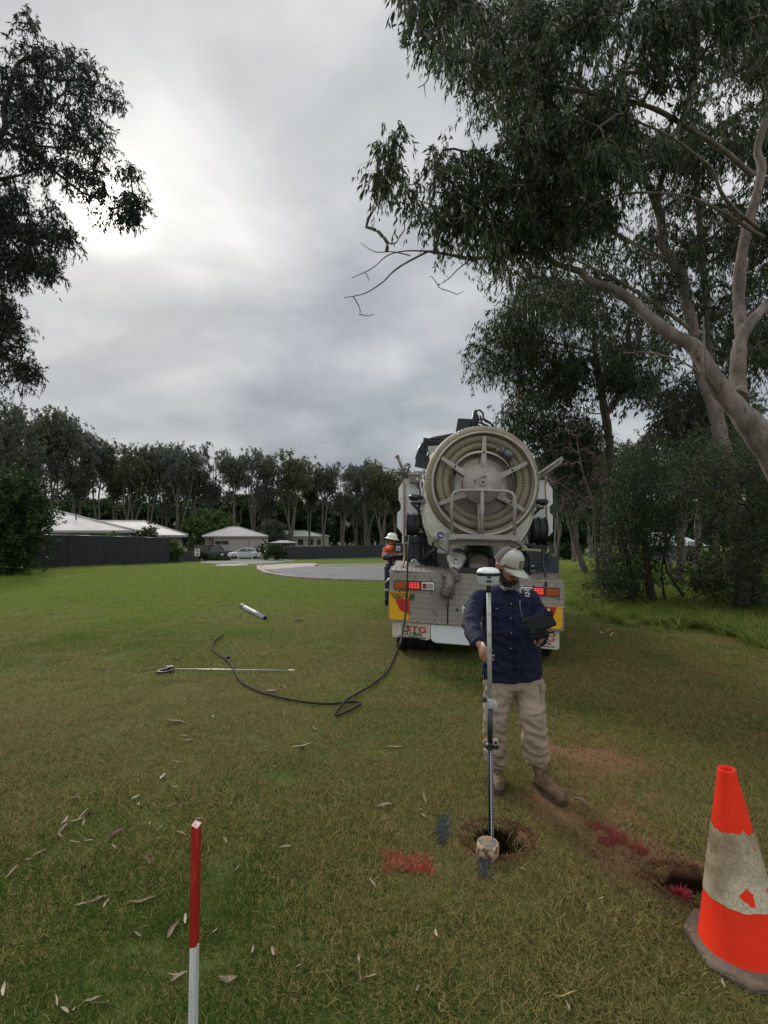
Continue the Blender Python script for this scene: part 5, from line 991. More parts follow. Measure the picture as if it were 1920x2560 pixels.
def wall_box(parent, x0, x1, y0, y1, z0, z1, m_, name='wall'): mb = MB(); mb.box((x0, y0, z0), (x1, y1, z1)); return mb.build(name, m_, parent)
def wall_quad(parent, c, z0, z1, m_):
    mb = MB(); mb.add([(x, y, z0) for x, y in c]+[(x, y, z1) for x, y in c], [(3, 2, 1, 0), (4, 5, 6, 7), (0, 1, 5, 4), (1, 2, 6, 5), (2, 3, 7, 6), (3, 0, 4, 7)]); return mb.build('wall', m_, parent)
def window(parent, x0, x1, y, z0, z1, mull=1):
    mb = MB(); mb.box((x0, y-.02, z0), (x1, y, z1)); o = mb.build('window', glass, parent); mb = MB(); f = .05
    for a_ in ((x0-f, z0-f, x1+f, z0), (x0-f, z1, x1+f, z1+f), (x0-f, z0, x0, z1), (x1, z0, x1+f, z1)): mb.box((a_[0], y-.05, a_[1]), (a_[2], y, a_[3]))
    for i in range(mull): xm = x0+(x1-x0)*(i+1)/(mull+1); mb.box((xm-.03, y-.045, z0), (xm+.03, y-.021, z1))
    mb.build('frame', fasc, o); return o
# white-roofed house behind the left fence
h = thing('brick_house', 'long low brick house with big pale metal hip roofs behind the charcoal fence at left', 'house', (0, 0, 0))
ez = CAMH+(1340-1326)*38.5/1300; A = [Vector((x, y, ez)) for x, y in ((P(-260, 1326, 38.5).x, 38.5), (P(337, 1326, 38.5).x, 38.5), (P(350, 1326, 51).x, 51), (P(-260, 1326, 38.5).x, 51))]
rz = CAMH+(1340-1263)*44.8/1300; rp = [Vector((P(-150, 1, 44.8).x, 44.8, rz)), Vector((P(124, 1, 44.8).x, 44.8, rz))]; hip(h, A, rp)
x0, x1 = A[0].x+.5, A[1].x-.6; zg = -.8; wall_quad(h, [(x0, 39.1), (x1, 39.1), (P(338, 1, 50.4).x, 50.4), (x0, 50.4)], zg, ez-.19, brick)
for a_, b_ in ((138, 176), (206, 262), (290, 330)): window(h, P(a_, 1, 39.1).x, P(b_, 1, 39.1).x, 39.1, ez-1.6, ez-.3, 2)
ez2 = CAMH+(1340-1337.5)*45/1300; xr = P(493, 1, 45).x; A = [Vector((x, y, ez2)) for x, y in ((P(300, 1, 45).x, 45), (xr, 45), (P(488, 1, 57).x, 57), (P(240, 1, 45).x-2, 57))]; rz2 = CAMH+(1340-1303)*51/1300; hip(h, A, [Vector((P(262, 1, 51).x, 51, rz2)), Vector((P(386, 1, 51).x, 51, rz2))])
wall_quad(h, [(P(330, 1, 45.6).x, 45.6), (P(478, 1, 45.6).x, 45.6), (P(479, 1, 56.5).x, 56.5), (P(300, 1, 56.5).x, 56.5)], -1.4, ez2-.19, brick)
window(h, P(423, 1, 45.6).x, P(461, 1, 45.6).x, 45.6, ez2-1.5, ez2-.35, 1); window(h, P(350, 1, 45.6).x, P(395, 1, 45.6).x, 45.6, ez2-1.5, ez2-.35, 1)
mb = MB(); p = P(190, 1300, 41); mb.tube([p+Vector((0, 0, -.3)), p+Vector((0, 0, .45))], .05, 8); mb.tube([p+Vector((-.12, 0, .45)), p+Vector((.12, 0, .45))], .05, 8); mb.build('vent_pipe', fdark, h)
# garage
gh = thing('garage', 'small beige garage with pale hip roof, two roller doors and a window beyond the road', 'garage', (0, 0, 0)); D_ = 75.
X4 = lambda cx, d=D_: S4(cx, 900, d).x
Z4 = lambda cy, d=D_: S4(0, cy, d).z
ez = Z4(893); A = [Vector((X4(78), D_, ez)), Vector((X4(610), D_, ez)), Vector((X4(604, D_+8.5), D_+8.5, ez)), Vector((X4(100, D_+8.5), D_+8.5, ez))]; hip(gh, A, [Vector((X4(300, 79), D_+4, Z4(822, 79))), Vector((X4(372, 79), D_+4, Z4(822, 79)))])
zb = H(X4(300), D_)-.3; wall_quad(gh, [(X4(168), D_+.35), (X4(604), D_+.35), (X4(602, D_+8), D_+8), (X4(168, D_+8), D_+8)], zb, ez-.19, render_); wall_quad(gh, [(X4(86), D_+1.6), (X4(165, D_+1.6), D_+1.6), (X4(165, D_+8), D_+8), (X4(104, D_+8), D_+8)], zb, ez-.19, brick)
for a_, b_ in ((297, 443), (455, 597)):
    mb = MB(); x0, x1 = X4(a_), X4(b_)
    zt = Z4(918)
    for k in range(10): z0 = zb+.3+(zt-zb-.3)*k/10; z1 = zb+.3+(zt-zb-.3)*(k+1)/10-.02; mb.box((x0, D_+.31, z0), (x1, D_+.35, z1))
    o = mb.build('roller_door', doorm, gh); mb = MB(); mb.box((x0-.06, D_+.28, zb), (x0, D_+.349, zt+.08)); mb.box((x1, D_+.28, zb), (x1+.06, D_+.349, zt+.08)); mb.box((x0, D_+.28, zt), (x1, D_+.349, zt+.08)); mb.build('frame', fasc, o)
window(gh, X4(178), X4(285), D_+.35, Z4(962), Z4(932), 1)
# lower carport and fence beside the garage
cp = thing('carport', 'low white topped carport roof beside the garage', 'carport'); d = 84.; mb = MB(); a0, a1 = S4(608, 948, d), S4(800, 952, d); zt = S4(0, 928, d).z
mb.add([(a0.x, d, a0.z), (a1.x, d, a0.z), (a1.x, d+5, a0.z), (a0.x, d+5, a0.z), (a0.x+1.5, d+2.5, zt), (a1.x-1.5, d+2.5, zt)], [(0, 1, 5, 4), (1, 2, 5), (2, 3, 4, 5), (3, 0, 4), (3, 2, 1, 0)]); mb.build('roof', roofm, cp)
mb = MB(); zg = H(a0.x, d)
for x in (a0.x+.3, (a0.x+a1.x)/2, a1.x-.3): mb.box((x-.06, d+.3, zg), (x+.06, d+.42, a0.z)); mb.box((x-.06, d+4.5, zg), (x+.06, d+4.62, a0.z))
mb.build('post', fasc, cp); mb = MB(); mb.box((a0.x+.4, d+4.62, zg), (a1.x-.4, d+4.7, a0.z)); mb.build('wall', fasc, cp)
mb = MB(); d = 80.; q0, q1 = S4(610, 980, d), S4(688, 1010, d); n = 14
for k in range(n): x = q0.x+(q1.x-q0.x)*k/n; mb.box((x, d, H(x, d)), (x+(q1.x-q0.x)/n-.03, d+.03, q0.z))
mb.box((q0.x, d+.03, q0.z-.3), (q1.x, d+.07, q0.z-.2)); mb.box((q0.x, d+.03, H(q0.x, d)+.2), (q1.x, d+.07, H(q0.x, d)+.3)); tag(mb.build('timber_fence', mat('red_brown_timber', (.16, .085, .06), (.11, .06, .045))), 'short red brown timber fence right of the garage', 'fence')
# house behind the trees
hd = thing('weatherboard_house', 'cream weatherboard house with verandah half hidden by gum trunks beyond the far fence', 'house'); d = 112.
z_e = S4(0, 893, d).z; A = [Vector((S4(x, 1, d).x, y, z_e)) for x, y in ((650, d), (1060, d), (1060, d+12), (650, d+12))]
hip(hd, A, [Vector((S4(740, 1, d+5).x, d+5, S4(0, 850, d+5).z)), Vector((S4(900, 1, d+5).x, d+5, S4(0, 850, d+5).z))], mats=[mat('grey_green_roof', (.20, .23, .21), (.16, .18, .17)), creamw])
wall_box(hd, S4(825, 1, d).x, S4(1052, 1, d).x, d+.5, d+11, H(0, d), z_e-.19, creamw); wall_box(hd, S4(660, 1, d).x, S4(825, 1, d).x, d+3, d+11, H(0, d), z_e-.19, creamw)
for a_, b_ in ((850, 890), (930, 970), (1000, 1030)): window(hd, S4(a_, 1, d).x, S4(b_, 1, d).x, d+.5, z_e-1.9, z_e-.7, 1)
mb = MB()
for cx in (655, 690, 730, 775, 815): x = S4(cx, 1, d).x; mb.box((x-.08, d+.3, H(x, d)), (x+.08, d+.46, z_e-.18))
mb.build('verandah_post', white, hd)
# charcoal fences
def cfence(name, label, p0, p1, h0, h1, panel, rib=.10):
    t_ = thing(name, label, 'fence', p0); L = (Vector((p1.x, p1.y, 0))-Vector((p0.x, p0.y, 0))).length; u = Vector((p1.x-p0.x, p1.y-p0.y, 0))/L; nv = Vector((-u.y, u.x, 0)); n = max(int(L/panel), 1)
    if nv.y > 0: nv = -nv
    for k in range(n):
        s0, s1 = L*k/n, L*(k+1)/n; mb = MB(); m_ = int((s1-s0)/rib)
        vs = []
        for i in range(m_*4+1):
            s = s0+.03+(s1-s0-.06)*i/(m_*4); off = (.0, .028, .028, .0)[i % 4]; p = u*s+nv*off; q = Vector(p0)+u*s; zg = H(q.x, q.y)-p0.z; hh = h0+(h1-h0)*s/L
            vs += [(p.x, p.y, zg-.05), (p.x, p.y, zg+hh)]
        mb.add(vs, [(2*i, 2*i+2, 2*i+3, 2*i+1) for i in range(m_*4)], 0); mb.build('panel', fencem, t_)
        mb = MB(); q = Vector(p0)+u*s0; zg = H(q.x, q.y)-p0.z; q1 = Vector(p0)+u*s1; zg1 = H(q1.x, q1.y)-p0.z; ha, hb_ = h0+(h1-h0)*s0/L, h0+(h1-h0)*s1/L
        mb.tube([u*s0+Vector((0, 0, zg+ha+.01)), u*s1+Vector((0, 0, zg1+hb_+.01))], .035, 4); mb.build('rail', fencem2, t_)
    for k in range(n+1):
        s = L*k/n; q = Vector(p0)+u*s; zg = H(q.x, q.y)-p0.z; mb = MB(); c = u*s+nv*.02; mb.box((c.x-.035, c.y-.035, zg-.1), (c.x+.035, c.y+.035, zg+h0+(h1-h0)*s/L+.03)); mb.build('post', fencem2, t_)
g0, g1 = G(60, 1423), G(419, 1410); cfence('steel_fence', 'tall charcoal ribbed steel fence in front of the long brick house', g0, g1, 1.83, 1.83, 2.4, .13)
g2, g3 = G(420, 1409.5), G(497, 1405.5); cfence('steel_fence', 'low charcoal steel fence ending at the speed limit sign', g2, g3, .98, .86, 2.4, .13)
g4, g5 = G(705, 1398.5), G(1010, 1391.5); cfence('steel_fence', 'long charcoal steel fence across the far side of the road', g4, g5, 1.62, 1.75, 3.1, .2)
mb = MB()
# speed sign
sg = G(495, 1408.5); sgn = thing('speed_limit_sign', 'small white speed limit sign on a post at the end of the low fence', 'sign', sg); dS = sg.y; a_, b_ = S4(22, 995, dS)-sg, S4(62, 1053, dS)-sg
mb = MB(); mb.box((a_.x, -.015, b_.z), (b_.x, .0, a_.z)); so_ = mb.build('sign_board', mat('sign_white', (.72, .72, .66), (.66, .66, .6)), sgn, bevel=.004); mb = MB(); mb.box(((a_.x+b_.x)/2-.03, .001, -.1), ((a_.x+b_.x)/2+.03, .05, a_.z-.05)); mb.build('post', fencem2, sgn)
wS = b_.x-a_.x; hS = a_.z-b_.z; XT = lambda fz: Matrix.Translation(((a_.x+b_.x)/2, -.017, b_.z+hS*fz)) @ Matrix.Rotation(R(90), 4, 'X')
text('lettering', 'SPEED', wS*.30, XT(.76), inkk, so_, .001, 1, .004, 'CENTER'); text('lettering', 'LIMIT', wS*.30, XT(.53), inkk, so_, .001, 1, .004, 'CENTER'); text('lettering', '10', wS*.62, XT(.08), inkk, so_, .001, 1, .012, 'CENTER')
# drain lid
dl = G(580, 1416); mb = MB(); mb.lathe([(.01, .10), (.95, .10), (1.0, .06), (1.0, -.1)], 24, 0, Matrix.Translation(dl)); tag(mb.build('drain_cover', conc), 'round concrete drain cover set in the grass near the driveway', 'drain cover')
# low silver panel
sp_ = G(607, 1402.5); d = sp_.y; pn = thing('low_rack', 'low silver slatted panel on two posts in front of the white sedan', 'rack', sp_); a_, b_ = S4(372, 1016, d)-sp_, S4(480, 1075, d)-sp_
mb = MB()
for k in range(5): z = a_.z-.02-k*(a_.z*.62)/5; mb.box((a_.x, -.03, z-.10), (b_.x, .02, z))
mb.build('slats', mat('silver_slats', (.40, .42, .42), (.34, .36, .36)), pn)
for x in (a_.x-.05, b_.x): mb = MB(); mb.box((x, -.03, -.1), (x+.06, .03, a_.z+.05)); mb.build('post', white, pn)
# cars
tyre = mat('tyre_rubber', (.02, .02, .02)); silver = mat('alloy_silver', (.4, .4, .42), metal=.7, rough=.3)
def car(name, label, cat, pts, body, gl, loc, rotz, wd=1.8, wheels=(), wr=.32, cabin=None, lamp=None, extra=None):
    t_ = thing(name, label, cat, loc, (0, 0, rotz)); mb = MB(); mb.prism(pts, -wd/2, wd/2); o = mb.build('body', body, t_, bevel=.09, seg=3)
    mb = MB(); c = cabin; k = len(c); cx_ = sum(q[0] for q in c)/k
    inner = wd/2-.06; top = wd/2-.26
    vs = [(x, -(inner if i in (0, k-1) else top), z) for i, (x, z) in enumerate(c)]+[(x, (inner if i in (0, k-1) else top), z) for i, (x, z) in enumerate(c)]
    mb.add(vs, [list(range(k)), list(range(2*k-1, k-1, -1))], 1); mb.add(vs, [[i, i+k, (i+1) % k+k, (i+1) % k] for i in range(k)], 1)
    # roof skin and pillars
    rt = [q for q in c[1:-1]]; mb.add([(x, -top-.02, z+.025) for x, z in rt[0:]]+[(x, top+.02, z+.025) for x, z in rt], [list(range(len(rt)))+list(range(2*len(rt)-1, len(rt)-1, -1))], 0) if False else None
    for i in range(1, k-2): mb.add([(c[i][0], -top-.02, c[i][1]+.02), (c[i+1][0], -top-.02, c[i+1][1]+.02), (c[i+1][0], top+.02, c[i+1][1]+.02), (c[i][0], top+.02, c[i][1]+.02)], [(0, 1, 2, 3)], 0)
    for sgn_ in (-1, 1):
        for i, j in ((0, 1), (k-1, k-2)): mb.tube([(c[i][0], sgn_*inner, c[i][1]), (c[j][0], sgn_*(top+.01), c[j][1])], .045, 5, 0)
        for i in range(1, k-2): mb.tube([(c[i][0], sgn_*(top+.01), c[i][1]), (c[i+1][0], sgn_*(top+.01), c[i+1][1])], .04, 5, 0)
        xm = (c[0][0]+c[-1][0])/2; mb.tube([(xm, sgn_*inner, c[0][1]), (xm, sgn_*top, max(q[1] for q in c))], .04, 5, 0)
    mb.build('cabin', [body, gl], t_)
    for x in wheels:
        for y in (-wd/2+.10, wd/2-.10):
            mb = MB(); XX = Matrix.Translation((x, y, wr)) @ Matrix.Rotation(R(90), 4, 'X'); mb.lathe([(.01, -.1), (wr*.9, -.12), (wr, -.08), (wr, .08), (wr*.9, .12), (.01, .1)], 22, 0, XX); w_ = mb.build('wheel', tyre, t_)
            mb = MB(); mb.lathe([(.01, -.13), (wr*.62, -.125), (wr*.62, .125), (.01, .13)], 18, 0, XX); mb.build('rim', silver, w_)
    for (x, y, z, sx, sz, mm) in (lamp or []): mb = MB(); mb.cbox((x, y, z), (.08, sx, sz)); mb.build('headlight', mm, t_, bevel=.02)
    return t_
wc = mat('white_car_paint', (.62, .64, .66), (.56, .58, .60), .6, .25, coat=.6); du = mat('dark_ute_paint', (.045, .05, .06), (.04, .045, .055), .6, .3, coat=.5)
cl_ = G(607, 1396.5)
car('sedan', 'white sedan parked in front of the garage', 'car', [(-2.25, .28), (-2.28, .62), (-2.15, .78), (-1.2, .93), (.95, .98), (1.75, .98), (2.18, .90), (2.25, .55), (2.2, .28)], wc, glass, (cl_.x, cl_.y+1, cl_.z), R(14), 1.78, (-1.4, 1.3), .32, [(-1.2, .93), (-.35, 1.40), (.55, 1.43), (1.1, 1.30), (1.75, .98)], [(-2.2, -.62, .66, .34, .14, clear), (-2.2, .62, .66, .34, .14, clear)])
cu = G(562, 1396)
ut = car('utility_truck', 'dark utility truck with a dark canopy parked left of the white sedan', 'truck', [(-2.6, .42), (-2.6, 1.0), (-.4, 1.02), (1.1, 1.02), (2.4, 1.0), (2.55, .85), (2.55, .42)], du, glass, (P(556, 1, cu.y+3).x, cu.y+3, H(cu.x, cu.y+3)), R(-6), 1.85, (-1.6, 1.6), .38, [(-.35, 1.02), (-.2, 1.62), (.95, 1.62), (1.5, 1.02)])
mb = MB(); mb.prism([(-2.55, 1.03), (-2.6, 1.75), (-.42, 1.80), (-.45, 1.03)], -.9, .9); mb.build('canopy', mat('ute_canopy', (.07, .075, .08)), ut, bevel=.04); mb = MB()
for x in (.0, .5, .9): mb.tube([(x, -.7, 1.68), (x, .7, 1.68)], .025, 6); mb.tube([(x, -.7, 1.62), (x, -.7, 1.72)], .04, 6)
mb.build('roof_rack', tyre, ut)
# garden plants near the houses
def gbush(label, px, py, d, w_, h_, leafm, seed, L=(.12, .24), Wd=(.06, .12), n=40, flowers=None, name='garden_bush', cat='bush', z0=None, down=.1):
    x = P(px, py, d).x; zb = H(x, d) if z0 is None else z0; r = np.random.default_rng(seed); cs = []
    while len(cs) < n:
        q = r.uniform(-1, 1, 3)
        if (q**2).sum() <= 1: cs.append((q[0]*w_, q[1]*w_*.8, h_*(.55+.45*q[2])))
    t_ = thing(name, label, cat, (x, d, zb)); mb = MB(); grow([([Vector((0, 0, -.1)), Vector((.05, 0, h_*.3))], [.06, .04])], [Vector(c) for c in cs], mb, rtip=.008, step=.5); link('stem', mb.mesh('stem', bark_dark), t_)
    s = max(w_, h_); V, tint, *_ = sprays(cs, r, ntw=9, nlf=16, spread=s*.07, tl=(s*.06, s*.16), L=L, Wd=Wd, down=down, leafdown=.1, droop=.02); link('foliage', quads_mesh('foliage', V, leafm, tint), t_)
    if flowers:
        mb = MB()
        for k in range(flowers): c = cs[k % len(cs)]; mb.ball((c[0]*1.1+r.normal()*.1, c[1]*1.1-.35, c[2]+r.normal()*.1), .10, 0, 7, 5)
        mb.build('blossom', mat('white_petals', (.75, .74, .72)), t_)
gbush('round shrub with small leaves showing above the tall fence', 372, 1330, 37.5, .75, 2.85, leaf_olive, 61, n=26)
gbush('yellow green shrub spilling over the top of the tall fence', 270, 1340, 36.2, .9, 2.1, leaf_green, 62, n=22)
gbush('bright green clump of strappy leaves behind the low fence', 436, 1365, 39.2, .6, 1.6, leaf_green, 63, L=(.18, .3), Wd=(.03, .05), n=24, down=-.8)
gbush('rose bush covered in white flowers beside the white sedan', 662, 1390, 66, 1.0, 2.2, leaf_green, 64, n=40, flowers=24)
gbush('dark green garden bush at the near end of the far fence', 693, 1390, 63, 1.2, 1.9, leaf_olive, 65, n=45)
gbush('tall dense green hedge left of the garage', 528, 1330, 88, 4.0, 7.2, leaf_green, 66, L=(.3, .6), Wd=(.15, .3), n=120)
gbush('low scrub beside the low fence and driveway', 506, 1390, 58, .8, .9, leaf_olive, 67, n=30)
gbush('low grey green ground plants left of the white sedan', 542, 1390, 62, 1.5, .45, leaf_olive, 68, n=40)
gbush('silvery palm like shrub right of the garage roof', 681, 1325, 98, 2.3, 6.0, leaf_far, 69, L=(.5, 1.0), Wd=(.06, .12), n=60, down=-.3)
gbush('small round dark bush on the far grass right of the truck', 1418, 1352, 60, 1.1, 2.0, leaf_dark, 70, n=50)
# dark spreading shrub at the far left
r = np.random.default_rng(81); b0 = G(10, 1432); dsh = b0.y
stems = [([b0, P(20, 1380, dsh), P(30, 1300, dsh), P(45, 1240, dsh)], [.16, .12, .09, .04]), ([b0, P(-40, 1330, dsh), P(-60, 1250, dsh)], [.12, .09, .05])]
sh = dict(ntw=8, nlf=16, spread=.35, tl=(.3, .8), L=(.12, .22), Wd=(.05, .09), down=.0, leafdown=.1, droop=.05)
bush('dark_shrub', 'big dark spreading shrub at the left end of the tall fence', [(-60, 1190), (40, 1200), (85, 1245), (110, 1290), (65, 1305), (95, 1330), (112, 1345), (70, 1360), (60, 1400), (45, 1432), (-60, 1440)], 300, dsh-2.5, dsh+2, leaf_dark, stems, 82, sh, lo=.6)
# white roofed house at right, behind trunks
d = 46.; hw = thing('white_roof_house', 'pale house with white roof glimpsed through the trunks at right', 'house'); e0, e1 = S5(780, 1352, d), S5(1150, 1345, d); pk = S5(840, 1255, d+4)
mb = MB(); zr = pk.z; ze = e0.z; mb.add([(e0.x-1, d, ze), (e1.x, d, ze), (e1.x+1, d+9, ze), (e0.x+3, d+9, ze), (e0.x+1.5, d+4.5, zr), (pk.x+.8, d+4.5, zr)], [(0, 1, 5, 4), (1, 2, 5), (2, 3, 4, 5), (3, 0, 4), (3, 2, 1, 0)]); mb.build('roof', mat('bright_roof', (.72, .72, .73), (.66, .66, .67)), hw)
wall_box(hw, e0.x+.2, e1.x-1, d+.5, d+3, H(15, d), ze-.02, mat('pale_grey_wall', (.30, .30, .32))); window(hw, S5(940, 1, d).x, S5(1010, 1, d).x, d+.5, ze-1.6, ze-.5)
# ================================================================ people and foreground things
C2 = lambda cx, cy, d: P(1120+cx/2.633, 1340+cy/2.633, d)
skin = mat('tan_skin', (.30, .155, .10), (.25, .12, .08), 9., .5, spec=.4); beardm = mat('dark_beard', (.018, .013, .011), (.03, .022, .018), 90., .9, bump=.6, bscale=200)
navyc = mat('navy_cotton', (.0075, .0095, .027), (.012, .015, .038), 3., .85, bump=.35, bscale=26, spec=.2)
khaki = mat('beige_work_cotton', (.34, .268, .205), (.27, .21, .16), 4., .9, bump=.45, bscale=24, spec=.15); charc = mat('charcoal_collar', (.10, .095, .10))
leather = mat('brown_boot_leather', (.15, .092, .050), (.062, .038, .024), 14., .7, bump=.5, c3=(.24, .16, .09)); solem = mat('boot_sole', (.075, .045, .028), (.05, .032, .022), 8., .8)
capg = mat('faded_sage_cap', (.40, .40, .34), (.27, .28, .24), 12., .85, bump=.2, bscale=80); capb = mat('brown_cap_mesh', (.11, .085, .09), (.085, .065, .07), 60., .9); bandw = mat('white_thread', (.7, .7, .72))
def folds(seed, amp=.006, sc=(9, 9, 16), f2=2.4):
    def d(c):
        p = Vector((c.x*sc[0]+seed, c.y*sc[1], c.z*sc[2]+c.x*4)); a = mnoise.noise(p); b = mnoise.noise(p*f2+Vector((3, 1, 7)))
        return amp*((1-abs(a)*2.2)*.75+b*.35-.15)
    return d
def hand(mb, wrist, f, n, thumb_side=1, curl=(.35, .55, .5), size=1.0, mi=0, spread=.08, tcurl=.4):
    """palm, four unequal bent fingers and an opposed thumb; f finger direction, n the way the palm faces"""
    f = f.normalized(); n = (n-f*n.dot(f)).normalized(); s = f.cross(n)*thumb_side; w = Vector(wrist)
    Q = Matrix((s, n, f)).transposed()
    mb.ball(w+f*.048*size, (.041*size, .0145*size, .058*size), mi, 14, 9, rot=Q); mb.ball(w+f*.03*size+s*.018*size+n*.006*size, (.022*size, .016*size, .034*size), mi, 10, 8, rot=Q)
    mb.tube([w-f*.03*size, w, w+f*.02*size], [(.020*size, .027*size)]*3, 12, mi, ref=n)
    for i, (ln, off) in enumerate(((.070, .029), (.078, .0095), (.072, -.0105), (.056, -.0295))):
        b = w+f*(.090-(.006 if i in (0,) else .0)-(.010 if i == 3 else 0))*size+s*off*size; pts = [b-f*.03*size, b]; ang = 0; d0 = (f+s*(off*spread/.03)).normalized()
        for k, (c, l) in enumerate(zip(curl, (.46, .30, .24))):
            ang += c*(1+.10*i); dd = d0*math.cos(ang)+n*math.sin(ang); pts.append(pts[-1]+dd*ln*l*size)
        r0 = (.0088, .0092, .0088, .0078)[i]*size; mb.tube(pts, [r0*1.1, r0*1.1, r0, r0*.92, r0*.72], 9, mi); mb.ball(pts[-1], r0*.74, mi, 9, 6); mb.ball(pts[2], r0*1.04, mi, 9, 6)
    b = w+f*.022*size+s*.026*size+n*.006*size; d1 = (s*.75+f*.6+n*.35).normalized(); p1 = b+d1*.040*size; d2 = (s*.25+f*.75+n*(.35+tcurl)).normalized(); p2 = p1+d2*.033*size; p3 = p2+(d2+n*.5).normalized()*.025*size
    mb.tube([b-d1*.01, b, p1, p2, p3], [.013*size, .0135*size, .0112*size, .0102*size, .0078*size], 9, mi); mb.ball(p3, .008*size, mi, 9, 6)
def head(mb, c, M, sz=1.0, mi=0):
    X = lambda v: c+M @ (Vector(v)*sz); bl = lambda v, r: mb.ball(X(v), tuple(q*sz for q in r), mi, 20, 14, rot=M)
    bl((0, .008, .022), (.076, .096, .098)); bl((0, -.022, -.030), (.064, .074, .075)); bl((0, -.046, -.072), (.046, .046, .040)); bl((0, -.080, .012), (.050, .014, .014))
    mb.tube([X((0, -.090, .012)), X((0, -.104, -.012)), X((0, -.112, -.032)), X((0, -.094, -.040))], [.009*sz, .011*sz, .015*sz, .012*sz], 10, mi)
    bl((-.015, -.098, -.034), (.010, .010, .008)); bl((.015, -.098, -.034), (.010, .010, .008)); bl((0, -.090, -.060), (.024, .012, .008)); bl((0, -.088, -.070), (.020, .012, .008)); bl((0, -.082, -.098), (.022, .018, .016))
    for s_ in (-1, 1):
        bl((s_*.033, -.082, -.012), (.026, .018, .020)); bl((s_*.080, .012, -.012), (.010, .022, .033)); bl((s_*.088, .018, .004), (.006, .018, .018))
        mb.tube([X((s_*.078, 0, .018)), X((s_*.092, .016, .022)), X((s_*.092, .022, -.004)), X((s_*.080, .008, -.036))], [.006*sz]*4, 7, mi)
# ---------------- the surveyor
mid = C2(420, 900, 3.7); man = thing('person', 'bearded man in navy work shirt, beige trousers and sage trucker cap holding the survey pole', 'person', (mid.x, 3.7, 0)); IM = Vector((-mid.x, -3.7, 0))
L2 = lambda cx, cy, d: C2(cx, cy, d)+IM
HM = Matrix.Rotation(R(33), 3, 'Z') @ Matrix.Rotation(R(30), 3, 'X'); hc = L2(396, 200, 3.62)
mb = MB(); head(mb, hc, HM, 1.02)
mb.tube([hc+HM @ Vector((0, .03, -.03)), L2(395, 290, 3.66), L2(400, 345, 3.70), L2(400, 395, 3.73)], [.060, .054, .044, .04], 16)
mb.tube([L2(400, 385, 3.73), L2(402, 420, 3.73), L2(408, 600, 3.72), L2(415, 900, 3.72), L2(418, 980, 3.72)], [(.055, .07), (.06, .12), (.07, .12), (.08, .13), (.08, .12)], 16)
RA = [(212, 402, 3.69), (176, 465, 3.62), (150, 585, 3.44), (172, 655, 3.29), (208, 712, 3.16)]
LA = [(536, 406, 3.68), (578, 465, 3.65), (612, 575, 3.60), (612, 640, 3.48), (600, 684, 3.36)]
for A_ in (RA, LA):
    pts = [L2(*q) for q in A_]; mb.tube([L2(400, 430, 3.73)]+pts, [.03, .04, .038, .036, .032, .026], 12)
LEG = [[(345, 960, 3.7), (326, 1080, 3.68), (314, 1190, 3.66), (312, 1340, 3.71), (320, 1500, 3.79)], [(515, 960, 3.7), (545, 1080, 3.66), (556, 1190, 3.60), (566, 1340, 3.63), (585, 1480, 3.69)]]
for q_ in LEG: mb.tube([L2(*q) for q in q_]+[L2(q_[-1][0], q_[-1][1]+30, q_[-1][2])], [.085, .075, .055, .05, .04, .038], 12)
wr = L2(210, 715, 3.155); pole = L2(274, 800, 3.0); hf = (L2(268, 812, 3.015)-wr)
hand(mb, wr, hf+Vector((-.01, -.015, 0)), Vector((.80, .62, -.1)), thumb_side=-1, curl=(.50, .75, .45), size=1.0, tcurl=.5)
wl = L2(598, 690, 3.345); hand(mb, wl, Vector((.28, -.35, .55)), Vector((-.1, .35, .5)), thumb_side=-1, curl=(.5, .8, .6), size=1.0)
remeshed(mb, 'body', [skin], man, .0055, 3)
mb = MB(); X = lambda v: hc+HM @ Vector(v)
mb.ball(X((0, -.036, -.088)), (.060, .066, .042), 0, 18, 10, rot=HM); mb.ball(X((0, -.078, -.100)), (.038, .030, .036), 0, 14, 10, rot=HM)
for s_ in (-1, 1): mb.tube([X((s_*.070, -.008, -.012)), X((s_*.066, -.028, -.055)), X((s_*.048, -.060, -.088))], [.012, .018, .024], 9); mb.tube([X((0, -.106, -.050)), X((s_*.022, -.100, -.056)), X((s_*.036, -.088, -.080))], [.008, .008, .010], 8)
remeshed(mb, 'beard', [beardm], man, .005, 2, disp=lambda c: .003*mnoise.noise(c*90))
# cap
mb = MB(); n = 32; m_ = 9; vs = []; fs = []; mi_ = []
for i in range(m_+1):
    ph = i/m_*math.pi/2; rr = math.cos(ph)**.8; z = .030+.105*math.sin(ph)**.95
    for j in range(n):
        a = 2*math.pi*j/n; y = -math.cos(a)*.106*rr; x = math.sin(a)*.090*rr; zb = z+(.012*(1-i/m_) if math.cos(a) > .2 else -.012*(1-i/m_)); vs.append(X((x, y+.006, zb)))
b0 = len(mb.v); mb.v += [tuple(v) for v in vs]
for i in range(m_):
    for j in range(n):
        a = 2*math.pi*(j+.5)/n; mb.f.append([b0+i*n+j, b0+i*n+(j+1) % n, b0+(i+1)*n+(j+1) % n, b0+(i+1)*n+j]); mb.m.append(0 if math.cos(a) > -.05 else 1); mb.s.append(True)
mb.ball(X((0, .004, .136)), .008, 0, 8, 6)
for aa in (-.55, .0, .55):   # seams of the front panels
    mb.tube([X((math.sin(aa)*.0915*math.cos(ph)**.8, -math.cos(aa)*.1075*math.cos(ph)**.8+.006, .03+.106*math.sin(ph)**.95)) for ph in np.linspace(.12, 1.5, 10)], .0014, 4, 1)
n2 = 14; vs = []
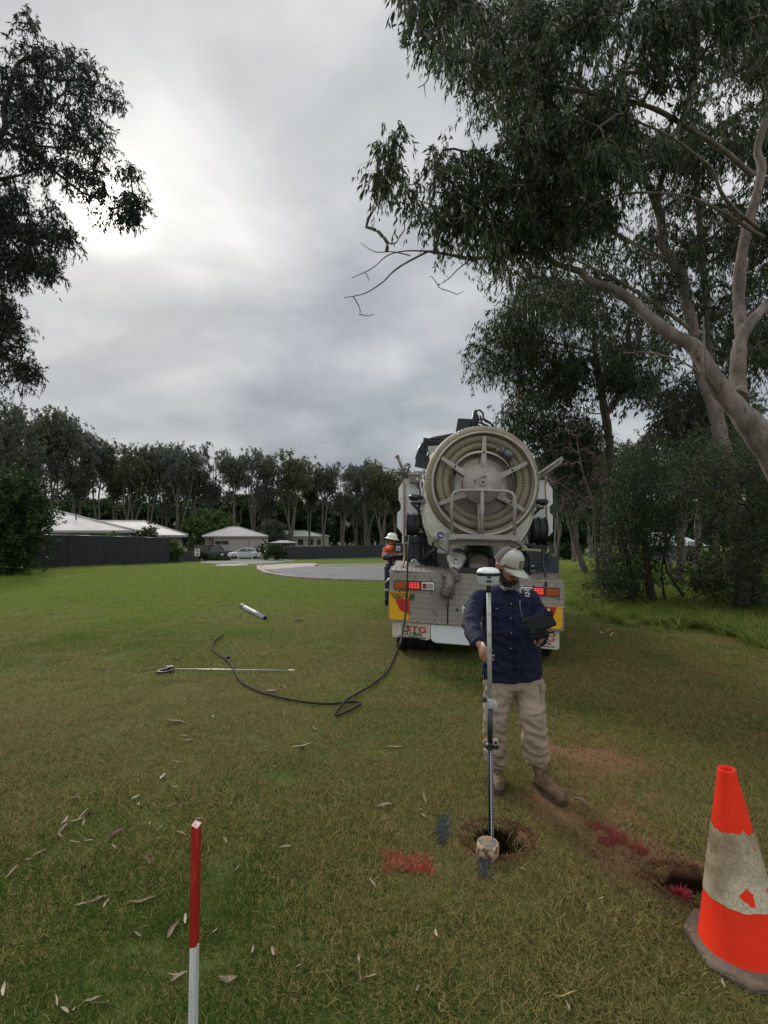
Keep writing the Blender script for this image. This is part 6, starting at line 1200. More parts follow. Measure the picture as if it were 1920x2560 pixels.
for side in (0, 1):
    for k in range(5):
        for j in range(n2+1):
            t_ = j/n2*2-1; ext = .078*(1-abs(t_)**2.6)**.5*k/4; xx = t_*.082*(1-.06*k/4); y0 = -.106*math.sqrt(max(1-(xx/.0905)**2, .04))+.010; vs.append(X((xx, y0-ext-.003*k, .036-.020*t_*t_-.012*k/4-.004*side)))
q_ = 5*(n2+1); fs = []
for side in (0, 1):
    for k in range(4):
        for j in range(n2): a = side*q_+k*(n2+1)+j; fs.append((a, a+1, a+n2+2, a+n2+1))
ring = [k*(n2+1) for k in range(5)]+[4*(n2+1)+j for j in range(1, n2+1)]+[k*(n2+1)+n2 for k in range(3, -1, -1)]
for a, b in zip(ring, ring[1:]): fs.append((a, b, b+q_, a+q_))
mb.add(vs, fs, 0, True); cap = mb.build('cap', [capg, capb], man)
mb = MB(); pv = []
for (u_, v_) in ((-.022, .055), (.022, .055), (.020, .098), (-.020, .098)):
    pv.append(X((u_+.004, -.108*math.sqrt(max(1-((v_-.03)/.125)**2, 0))*1.0-.001+.006, v_)))
cm = sum(pv, Vector())/4; dn = HM @ Vector((0, -1, .25)); mb.add([p+dn*.004 for p in pv]+[p-dn*.004 for p in pv], [(0, 1, 2, 3), (7, 6, 5, 4), (0, 4, 5, 1), (1, 5, 6, 2), (2, 6, 7, 3), (3, 7, 4, 0)], 0)
for k in range(3): a = pv[0].lerp(pv[3], .25+.25*k).lerp(pv[1].lerp(pv[2], .25+.25*k), .18)+dn*.0055; b = pv[0].lerp(pv[3], .25+.25*k).lerp(pv[1].lerp(pv[2], .25+.25*k), .82)+dn*.0055; mb.tube([a, b], .0018, 4, 1)
mb.build('cap_patch', [mat('patch_brown', (.13, .10, .085)), capg], cap)
# shirt
mb = MB(); Rr = .001066
lv = [(412, 343, 68, .070), (405, 354, 100, .088), (401, 372, 140, .102), (399, 398, 166, .114), (398, 425, 177, .122), (402, 520, 180, .132), (410, 640, 188, .148), (415, 760, 190, .152), (419, 850, 192, .150), (422, 900, 194, .148), (424, 930, 192, .146)]
mb.tube([L2(a, b, 3.70) for a, b, c, d in lv], [(d, c*Rr) for a, b, c, d in lv], 28)
mb.tube([L2(*q) for q in RA], [.062, .057, .053, .049, .042], 16); mb.ball(L2(212, 404, 3.69), (.060, .068, .058)); mb.ball(L2(149, 583, 3.44), .057)
mb.tube([L2(*q) for q in LA], [.062, .057, .053, .049, .041], 16); mb.ball(L2(536, 408, 3.69), (.060, .068, .058)); mb.ball(L2(612, 575, 3.60), .057)
shirt = remeshed(mb, 'shirt', [navyc], man, .009, 5, disp=folds(2., .013, (11, 11, 15), 2.3))
# front of the shirt at (cx,cy): chest surface depth
def chest(cx, cy, off=.004):
    c, hw, dp = np.interp(cy, [q[1] for q in lv], [q[0] for q in lv]), np.interp(cy, [q[1] for q in lv], [q[2] for q in lv]), np.interp(cy, [q[1] for q in lv], [q[3] for q in lv])
    k = min(abs(cx-c)/hw, .97); d = 3.70-dp*math.sqrt(1-k*k)-off-.009; return L2(c+(cx-c)*(d/3.7)**0, cy, d)
mb = MB(); mb.tube([L2(362, 300, 3.60), L2(350, 330, 3.62), L2(375, 352, 3.57), L2(405, 346, 3.56)], [.016, .02, .018, .006], 8); mb.tube([L2(452, 290, 3.60), L2(455, 320, 3.60), L2(430, 345, 3.57), L2(405, 352, 3.56)], [.016, .02, .018, .006], 8); mb.tube([L2(352, 320, 3.66), L2(365, 300, 3.76), L2(430, 295, 3.77), L2(458, 310, 3.68)], .018, 8); remeshed(mb, 'collar', [charc], shirt, .006, 2)
def badge(cx, cy):   # chest print: a small burst mark with three short lines of text
    mb = MB()
    for k in range(9):
        a = R(100+k*22); p = chest(cx, cy, .006); e = p+Vector((math.cos(a)*.016, 0, math.sin(a)*.016)); mb.tube([p+Vector((math.cos(a)*.004, 0, math.sin(a)*.004)), e], [.0022, .0030], 5)
    mb.tube([chest(cx+4, cy+6, .006), chest(cx+14, cy+2, .006)], .004, 5); mb.build('printed_mark', bandw, shirt)
    for s, dx, dy, sz in (('next', 2, 22, .026), ('step', 8, 42, .026), ('surveying', 12, 58, .010)):
        p = chest(cx+dx+8, cy+dy, .009); Xm = Matrix.Translation(p) @ Matrix.Rotation(R(22), 4, 'Z') @ Matrix.Rotation(R(8), 4, 'Y') @ Matrix.Rotation(R(90), 4, 'X'); text('lettering', s, sz, Xm, bandw, shirt, .0006, 1.0, .0008)
badge(488, 338)
mb = MB()   # pocket flaps, placket, zip
def seam(pts, r=.0022, mi=0): mb.tube([chest(*q, .002) for q in pts], r, 5, mi)
seam([(292, 472), (330, 474), (372, 474), (382, 462), (384, 440)], .0028); seam([(290, 440), (385, 440)], .002); seam([(500, 440), (520, 458), (560, 462), (575, 455)], .0028); seam([(405, 360), (412, 500), (420, 700), (430, 900)], .0022); seam([(425, 362), (432, 500), (440, 700), (450, 900)], .0022)
mb.build('seams', mat('dark_navy_seam', (.008, .010, .03)), shirt); mb = MB(); seam([(470, 435), (474, 458), (478, 480), (485, 520), (494, 570)], .0048); mb.build('zip', mat('zip_grey', (.12, .12, .13), rough=.4), shirt); mb = MB(); seam([(474, 428), (475, 440)], .004); seam([(312, 477), (328, 477)], .0025); seam([(512, 457), (512, 470)], .002); seam([(545, 455), (552, 456)], .002)
for cy in (445, 540, 640, 740): p = chest(416, cy, .006); mb.ball(p, .0045, 0, 8, 6)
mb.build('fittings', alu, shirt)
# trousers
mb = MB(); mb.tube([L2(421, 880, 3.7), L2(424, 950, 3.7), L2(428, 995, 3.7)], [(.128, .185), (.13, .19), (.115, .175)], 24)
wl_ = [[.118, .092, .080, .078, .066], [.118, .098, .086, .086, .070]]
for q_, w_ in zip(LEG, wl_):
    pts = [L2(*q) for q in q_]; mb.tube(pts, w_, 18); e = L2(q_[-1][0], q_[-1][1]+ (18 if q_ is LEG[0] else 8), q_[-1][2]); mb.tube([pts[-1]+Vector((0, 0, .10)), pts[-1]+Vector((0, 0, .03)), e], [w_[-1]*.95, w_[-1]*1.12, w_[-1]*1.02], 18)
def tf(c):
    k = 1.0+1.6*max(0, (.62-c.z))*1.4; return folds(5., .011*k, (11, 11, 15), 2.2)(c)
tro = remeshed(mb, 'trousers', [khaki], man, .009, 4, disp=tf)
mb = MB(); mb.cbox(L2(612, 1045, 3.64), (.03, .10, .17), 0, Matrix.Rotation(R(-3), 3, 'Y')); mb.cbox(L2(614, 985, 3.635), (.036, .105, .05), 0); mb.build('cargo_pocket', khaki, tro, bevel=.008); mb = MB(); mb.tube([L2(606, 1000, 3.585), L2(614, 1080, 3.575), L2(612, 1150, 3.57)], .003, 5); mb.tube([L2(606, 943, 3.57), L2(616, 944, 3.57)], .006, 5)
for q in ([(500, 1165, 3.52), (550, 1182, 3.505), (620, 1172, 3.53)], [(502, 1380, 3.54), (560, 1395, 3.53), (630, 1385, 3.56)], [(275, 1165, 3.60), (320, 1172, 3.585), (365, 1160, 3.6)]): mb.tube([L2(*z) for z in q], .0028, 5)
mb.build('seams', mat('trouser_seam', (.17, .135, .12)), tro)
mb = MB()
for k in range(9): p = L2(238+4*math.sin(k*2.), 905+k*62, 3.68+.01*k); mb.tube([p, p+Vector((-.006, 0, -.02)), p+Vector((.0, 0, -.05))], .0035, 6)
mb.build('frayed_seam', khaki, tro)
# boots
def boot(heel, toe, ztop, name='boot'):
    hv = Vector((toe[0]-heel[0], toe[1]-heel[1], 0)); Ln = hv.length; u = hv/Ln; s_ = Vector((-u.y, u.x, 0)); h0 = Vector((heel[0], heel[1], 0))+IM
    mb = MB(); prof = [(.03, .052, .036, .050), (.10, .060, .040, .058), (.17, .052, .043, .050), (.23, .046, .047, .042), (.27, .042, .043, .038), (.295, .036, .028, .026)]
    k = Ln/.30; mb.tube([h0+u*(a*k)+Vector((0, 0, z+.015)) for a, z, w, h in prof], [(w*1.02, h) if False else (w, h) for a, z, w, h in prof], 16, ref=Vector((0, 0, 1)))
    mb.tube([h0+u*.075*k+Vector((0, 0, .05)), h0+u*.072*k+Vector((0, 0, .12)), h0+u*.06*k+Vector((0, 0, ztop))], [.052, .050, .050], 16); mb.ball(h0+u*.265*k+Vector((0, 0, .050)), (.044, .044, .034)); mb.ball(h0+u*.03+Vector((0, 0, .06)), (.038, .038, .045))
    o = remeshed(mb, name, [leather], man, .006, 4, disp=folds(9., .0025, (30, 30, 30)))
    mb = MB(); out = []; n = 28
    for j in range(n):
        a = 2*math.pi*j/n; L_ = math.cos(a)*.155*k+.150*k; w = math.sin(a); ww = .040+.012*math.cos(a-.0)*(1 if L_ > .15*k else .4); out.append(h0+u*L_+s_*(math.copysign(abs(w)**.8, w)*ww))
    for z0, z1, g in ((.0, .022, 1.0), (.022, .030, 1.03)): c = h0+u*.15*k; vs = [c+(p-c)*g+Vector((0, 0, z0)) for p in out]+[c+(p-c)*g+Vector((0, 0, z1)) for p in out]; mb.add(vs, [list(range(n))[::-1], list(range(n, 2*n))]+[(i, (i+1) % n, (i+1) % n+n, i+n) for i in range(n)], 0)
    mb.build('sole', solem, o); mb = MB()
    for i in range(6): a = .215-.024*i; zc = .088+.010*i+(.016*(i-3) if i > 3 else 0); c = h0+u*a*k; mb.tube([c+s_*.026+Vector((0, 0, zc-.012)), c+Vector((0, 0, zc+.004)), c-s_*.026+Vector((0, 0, zc-.012))], .0028, 5)
    mb.build('laces', inkk, o)
boot((.795, 3.865), (.775, 3.575), .17); boot((1.055, 3.735), (1.165, 3.445), .20)
# ---------------- field controller held in his hand
cc = C2(605, 568, 3.27); ctb = mat('controller_black', (.008, .008, .009), (.014, .014, .015), 20., .8, spec=.15); ct = thing('field_controller', 'rugged black tablet controller held in the left hand of the bearded man', 'controller', cc); q = Matrix.Rotation(R(14), 3, 'Z') @ Matrix.Rotation(R(-17), 3, 'Y') @ Matrix.Rotation(R(-30), 3, 'X')
mb = MB(); mb.cbox((0, 0, 0), (.190, .028, .105), 0, q); mb.build('case', ctb, ct, bevel=.012, seg=3)
mb = MB(); mb.cbox(q @ Vector((.085, -.004, .035)), (.035, .034, .05), 0, q); mb.cbox(q @ Vector((-.085, -.004, -.02)), (.025, .034, .06), 0, q); mb.build('bumper', ctb, ct, bevel=.006); mb = MB(); mb.cbox(q @ Vector((0, .015, 0)), (.15, .004, .085), 0, q); mb.build('screen', glass, ct); mb = MB(); mb.ball(q @ Vector((.083, -.022, .045)), .010); mb.build('button', alu, ct)
mb = MB(); b_ = C2(600, 645, 3.25)-cc; mb.cbox(b_, (.10, .05, .045), 0); mb.tube([C2(590, 600, 3.24)-cc, b_, C2(585, 690, 3.24)-cc], .014, 7); mb.tube([C2(630, 650, 3.23)-cc, C2(675, 636, 3.23)-cc, C2(702, 628, 3.23)-cc], [.009, .007, .005], 7); mb.tube([C2(688, 634, 3.23)-cc, C2(704, 650, 3.23)-cc, C2(700, 660, 3.23)-cc], .004, 6); mb.tube([C2(580, 610, 3.23)-cc, C2(572, 670, 3.23)-cc, C2(590, 710, 3.24)-cc], .004, 6); mb.build('bracket', ctb, ct, bevel=.004)
# ---------------- survey pole with antenna
PB_ = C2(285, 1995, 3.0); PT_ = C2(268, 325, 3.0); sp_o = thing('survey_pole', 'tall survey pole with white round antenna on top, standing in the first hole', 'survey pole', PB_)
def on(cy, d=3.0):
    f_ = (cy-325)/(1995-325); return C2(268+(285-268)*f_, cy, d)-PB_
gp = mat('pale_grey_tube', (.40, .41, .38), (.33, .34, .31), 8, .45, c3=(.26, .25, .22)); rw = mat('receiver_white', (.72, .73, .72), (.66, .67, .66), 5, .35, coat=.2); rg = mat('receiver_grey', (.46, .48, .47), (.40, .42, .41), 5, .4)
mb = MB(); mb.tube([on(372), on(1080)], .0125, 16); mb.build('upper_tube', gp, sp_o); mb = MB(); mb.tube([on(322), on(372)], .0135, 14); mb.build('adapter', blk, sp_o)
mb = MB()
for cy in (520, 648, 748, 965): p = on(cy)+Vector((0, -.0123, 0)); mb.tube([p, p+Vector((0, -.001, 0))], .0028, 7)
mb.tube([on(510), on(513)], .0131, 14); mb.build('pin_hole', inkk, sp_o)
mb = MB(); rcx = C2(265, 265, 3.0)-PB_; zt = (C2(265, 205, 3.0)-PB_).z; zb_ = (C2(265, 325, 3.0)-PB_).z; hR = .068; XX = Matrix.Translation((rcx.x, rcx.y, 0)); H_ = zt-zb_
mb.lathe([(.001, zt), (hR*.45, zt-.002), (hR*.80, zt-.010), (hR, zt-.028), (hR*.985, zt-.031)], 40, 0, XX); mb.build('antenna_dome', rw, sp_o)
mb = MB(); mb.lathe([(hR*.97, zt-.030), (hR*.975, zt-.034), (hR*.95, zt-.047), (hR*.93, zt-.050)], 40, 0, XX); mb.build('black_band', blk, sp_o)
mb = MB(); mb.lathe([(hR*.96, zt-.049), (hR*.95, zt-.053), (hR*.86, zb_+.012), (hR*.80, zb_+.002), (hR*.55, zb_), (.001, zb_)], 40, 0, XX); o = mb.build('receiver_body', rg, sp_o); mb = MB()
for cx, cy, w_, h_ in ((270, 272, .024, .008), (270, 298, .026, .010)): p = C2(cx, cy, 2.936)-PB_; mb.cbox(p, (w_, .01, h_), 0)
mb.build('port', inkk, o); mb = MB(); a_ = C2(240, 265, 2.9365)-PB_; b_ = C2(303, 303, 2.9365)-PB_
mb.tube([(a_.x, a_.y, a_.z), (b_.x, a_.y, a_.z), (b_.x, a_.y+.003, b_.z), (a_.x, a_.y+.003, b_.z), (a_.x, a_.y, a_.z)], .0009, 4); mb.build('battery_door', greyst, o)
mb = MB(); mb.tube([on(1070), on(1130)], .019, 14); mb.cbox(on(1108)+Vector((.022, -.004, 0)), (.034, .03, .026)); mb.tube([on(1078)+Vector((-.016, -.012, 0)), on(1078)+Vector((.030, -.014, .0)), on(1095)+Vector((.034, -.014, 0))], .004, 6); mb.build('clamp', gp, sp_o, bevel=.003)
mb = MB(); p = on(1075); mb.tube([p+Vector((-.014, 0, 0)), p+Vector((-.024, 0, 0)), p+Vector((-.024, 0, 0)), p+Vector((-.040, 0, 0))], [.006, .006, .017, .017], 14); mb.build('clamp_knob', blk, sp_o)
mb = MB(); mb.tube([on(1130), on(1400)], .0145, 14); mb.build('grip_tube', blk, sp_o)
mb = MB(); p = on(1378)+Vector((-.012, -.016, 0)); mb.tube([p+Vector((0, .02, 0)), p, p+Vector((0, -.014, 0))], [.020, .020, .017], 14); mb.tube([on(1360), on(1395)], .018, 12); mb.cbox(on(1385)+Vector((.030, -.004, 0)), (.03, .03, .022)); mb.build('tilt_knob', blk, sp_o, bevel=.003)
mb = MB(); p = on(1352)+Vector((.026, -.006, 0)); mb.cbox(p, (.030, .026, .030), 0); mb.tube([p+Vector((0, -.012, 0)), p+Vector((0, -.017, 0))], .0085, 12, 1); mb.build('bubble_level', [greyst, inkk], sp_o, bevel=.002)
mb = MB(); mb.tube([on(1398), on(1985)], (.0100), 4, 0) if False else mb.tube([on(1398), on(1985)], [(.0185, .0185)]*2, 4, 0, ref=Vector((.7, .7, 0))); mb.tube([on(1985), on(1997)], [.008, .004], 8, 0); staff = mb.build('graduated_staff', blk, sp_o)
mb = MB()
for k in range(118):
    cy = 1408+k*4.85; p = on(cy)+Vector((-.001, -.0136, 0)); w_ = .0062 if k % 5 else .0085; h_ = .0013; mb.add([p+Vector((-w_/2, 0, -h_)), p+Vector((w_/2, 0, -h_)), p+Vector((w_/2, 0, h_)), p+Vector((-w_/2, 0, h_))], [(0, 1, 2, 3)])
    if k % 4 == 0: p = on(cy)+Vector((.0090, -.0136, 0)); mb.add([p+Vector((-.0015, 0, -.004)), p+Vector((.0015, 0, -.004)), p+Vector((.0015, 0, .004)), p+Vector((-.0015, 0, .004))], [(0, 1, 2, 3)])
mb.build('scale_ticks', bandw, staff)
# stub in the hole
sb = C2(262, 2018, 2.925); mb = MB(); XX = Matrix.Translation((sb.x, sb.y, sb.z)) @ Matrix.Rotation(R(9), 4, 'X'); pr = [(.001, .004), (.030, .003), (.048, .001), (.052, .003), (.059, -.004), (.061, -.05), (.057, -.10), (.060, -.22)]; mb.lathe(pr, 30, 0, XX, mis=[1, 1, 0, 0, 0, 0, 0])
mb.v = [tuple(Vector(v)+Vector((1, 1, 1))*.006*mnoise.noise(Vector(v)*45)) for v in mb.v]; tag(mb.build('pipe_stub', [mat('cream_crust', (.36, .27, .16), (.11, .065, .04), 26., .85, thresh=.50), mat('blue_grey_paint', (.075, .085, .09), (.24, .17, .10), 14., .8)]), 'short pale crusted pipe stub standing in the first hole under the pole', 'pipe')
# ---------------- worker beside the truck
W7 = lambda cx, cy, d: P(930+cx/9.217, 1300+cy/9.217, d)
wk = W7(430, 1990, 12.1); man2 = thing('person', 'worker in white hard hat and orange shirt with silver bands working beside the truck', 'person', (wk.x, 12.1, H(wk.x, 12.1))); I2 = Vector((-wk.x, -12.1, -H(wk.x, 12.1)))
M7 = lambda cx, cy, d: W7(cx, cy, d)+I2
orange = mat('hi_vis_orange', (.62, .115, .045), (.52, .09, .035), 5., .8, bump=.3, bscale=20); silverb = mat('reflective_band', (.42, .42, .42)); navy2 = mat('worker_navy', (.018, .022, .045), (.026, .03, .055), 5., .85); glove = mat('cream_glove', (.42, .37, .29), (.33, .28, .21), 12., .9); skin2 = mat('ruddy_skin', (.26, .12, .085), (.21, .095, .07), 9., .5)
hm_ = Matrix.Rotation(R(82), 3, 'Z') @ Matrix.Rotation(R(10), 3, 'X'); h2 = M7(455, 470, 12.15)
mb = MB(); head(mb, h2, hm_, 1.0); mb.tube([h2+Vector((0, 0, -.05)), M7(430, 590, 12.15)], [.058, .062], 14); mb.tube([M7(425, 620, 12.15), M7(425, 800, 12.15), M7(430, 1050, 12.15)], [(.15, .09), (.13, .09), (.13, .09)], 14)
A2 = [(345, 655, 12.0), (300, 780, 11.98), (290, 872, 11.95), (420, 850, 11.75), (600, 812, 11.52)]; A3 = [(470, 670, 12.3), (520, 760, 12.2), (640, 790, 11.8), (700, 780, 11.5)]
mb.tube([M7(*q) for q in A2], [.05, .045, .04, .034, .028], 10); hand(mb, M7(610, 808, 11.5), Vector((.9, -.1, .25)), Vector((.1, .3, -.9)), curl=(.3, .5, .4), size=1.05)
legs2 = [[(390, 1080, 12.05), (375, 1350, 12.0), (370, 1600, 12.05), (365, 1880, 12.1)], [(450, 1080, 12.3), (470, 1350, 12.2), (470, 1600, 12.25), (470, 1880, 12.4)]]
for q_ in legs2: mb.tube([M7(*q) for q in q_], [.08, .065, .05, .04], 10)
remeshed(mb, 'body', [skin2], man2, .009, 2)
mb = MB(); up = hm_ @ Vector((0, 0, 1)); XX = Matrix.Translation(h2) @ hm_.to_4x4() @ Matrix.Translation((0, 0, .045)); mb.lathe([(.150, -.012), (.168, -.020), (.150, -.005), (.118, .006), (.116, .04), (.10, .085), (.065, .115), (.02, .125), (.001, .126)], 30, 0, XX @ Matrix.Diagonal((.92, 1.08, 1, 1))); mb.tube([XX @ Vector((0, -.11, .07)), XX @ Vector((0, -.05, .125)), XX @ Vector((0, .05, .125)), XX @ Vector((0, .11, .07))], .012, 6); mb.build('hard_hat', mat('hard_hat_white', (.72, .71, .64), (.66, .65, .58), 3., .35, coat=.3), man2)
mb = MB(); mb.tube([M7(430, 575, 12.15), M7(425, 620, 12.15), M7(415, 720, 12.15), M7(420, 850, 12.15), M7(430, 930, 12.15), M7(430, 1015, 12.15)], [(.10, .085), (.19, .115), (.20, .125), (.18, .12), (.18, .115), (.185, .115)], 22); mb.tube([M7(*q) for q in A2[:3]], [.085, .072, .062], 12); mb.ball(M7(*A2[2]), .062)
mb.tube([M7(*q) for q in A2[2:]], [.060, .052, .042], 12); mb.tube([M7(*q) for q in A3], [.08, .06, .05, .042], 12)
z_low = M7(0, 905, 12.1).z
def shirtmi(c):
    cz = c.z; bz = [M7(0, q, 12.1).z for q in (745, 795, 945, 1005)]
    if c.x > M7(340, 0, 11.9).x and c.y+12.1 < 11.98 and cz < M7(0, 790, 11.8).z: return 1
    if c.y+12.1 < 11.90: return 1
    if bz[1] < cz < bz[0] and c.x < M7(390, 0, 12).x: return 2
    if bz[3] < cz < bz[2]: return 2
    return 0
remeshed(mb, 'shirt', [orange, navy2, silverb], man2, .014, 4, disp=folds(7., .010, (8, 8, 14)), after=shirtmi)
mb = MB(); mb.tube([M7(425, 560, 12.15), M7(428, 600, 12.15)], [(.08, .075), (.10, .09)], 14); mb.build('collar', navy2, man2)
mb = MB(); mb.tube([M7(430, 990, 12.15), M7(425, 1090, 12.15), M7(422, 1180, 12.15)], [(.17, .11), (.18, .12), (.15, .11)], 18)
for q_ in legs2: mb.tube([M7(*q) for q in q_], [.105, .082, .070, .064], 14)
zz1, zz2 = M7(0, 1575, 12.05).z, M7(0, 1625, 12.05).z
remeshed(mb, 'trousers', [navy2, silverb], man2, .014, 4, disp=folds(3., .012, (8, 8, 14)), after=lambda c: 1 if zz2 < c.z < zz1 else 0)
for q_ in legs2:
    e = M7(*q_[-1]); mb = MB(); mb.tube([e+Vector((0, .06, .02)), e+Vector((-.0, -.02, -.055)), e+Vector((0, -.14, -.085)), e+Vector((0, -.20, -.095))], [.055, .055, .048, .03], 12) if False else mb.tube([e+Vector((-.03, 0, .05)), e+Vector((-.02, 0, -.05)), e+Vector((.08, 0, -.075)), e+Vector((.17, 0, -.085))], [.055, .058, .048, .032], 12)
    remeshed(mb, 'boot', [inkk], man2, .010, 3)
# ---------------- rake-like bar and coil he works at belong to the truck: a pale lever
mb = MB(); mb.tube([W7(310, 1450, 9.0), W7(420, 1330, 9.0)], .016, 8); mb.tube([W7(395, 1195, 9.0), W7(560, 1120, 9.0)], .018, 8)
mb.v = [tuple(TI @ Vector(v)) for v in mb.v]; mb.build('grab_handle', alu, truck)
# ---------------- traffic cone
_r = ray(1816, 1925); _k = 1.045; cy_ = (.718*_k-CAMH)/_r.z*_r.y; cx_ = _r.x/_r.y*cy_+.048; cone = thing('traffic_cone', 'bright orange traffic cone with a cracked dirty white band beside the second hole', 'traffic cone', (cx_, cy_, .004), (0, R(-3.6), 0)); cone.scale = (_k, _k, _k)
fl = mat('fluorescent_orange', (.78, .038, .013), (.70, .030, .011), 5., .65, spec=.12, c3=(.62, .038, .018)); b = fl.node_tree.nodes['Principled BSDF']
prof = [(.158, .03), (.155, .045), (.150, .06), (.0325, .715), (.031, .722), (.027, .722), (.026, .70), (.12, .10)]
mb = MB(); mb.lathe(prof, 64, 0); mb.build('cone_body', fl, cone)
mb = MB(); outp = [(-.185, .10), (-.10, .20), (.12, .20), (.20, .12), (.20, -.10), (.12, -.205), (-.08, -.205), (-.18, -.11)]; vs = []
for z, g in ((.0, 1.0), (.022, 1.0), (.034, .96)): vs += [(x*g, y*g, z) for x, y in outp]
n = 8; mb.add(vs, [list(range(8))[::-1], list(range(16, 24))]+[(k*8+i, k*8+(i+1) % 8, (k+1)*8+(i+1) % 8, (k+1)*8+i) for k in range(2) for i in range(8)]); mb.lathe([(.185, .034), (.172, .040), (.155, .040)], 48, 0)
o = mb.build('cone_base', mat('dusty_rubber_base', (.135, .098, .074), (.080, .058, .045), 5., .85, bump=.5, c3=(.18, .12, .08)), cone, bevel=.006); o.rotation_euler = (0, 0, R(-6))
cm_ = bpy.data.materials.new('cracked_white_band'); cm_.use_nodes = True; t = NT(cm_.node_tree); b = cm_.node_tree.nodes['Principled BSDF']; co = t.n('ShaderNodeTexCoord').outputs['Object']
vo = t.n('ShaderNodeTexVoronoi', feature='DISTANCE_TO_EDGE', i_Scale=42.); nz = t.n('ShaderNodeTexNoise', i_Scale=16., i_Detail=5.); t.l(co, nz.inputs['Vector']); mm = t.mix(.05, co, nz.outputs['Color'], 'ADD') if False else co; t.l(t.vmath('ADD', co, t.vmath('MULTIPLY', nz.outputs['Color'], (.03, .03, .03)).outputs[0]).outputs[0], vo.inputs['Vector'])
cr = t.ramp(vo.outputs['Distance'], [(.0, 1.), (.05, 0.)]); nz2 = t.n('ShaderNodeTexNoise', i_Scale=5., i_Detail=4.); t.l(co, nz2.inputs['Vector']); base = t.mix(t.ramp(nz2.outputs[0], [(.4, 0.), (.62, 1.)]), (.50, .44, .31), (.23, .165, .09)); base = t.mix(t.math('MULTIPLY', cr, .8), base, (.10, .075, .045))
nz3 = t.n('ShaderNodeTexNoise', i_Scale=17., i_Detail=2.); t.l(co, nz3.inputs['Vector']); base = t.mix(t.ramp(nz3.outputs[0], [(.665, 0.), (.68, 1.)]), base, (.50, .05, .03)); t.l(base, b.inputs['Base Color']); b.inputs['Roughness'].default_value = .6
mb = MB(); nA = 110; r = np.random.default_rng(3); top = .500+np.convolve(r.normal(size=nA+8)*.016, np.ones(5)/5, 'same')[:nA]; bot = .228+np.convolve(r.normal(size=nA+8)*.004, np.ones(5)/5, 'same')[:nA]; vs = []
for k in range(9):
    for j in range(nA): a = 2*math.pi*j/nA; z = bot[j]+(top[j]-bot[j])*k/8; rr = .150-(z-.06)*(.1175/.655)+.0025; vs.append((rr*math.cos(a), rr*math.sin(a), z))
mb.add(vs, [(k*nA+j, k*nA+(j+1) % nA, (k+1)*nA+(j+1) % nA, (k+1)*nA+j) for k in range(8) for j in range(nA)], 0, True); bd = mb.build('white_band', cm_, cone)
mb = MB(); a0 = -1.88; pts = [(-.20, .0), (-.10, .012), (-.02, .022), (.05, .030), (.10, .018), (.19, .012), (.20, -.030), (.10, -.034), (.0, -.020), (-.10, -.016)]; vs = []
for da, dz in pts: z = .285+dz; rr = .150-(z-.06)*(.1175/.655)+.0042; vs.append((rr*math.cos(a0+da*1.1), rr*math.sin(a0+da*1.1), z))
z = .285; rr = .150-(z-.06)*(.1175/.655)+.0048; vs.append((rr*math.cos(a0), rr*math.sin(a0), z)); mb.add(vs, [(i, (i+1) % 10, 10) for i in range(10)]); mb.build('torn_patch', fl, bd)
# ---------------- survey stake
sx_ = P(487, 2300, 1.7).x; stk = thing('survey_stake', 'white timber survey stake with a red painted top, close to the camera at left', 'stake', (sx_, 1.7, 0), (0, 0, R(-14.5)))
wh = mat('white_painted_timber', (.60, .60, .58), (.46, .45, .43), 30., .7, bump=.5, bscale=60, stretch=(1, 1, .05), c3=(.36, .34, .31)); rd = mat('red_painted_timber', (.36, .014, .012), (.27, .010, .010), 14., .38, bump=.25, bscale=90, stretch=(1, 1, .12), coat=.25, c3=(.42, .05, .04)); hw_ = .0108
mb = MB(); mb.box((-hw_, -hw_, -.2), (hw_, hw_, .462)); mb.build('white_shaft', wh, stk, bevel=.0015); mb = MB(); g = .0006; mb.add([(-hw_-g, -hw_-g, .458), (hw_+g, -hw_-g, .464), (hw_+g, hw_+g, .470), (-hw_-g, hw_+g, .462), (-hw_-g, -hw_-g, .834), (hw_+g, -hw_-g, .826), (hw_+g, hw_+g, .834), (-hw_-g, hw_+g, .839)], [(0, 3, 2, 1), (4, 5, 6, 7), (0, 1, 5, 4), (1, 2, 6, 5), (2, 3, 7, 6), (3, 0, 4, 7)]); mb.m[1] = 1; mb.build('red_top', [rd, mat('splintered_cut_top', (.66, .56, .52), (.45, .22, .20), 90., .8)], stk, bevel=.0012)
# ---------------- spray paint on the grass: coloured blades, one object per mark
def paint(label, polys, k, ox, oy, ca, cb, n, seed, cat='paint mark'):
    r = np.random.default_rng(seed); pts = []
    pol = [[(ox+x*k, oy+y*k) for x, y in q] for q in polys]
    xs_ = [p[0] for q in pol for p in q]; ys_ = [p[1] for q in pol for p in q]
    while len(pts) < n:
        x, y = r.uniform(min(xs_), max(xs_)), r.uniform(min(ys_), max(ys_))
        jx, jy = x+r.normal()*3.5, y+r.normal()*2.5
        if any(inpoly(x, y, q) for q in pol) and float(vnoise(x, y, 9, seed)) > .22: g_ = G(jx, jy); pts.append((g_.x, g_.y, g_.z))
    pa = np.array(pts); V_, a_ = blades(n, .0, .036, .0042, .9, seed); V_ = V_+np.concatenate([pa, pa])[:, None, :]
    m = mat_tint('sprayed_grass', ca, cb, .6, .3, .15); link_ = link('paint_mark', quads_mesh('paint_mark', V_, m, np.tile(np.clip(a_*.7+.3*r.random(n), 0, 1), 2))); tag(link_, label, cat)
k9 = 1/2.514
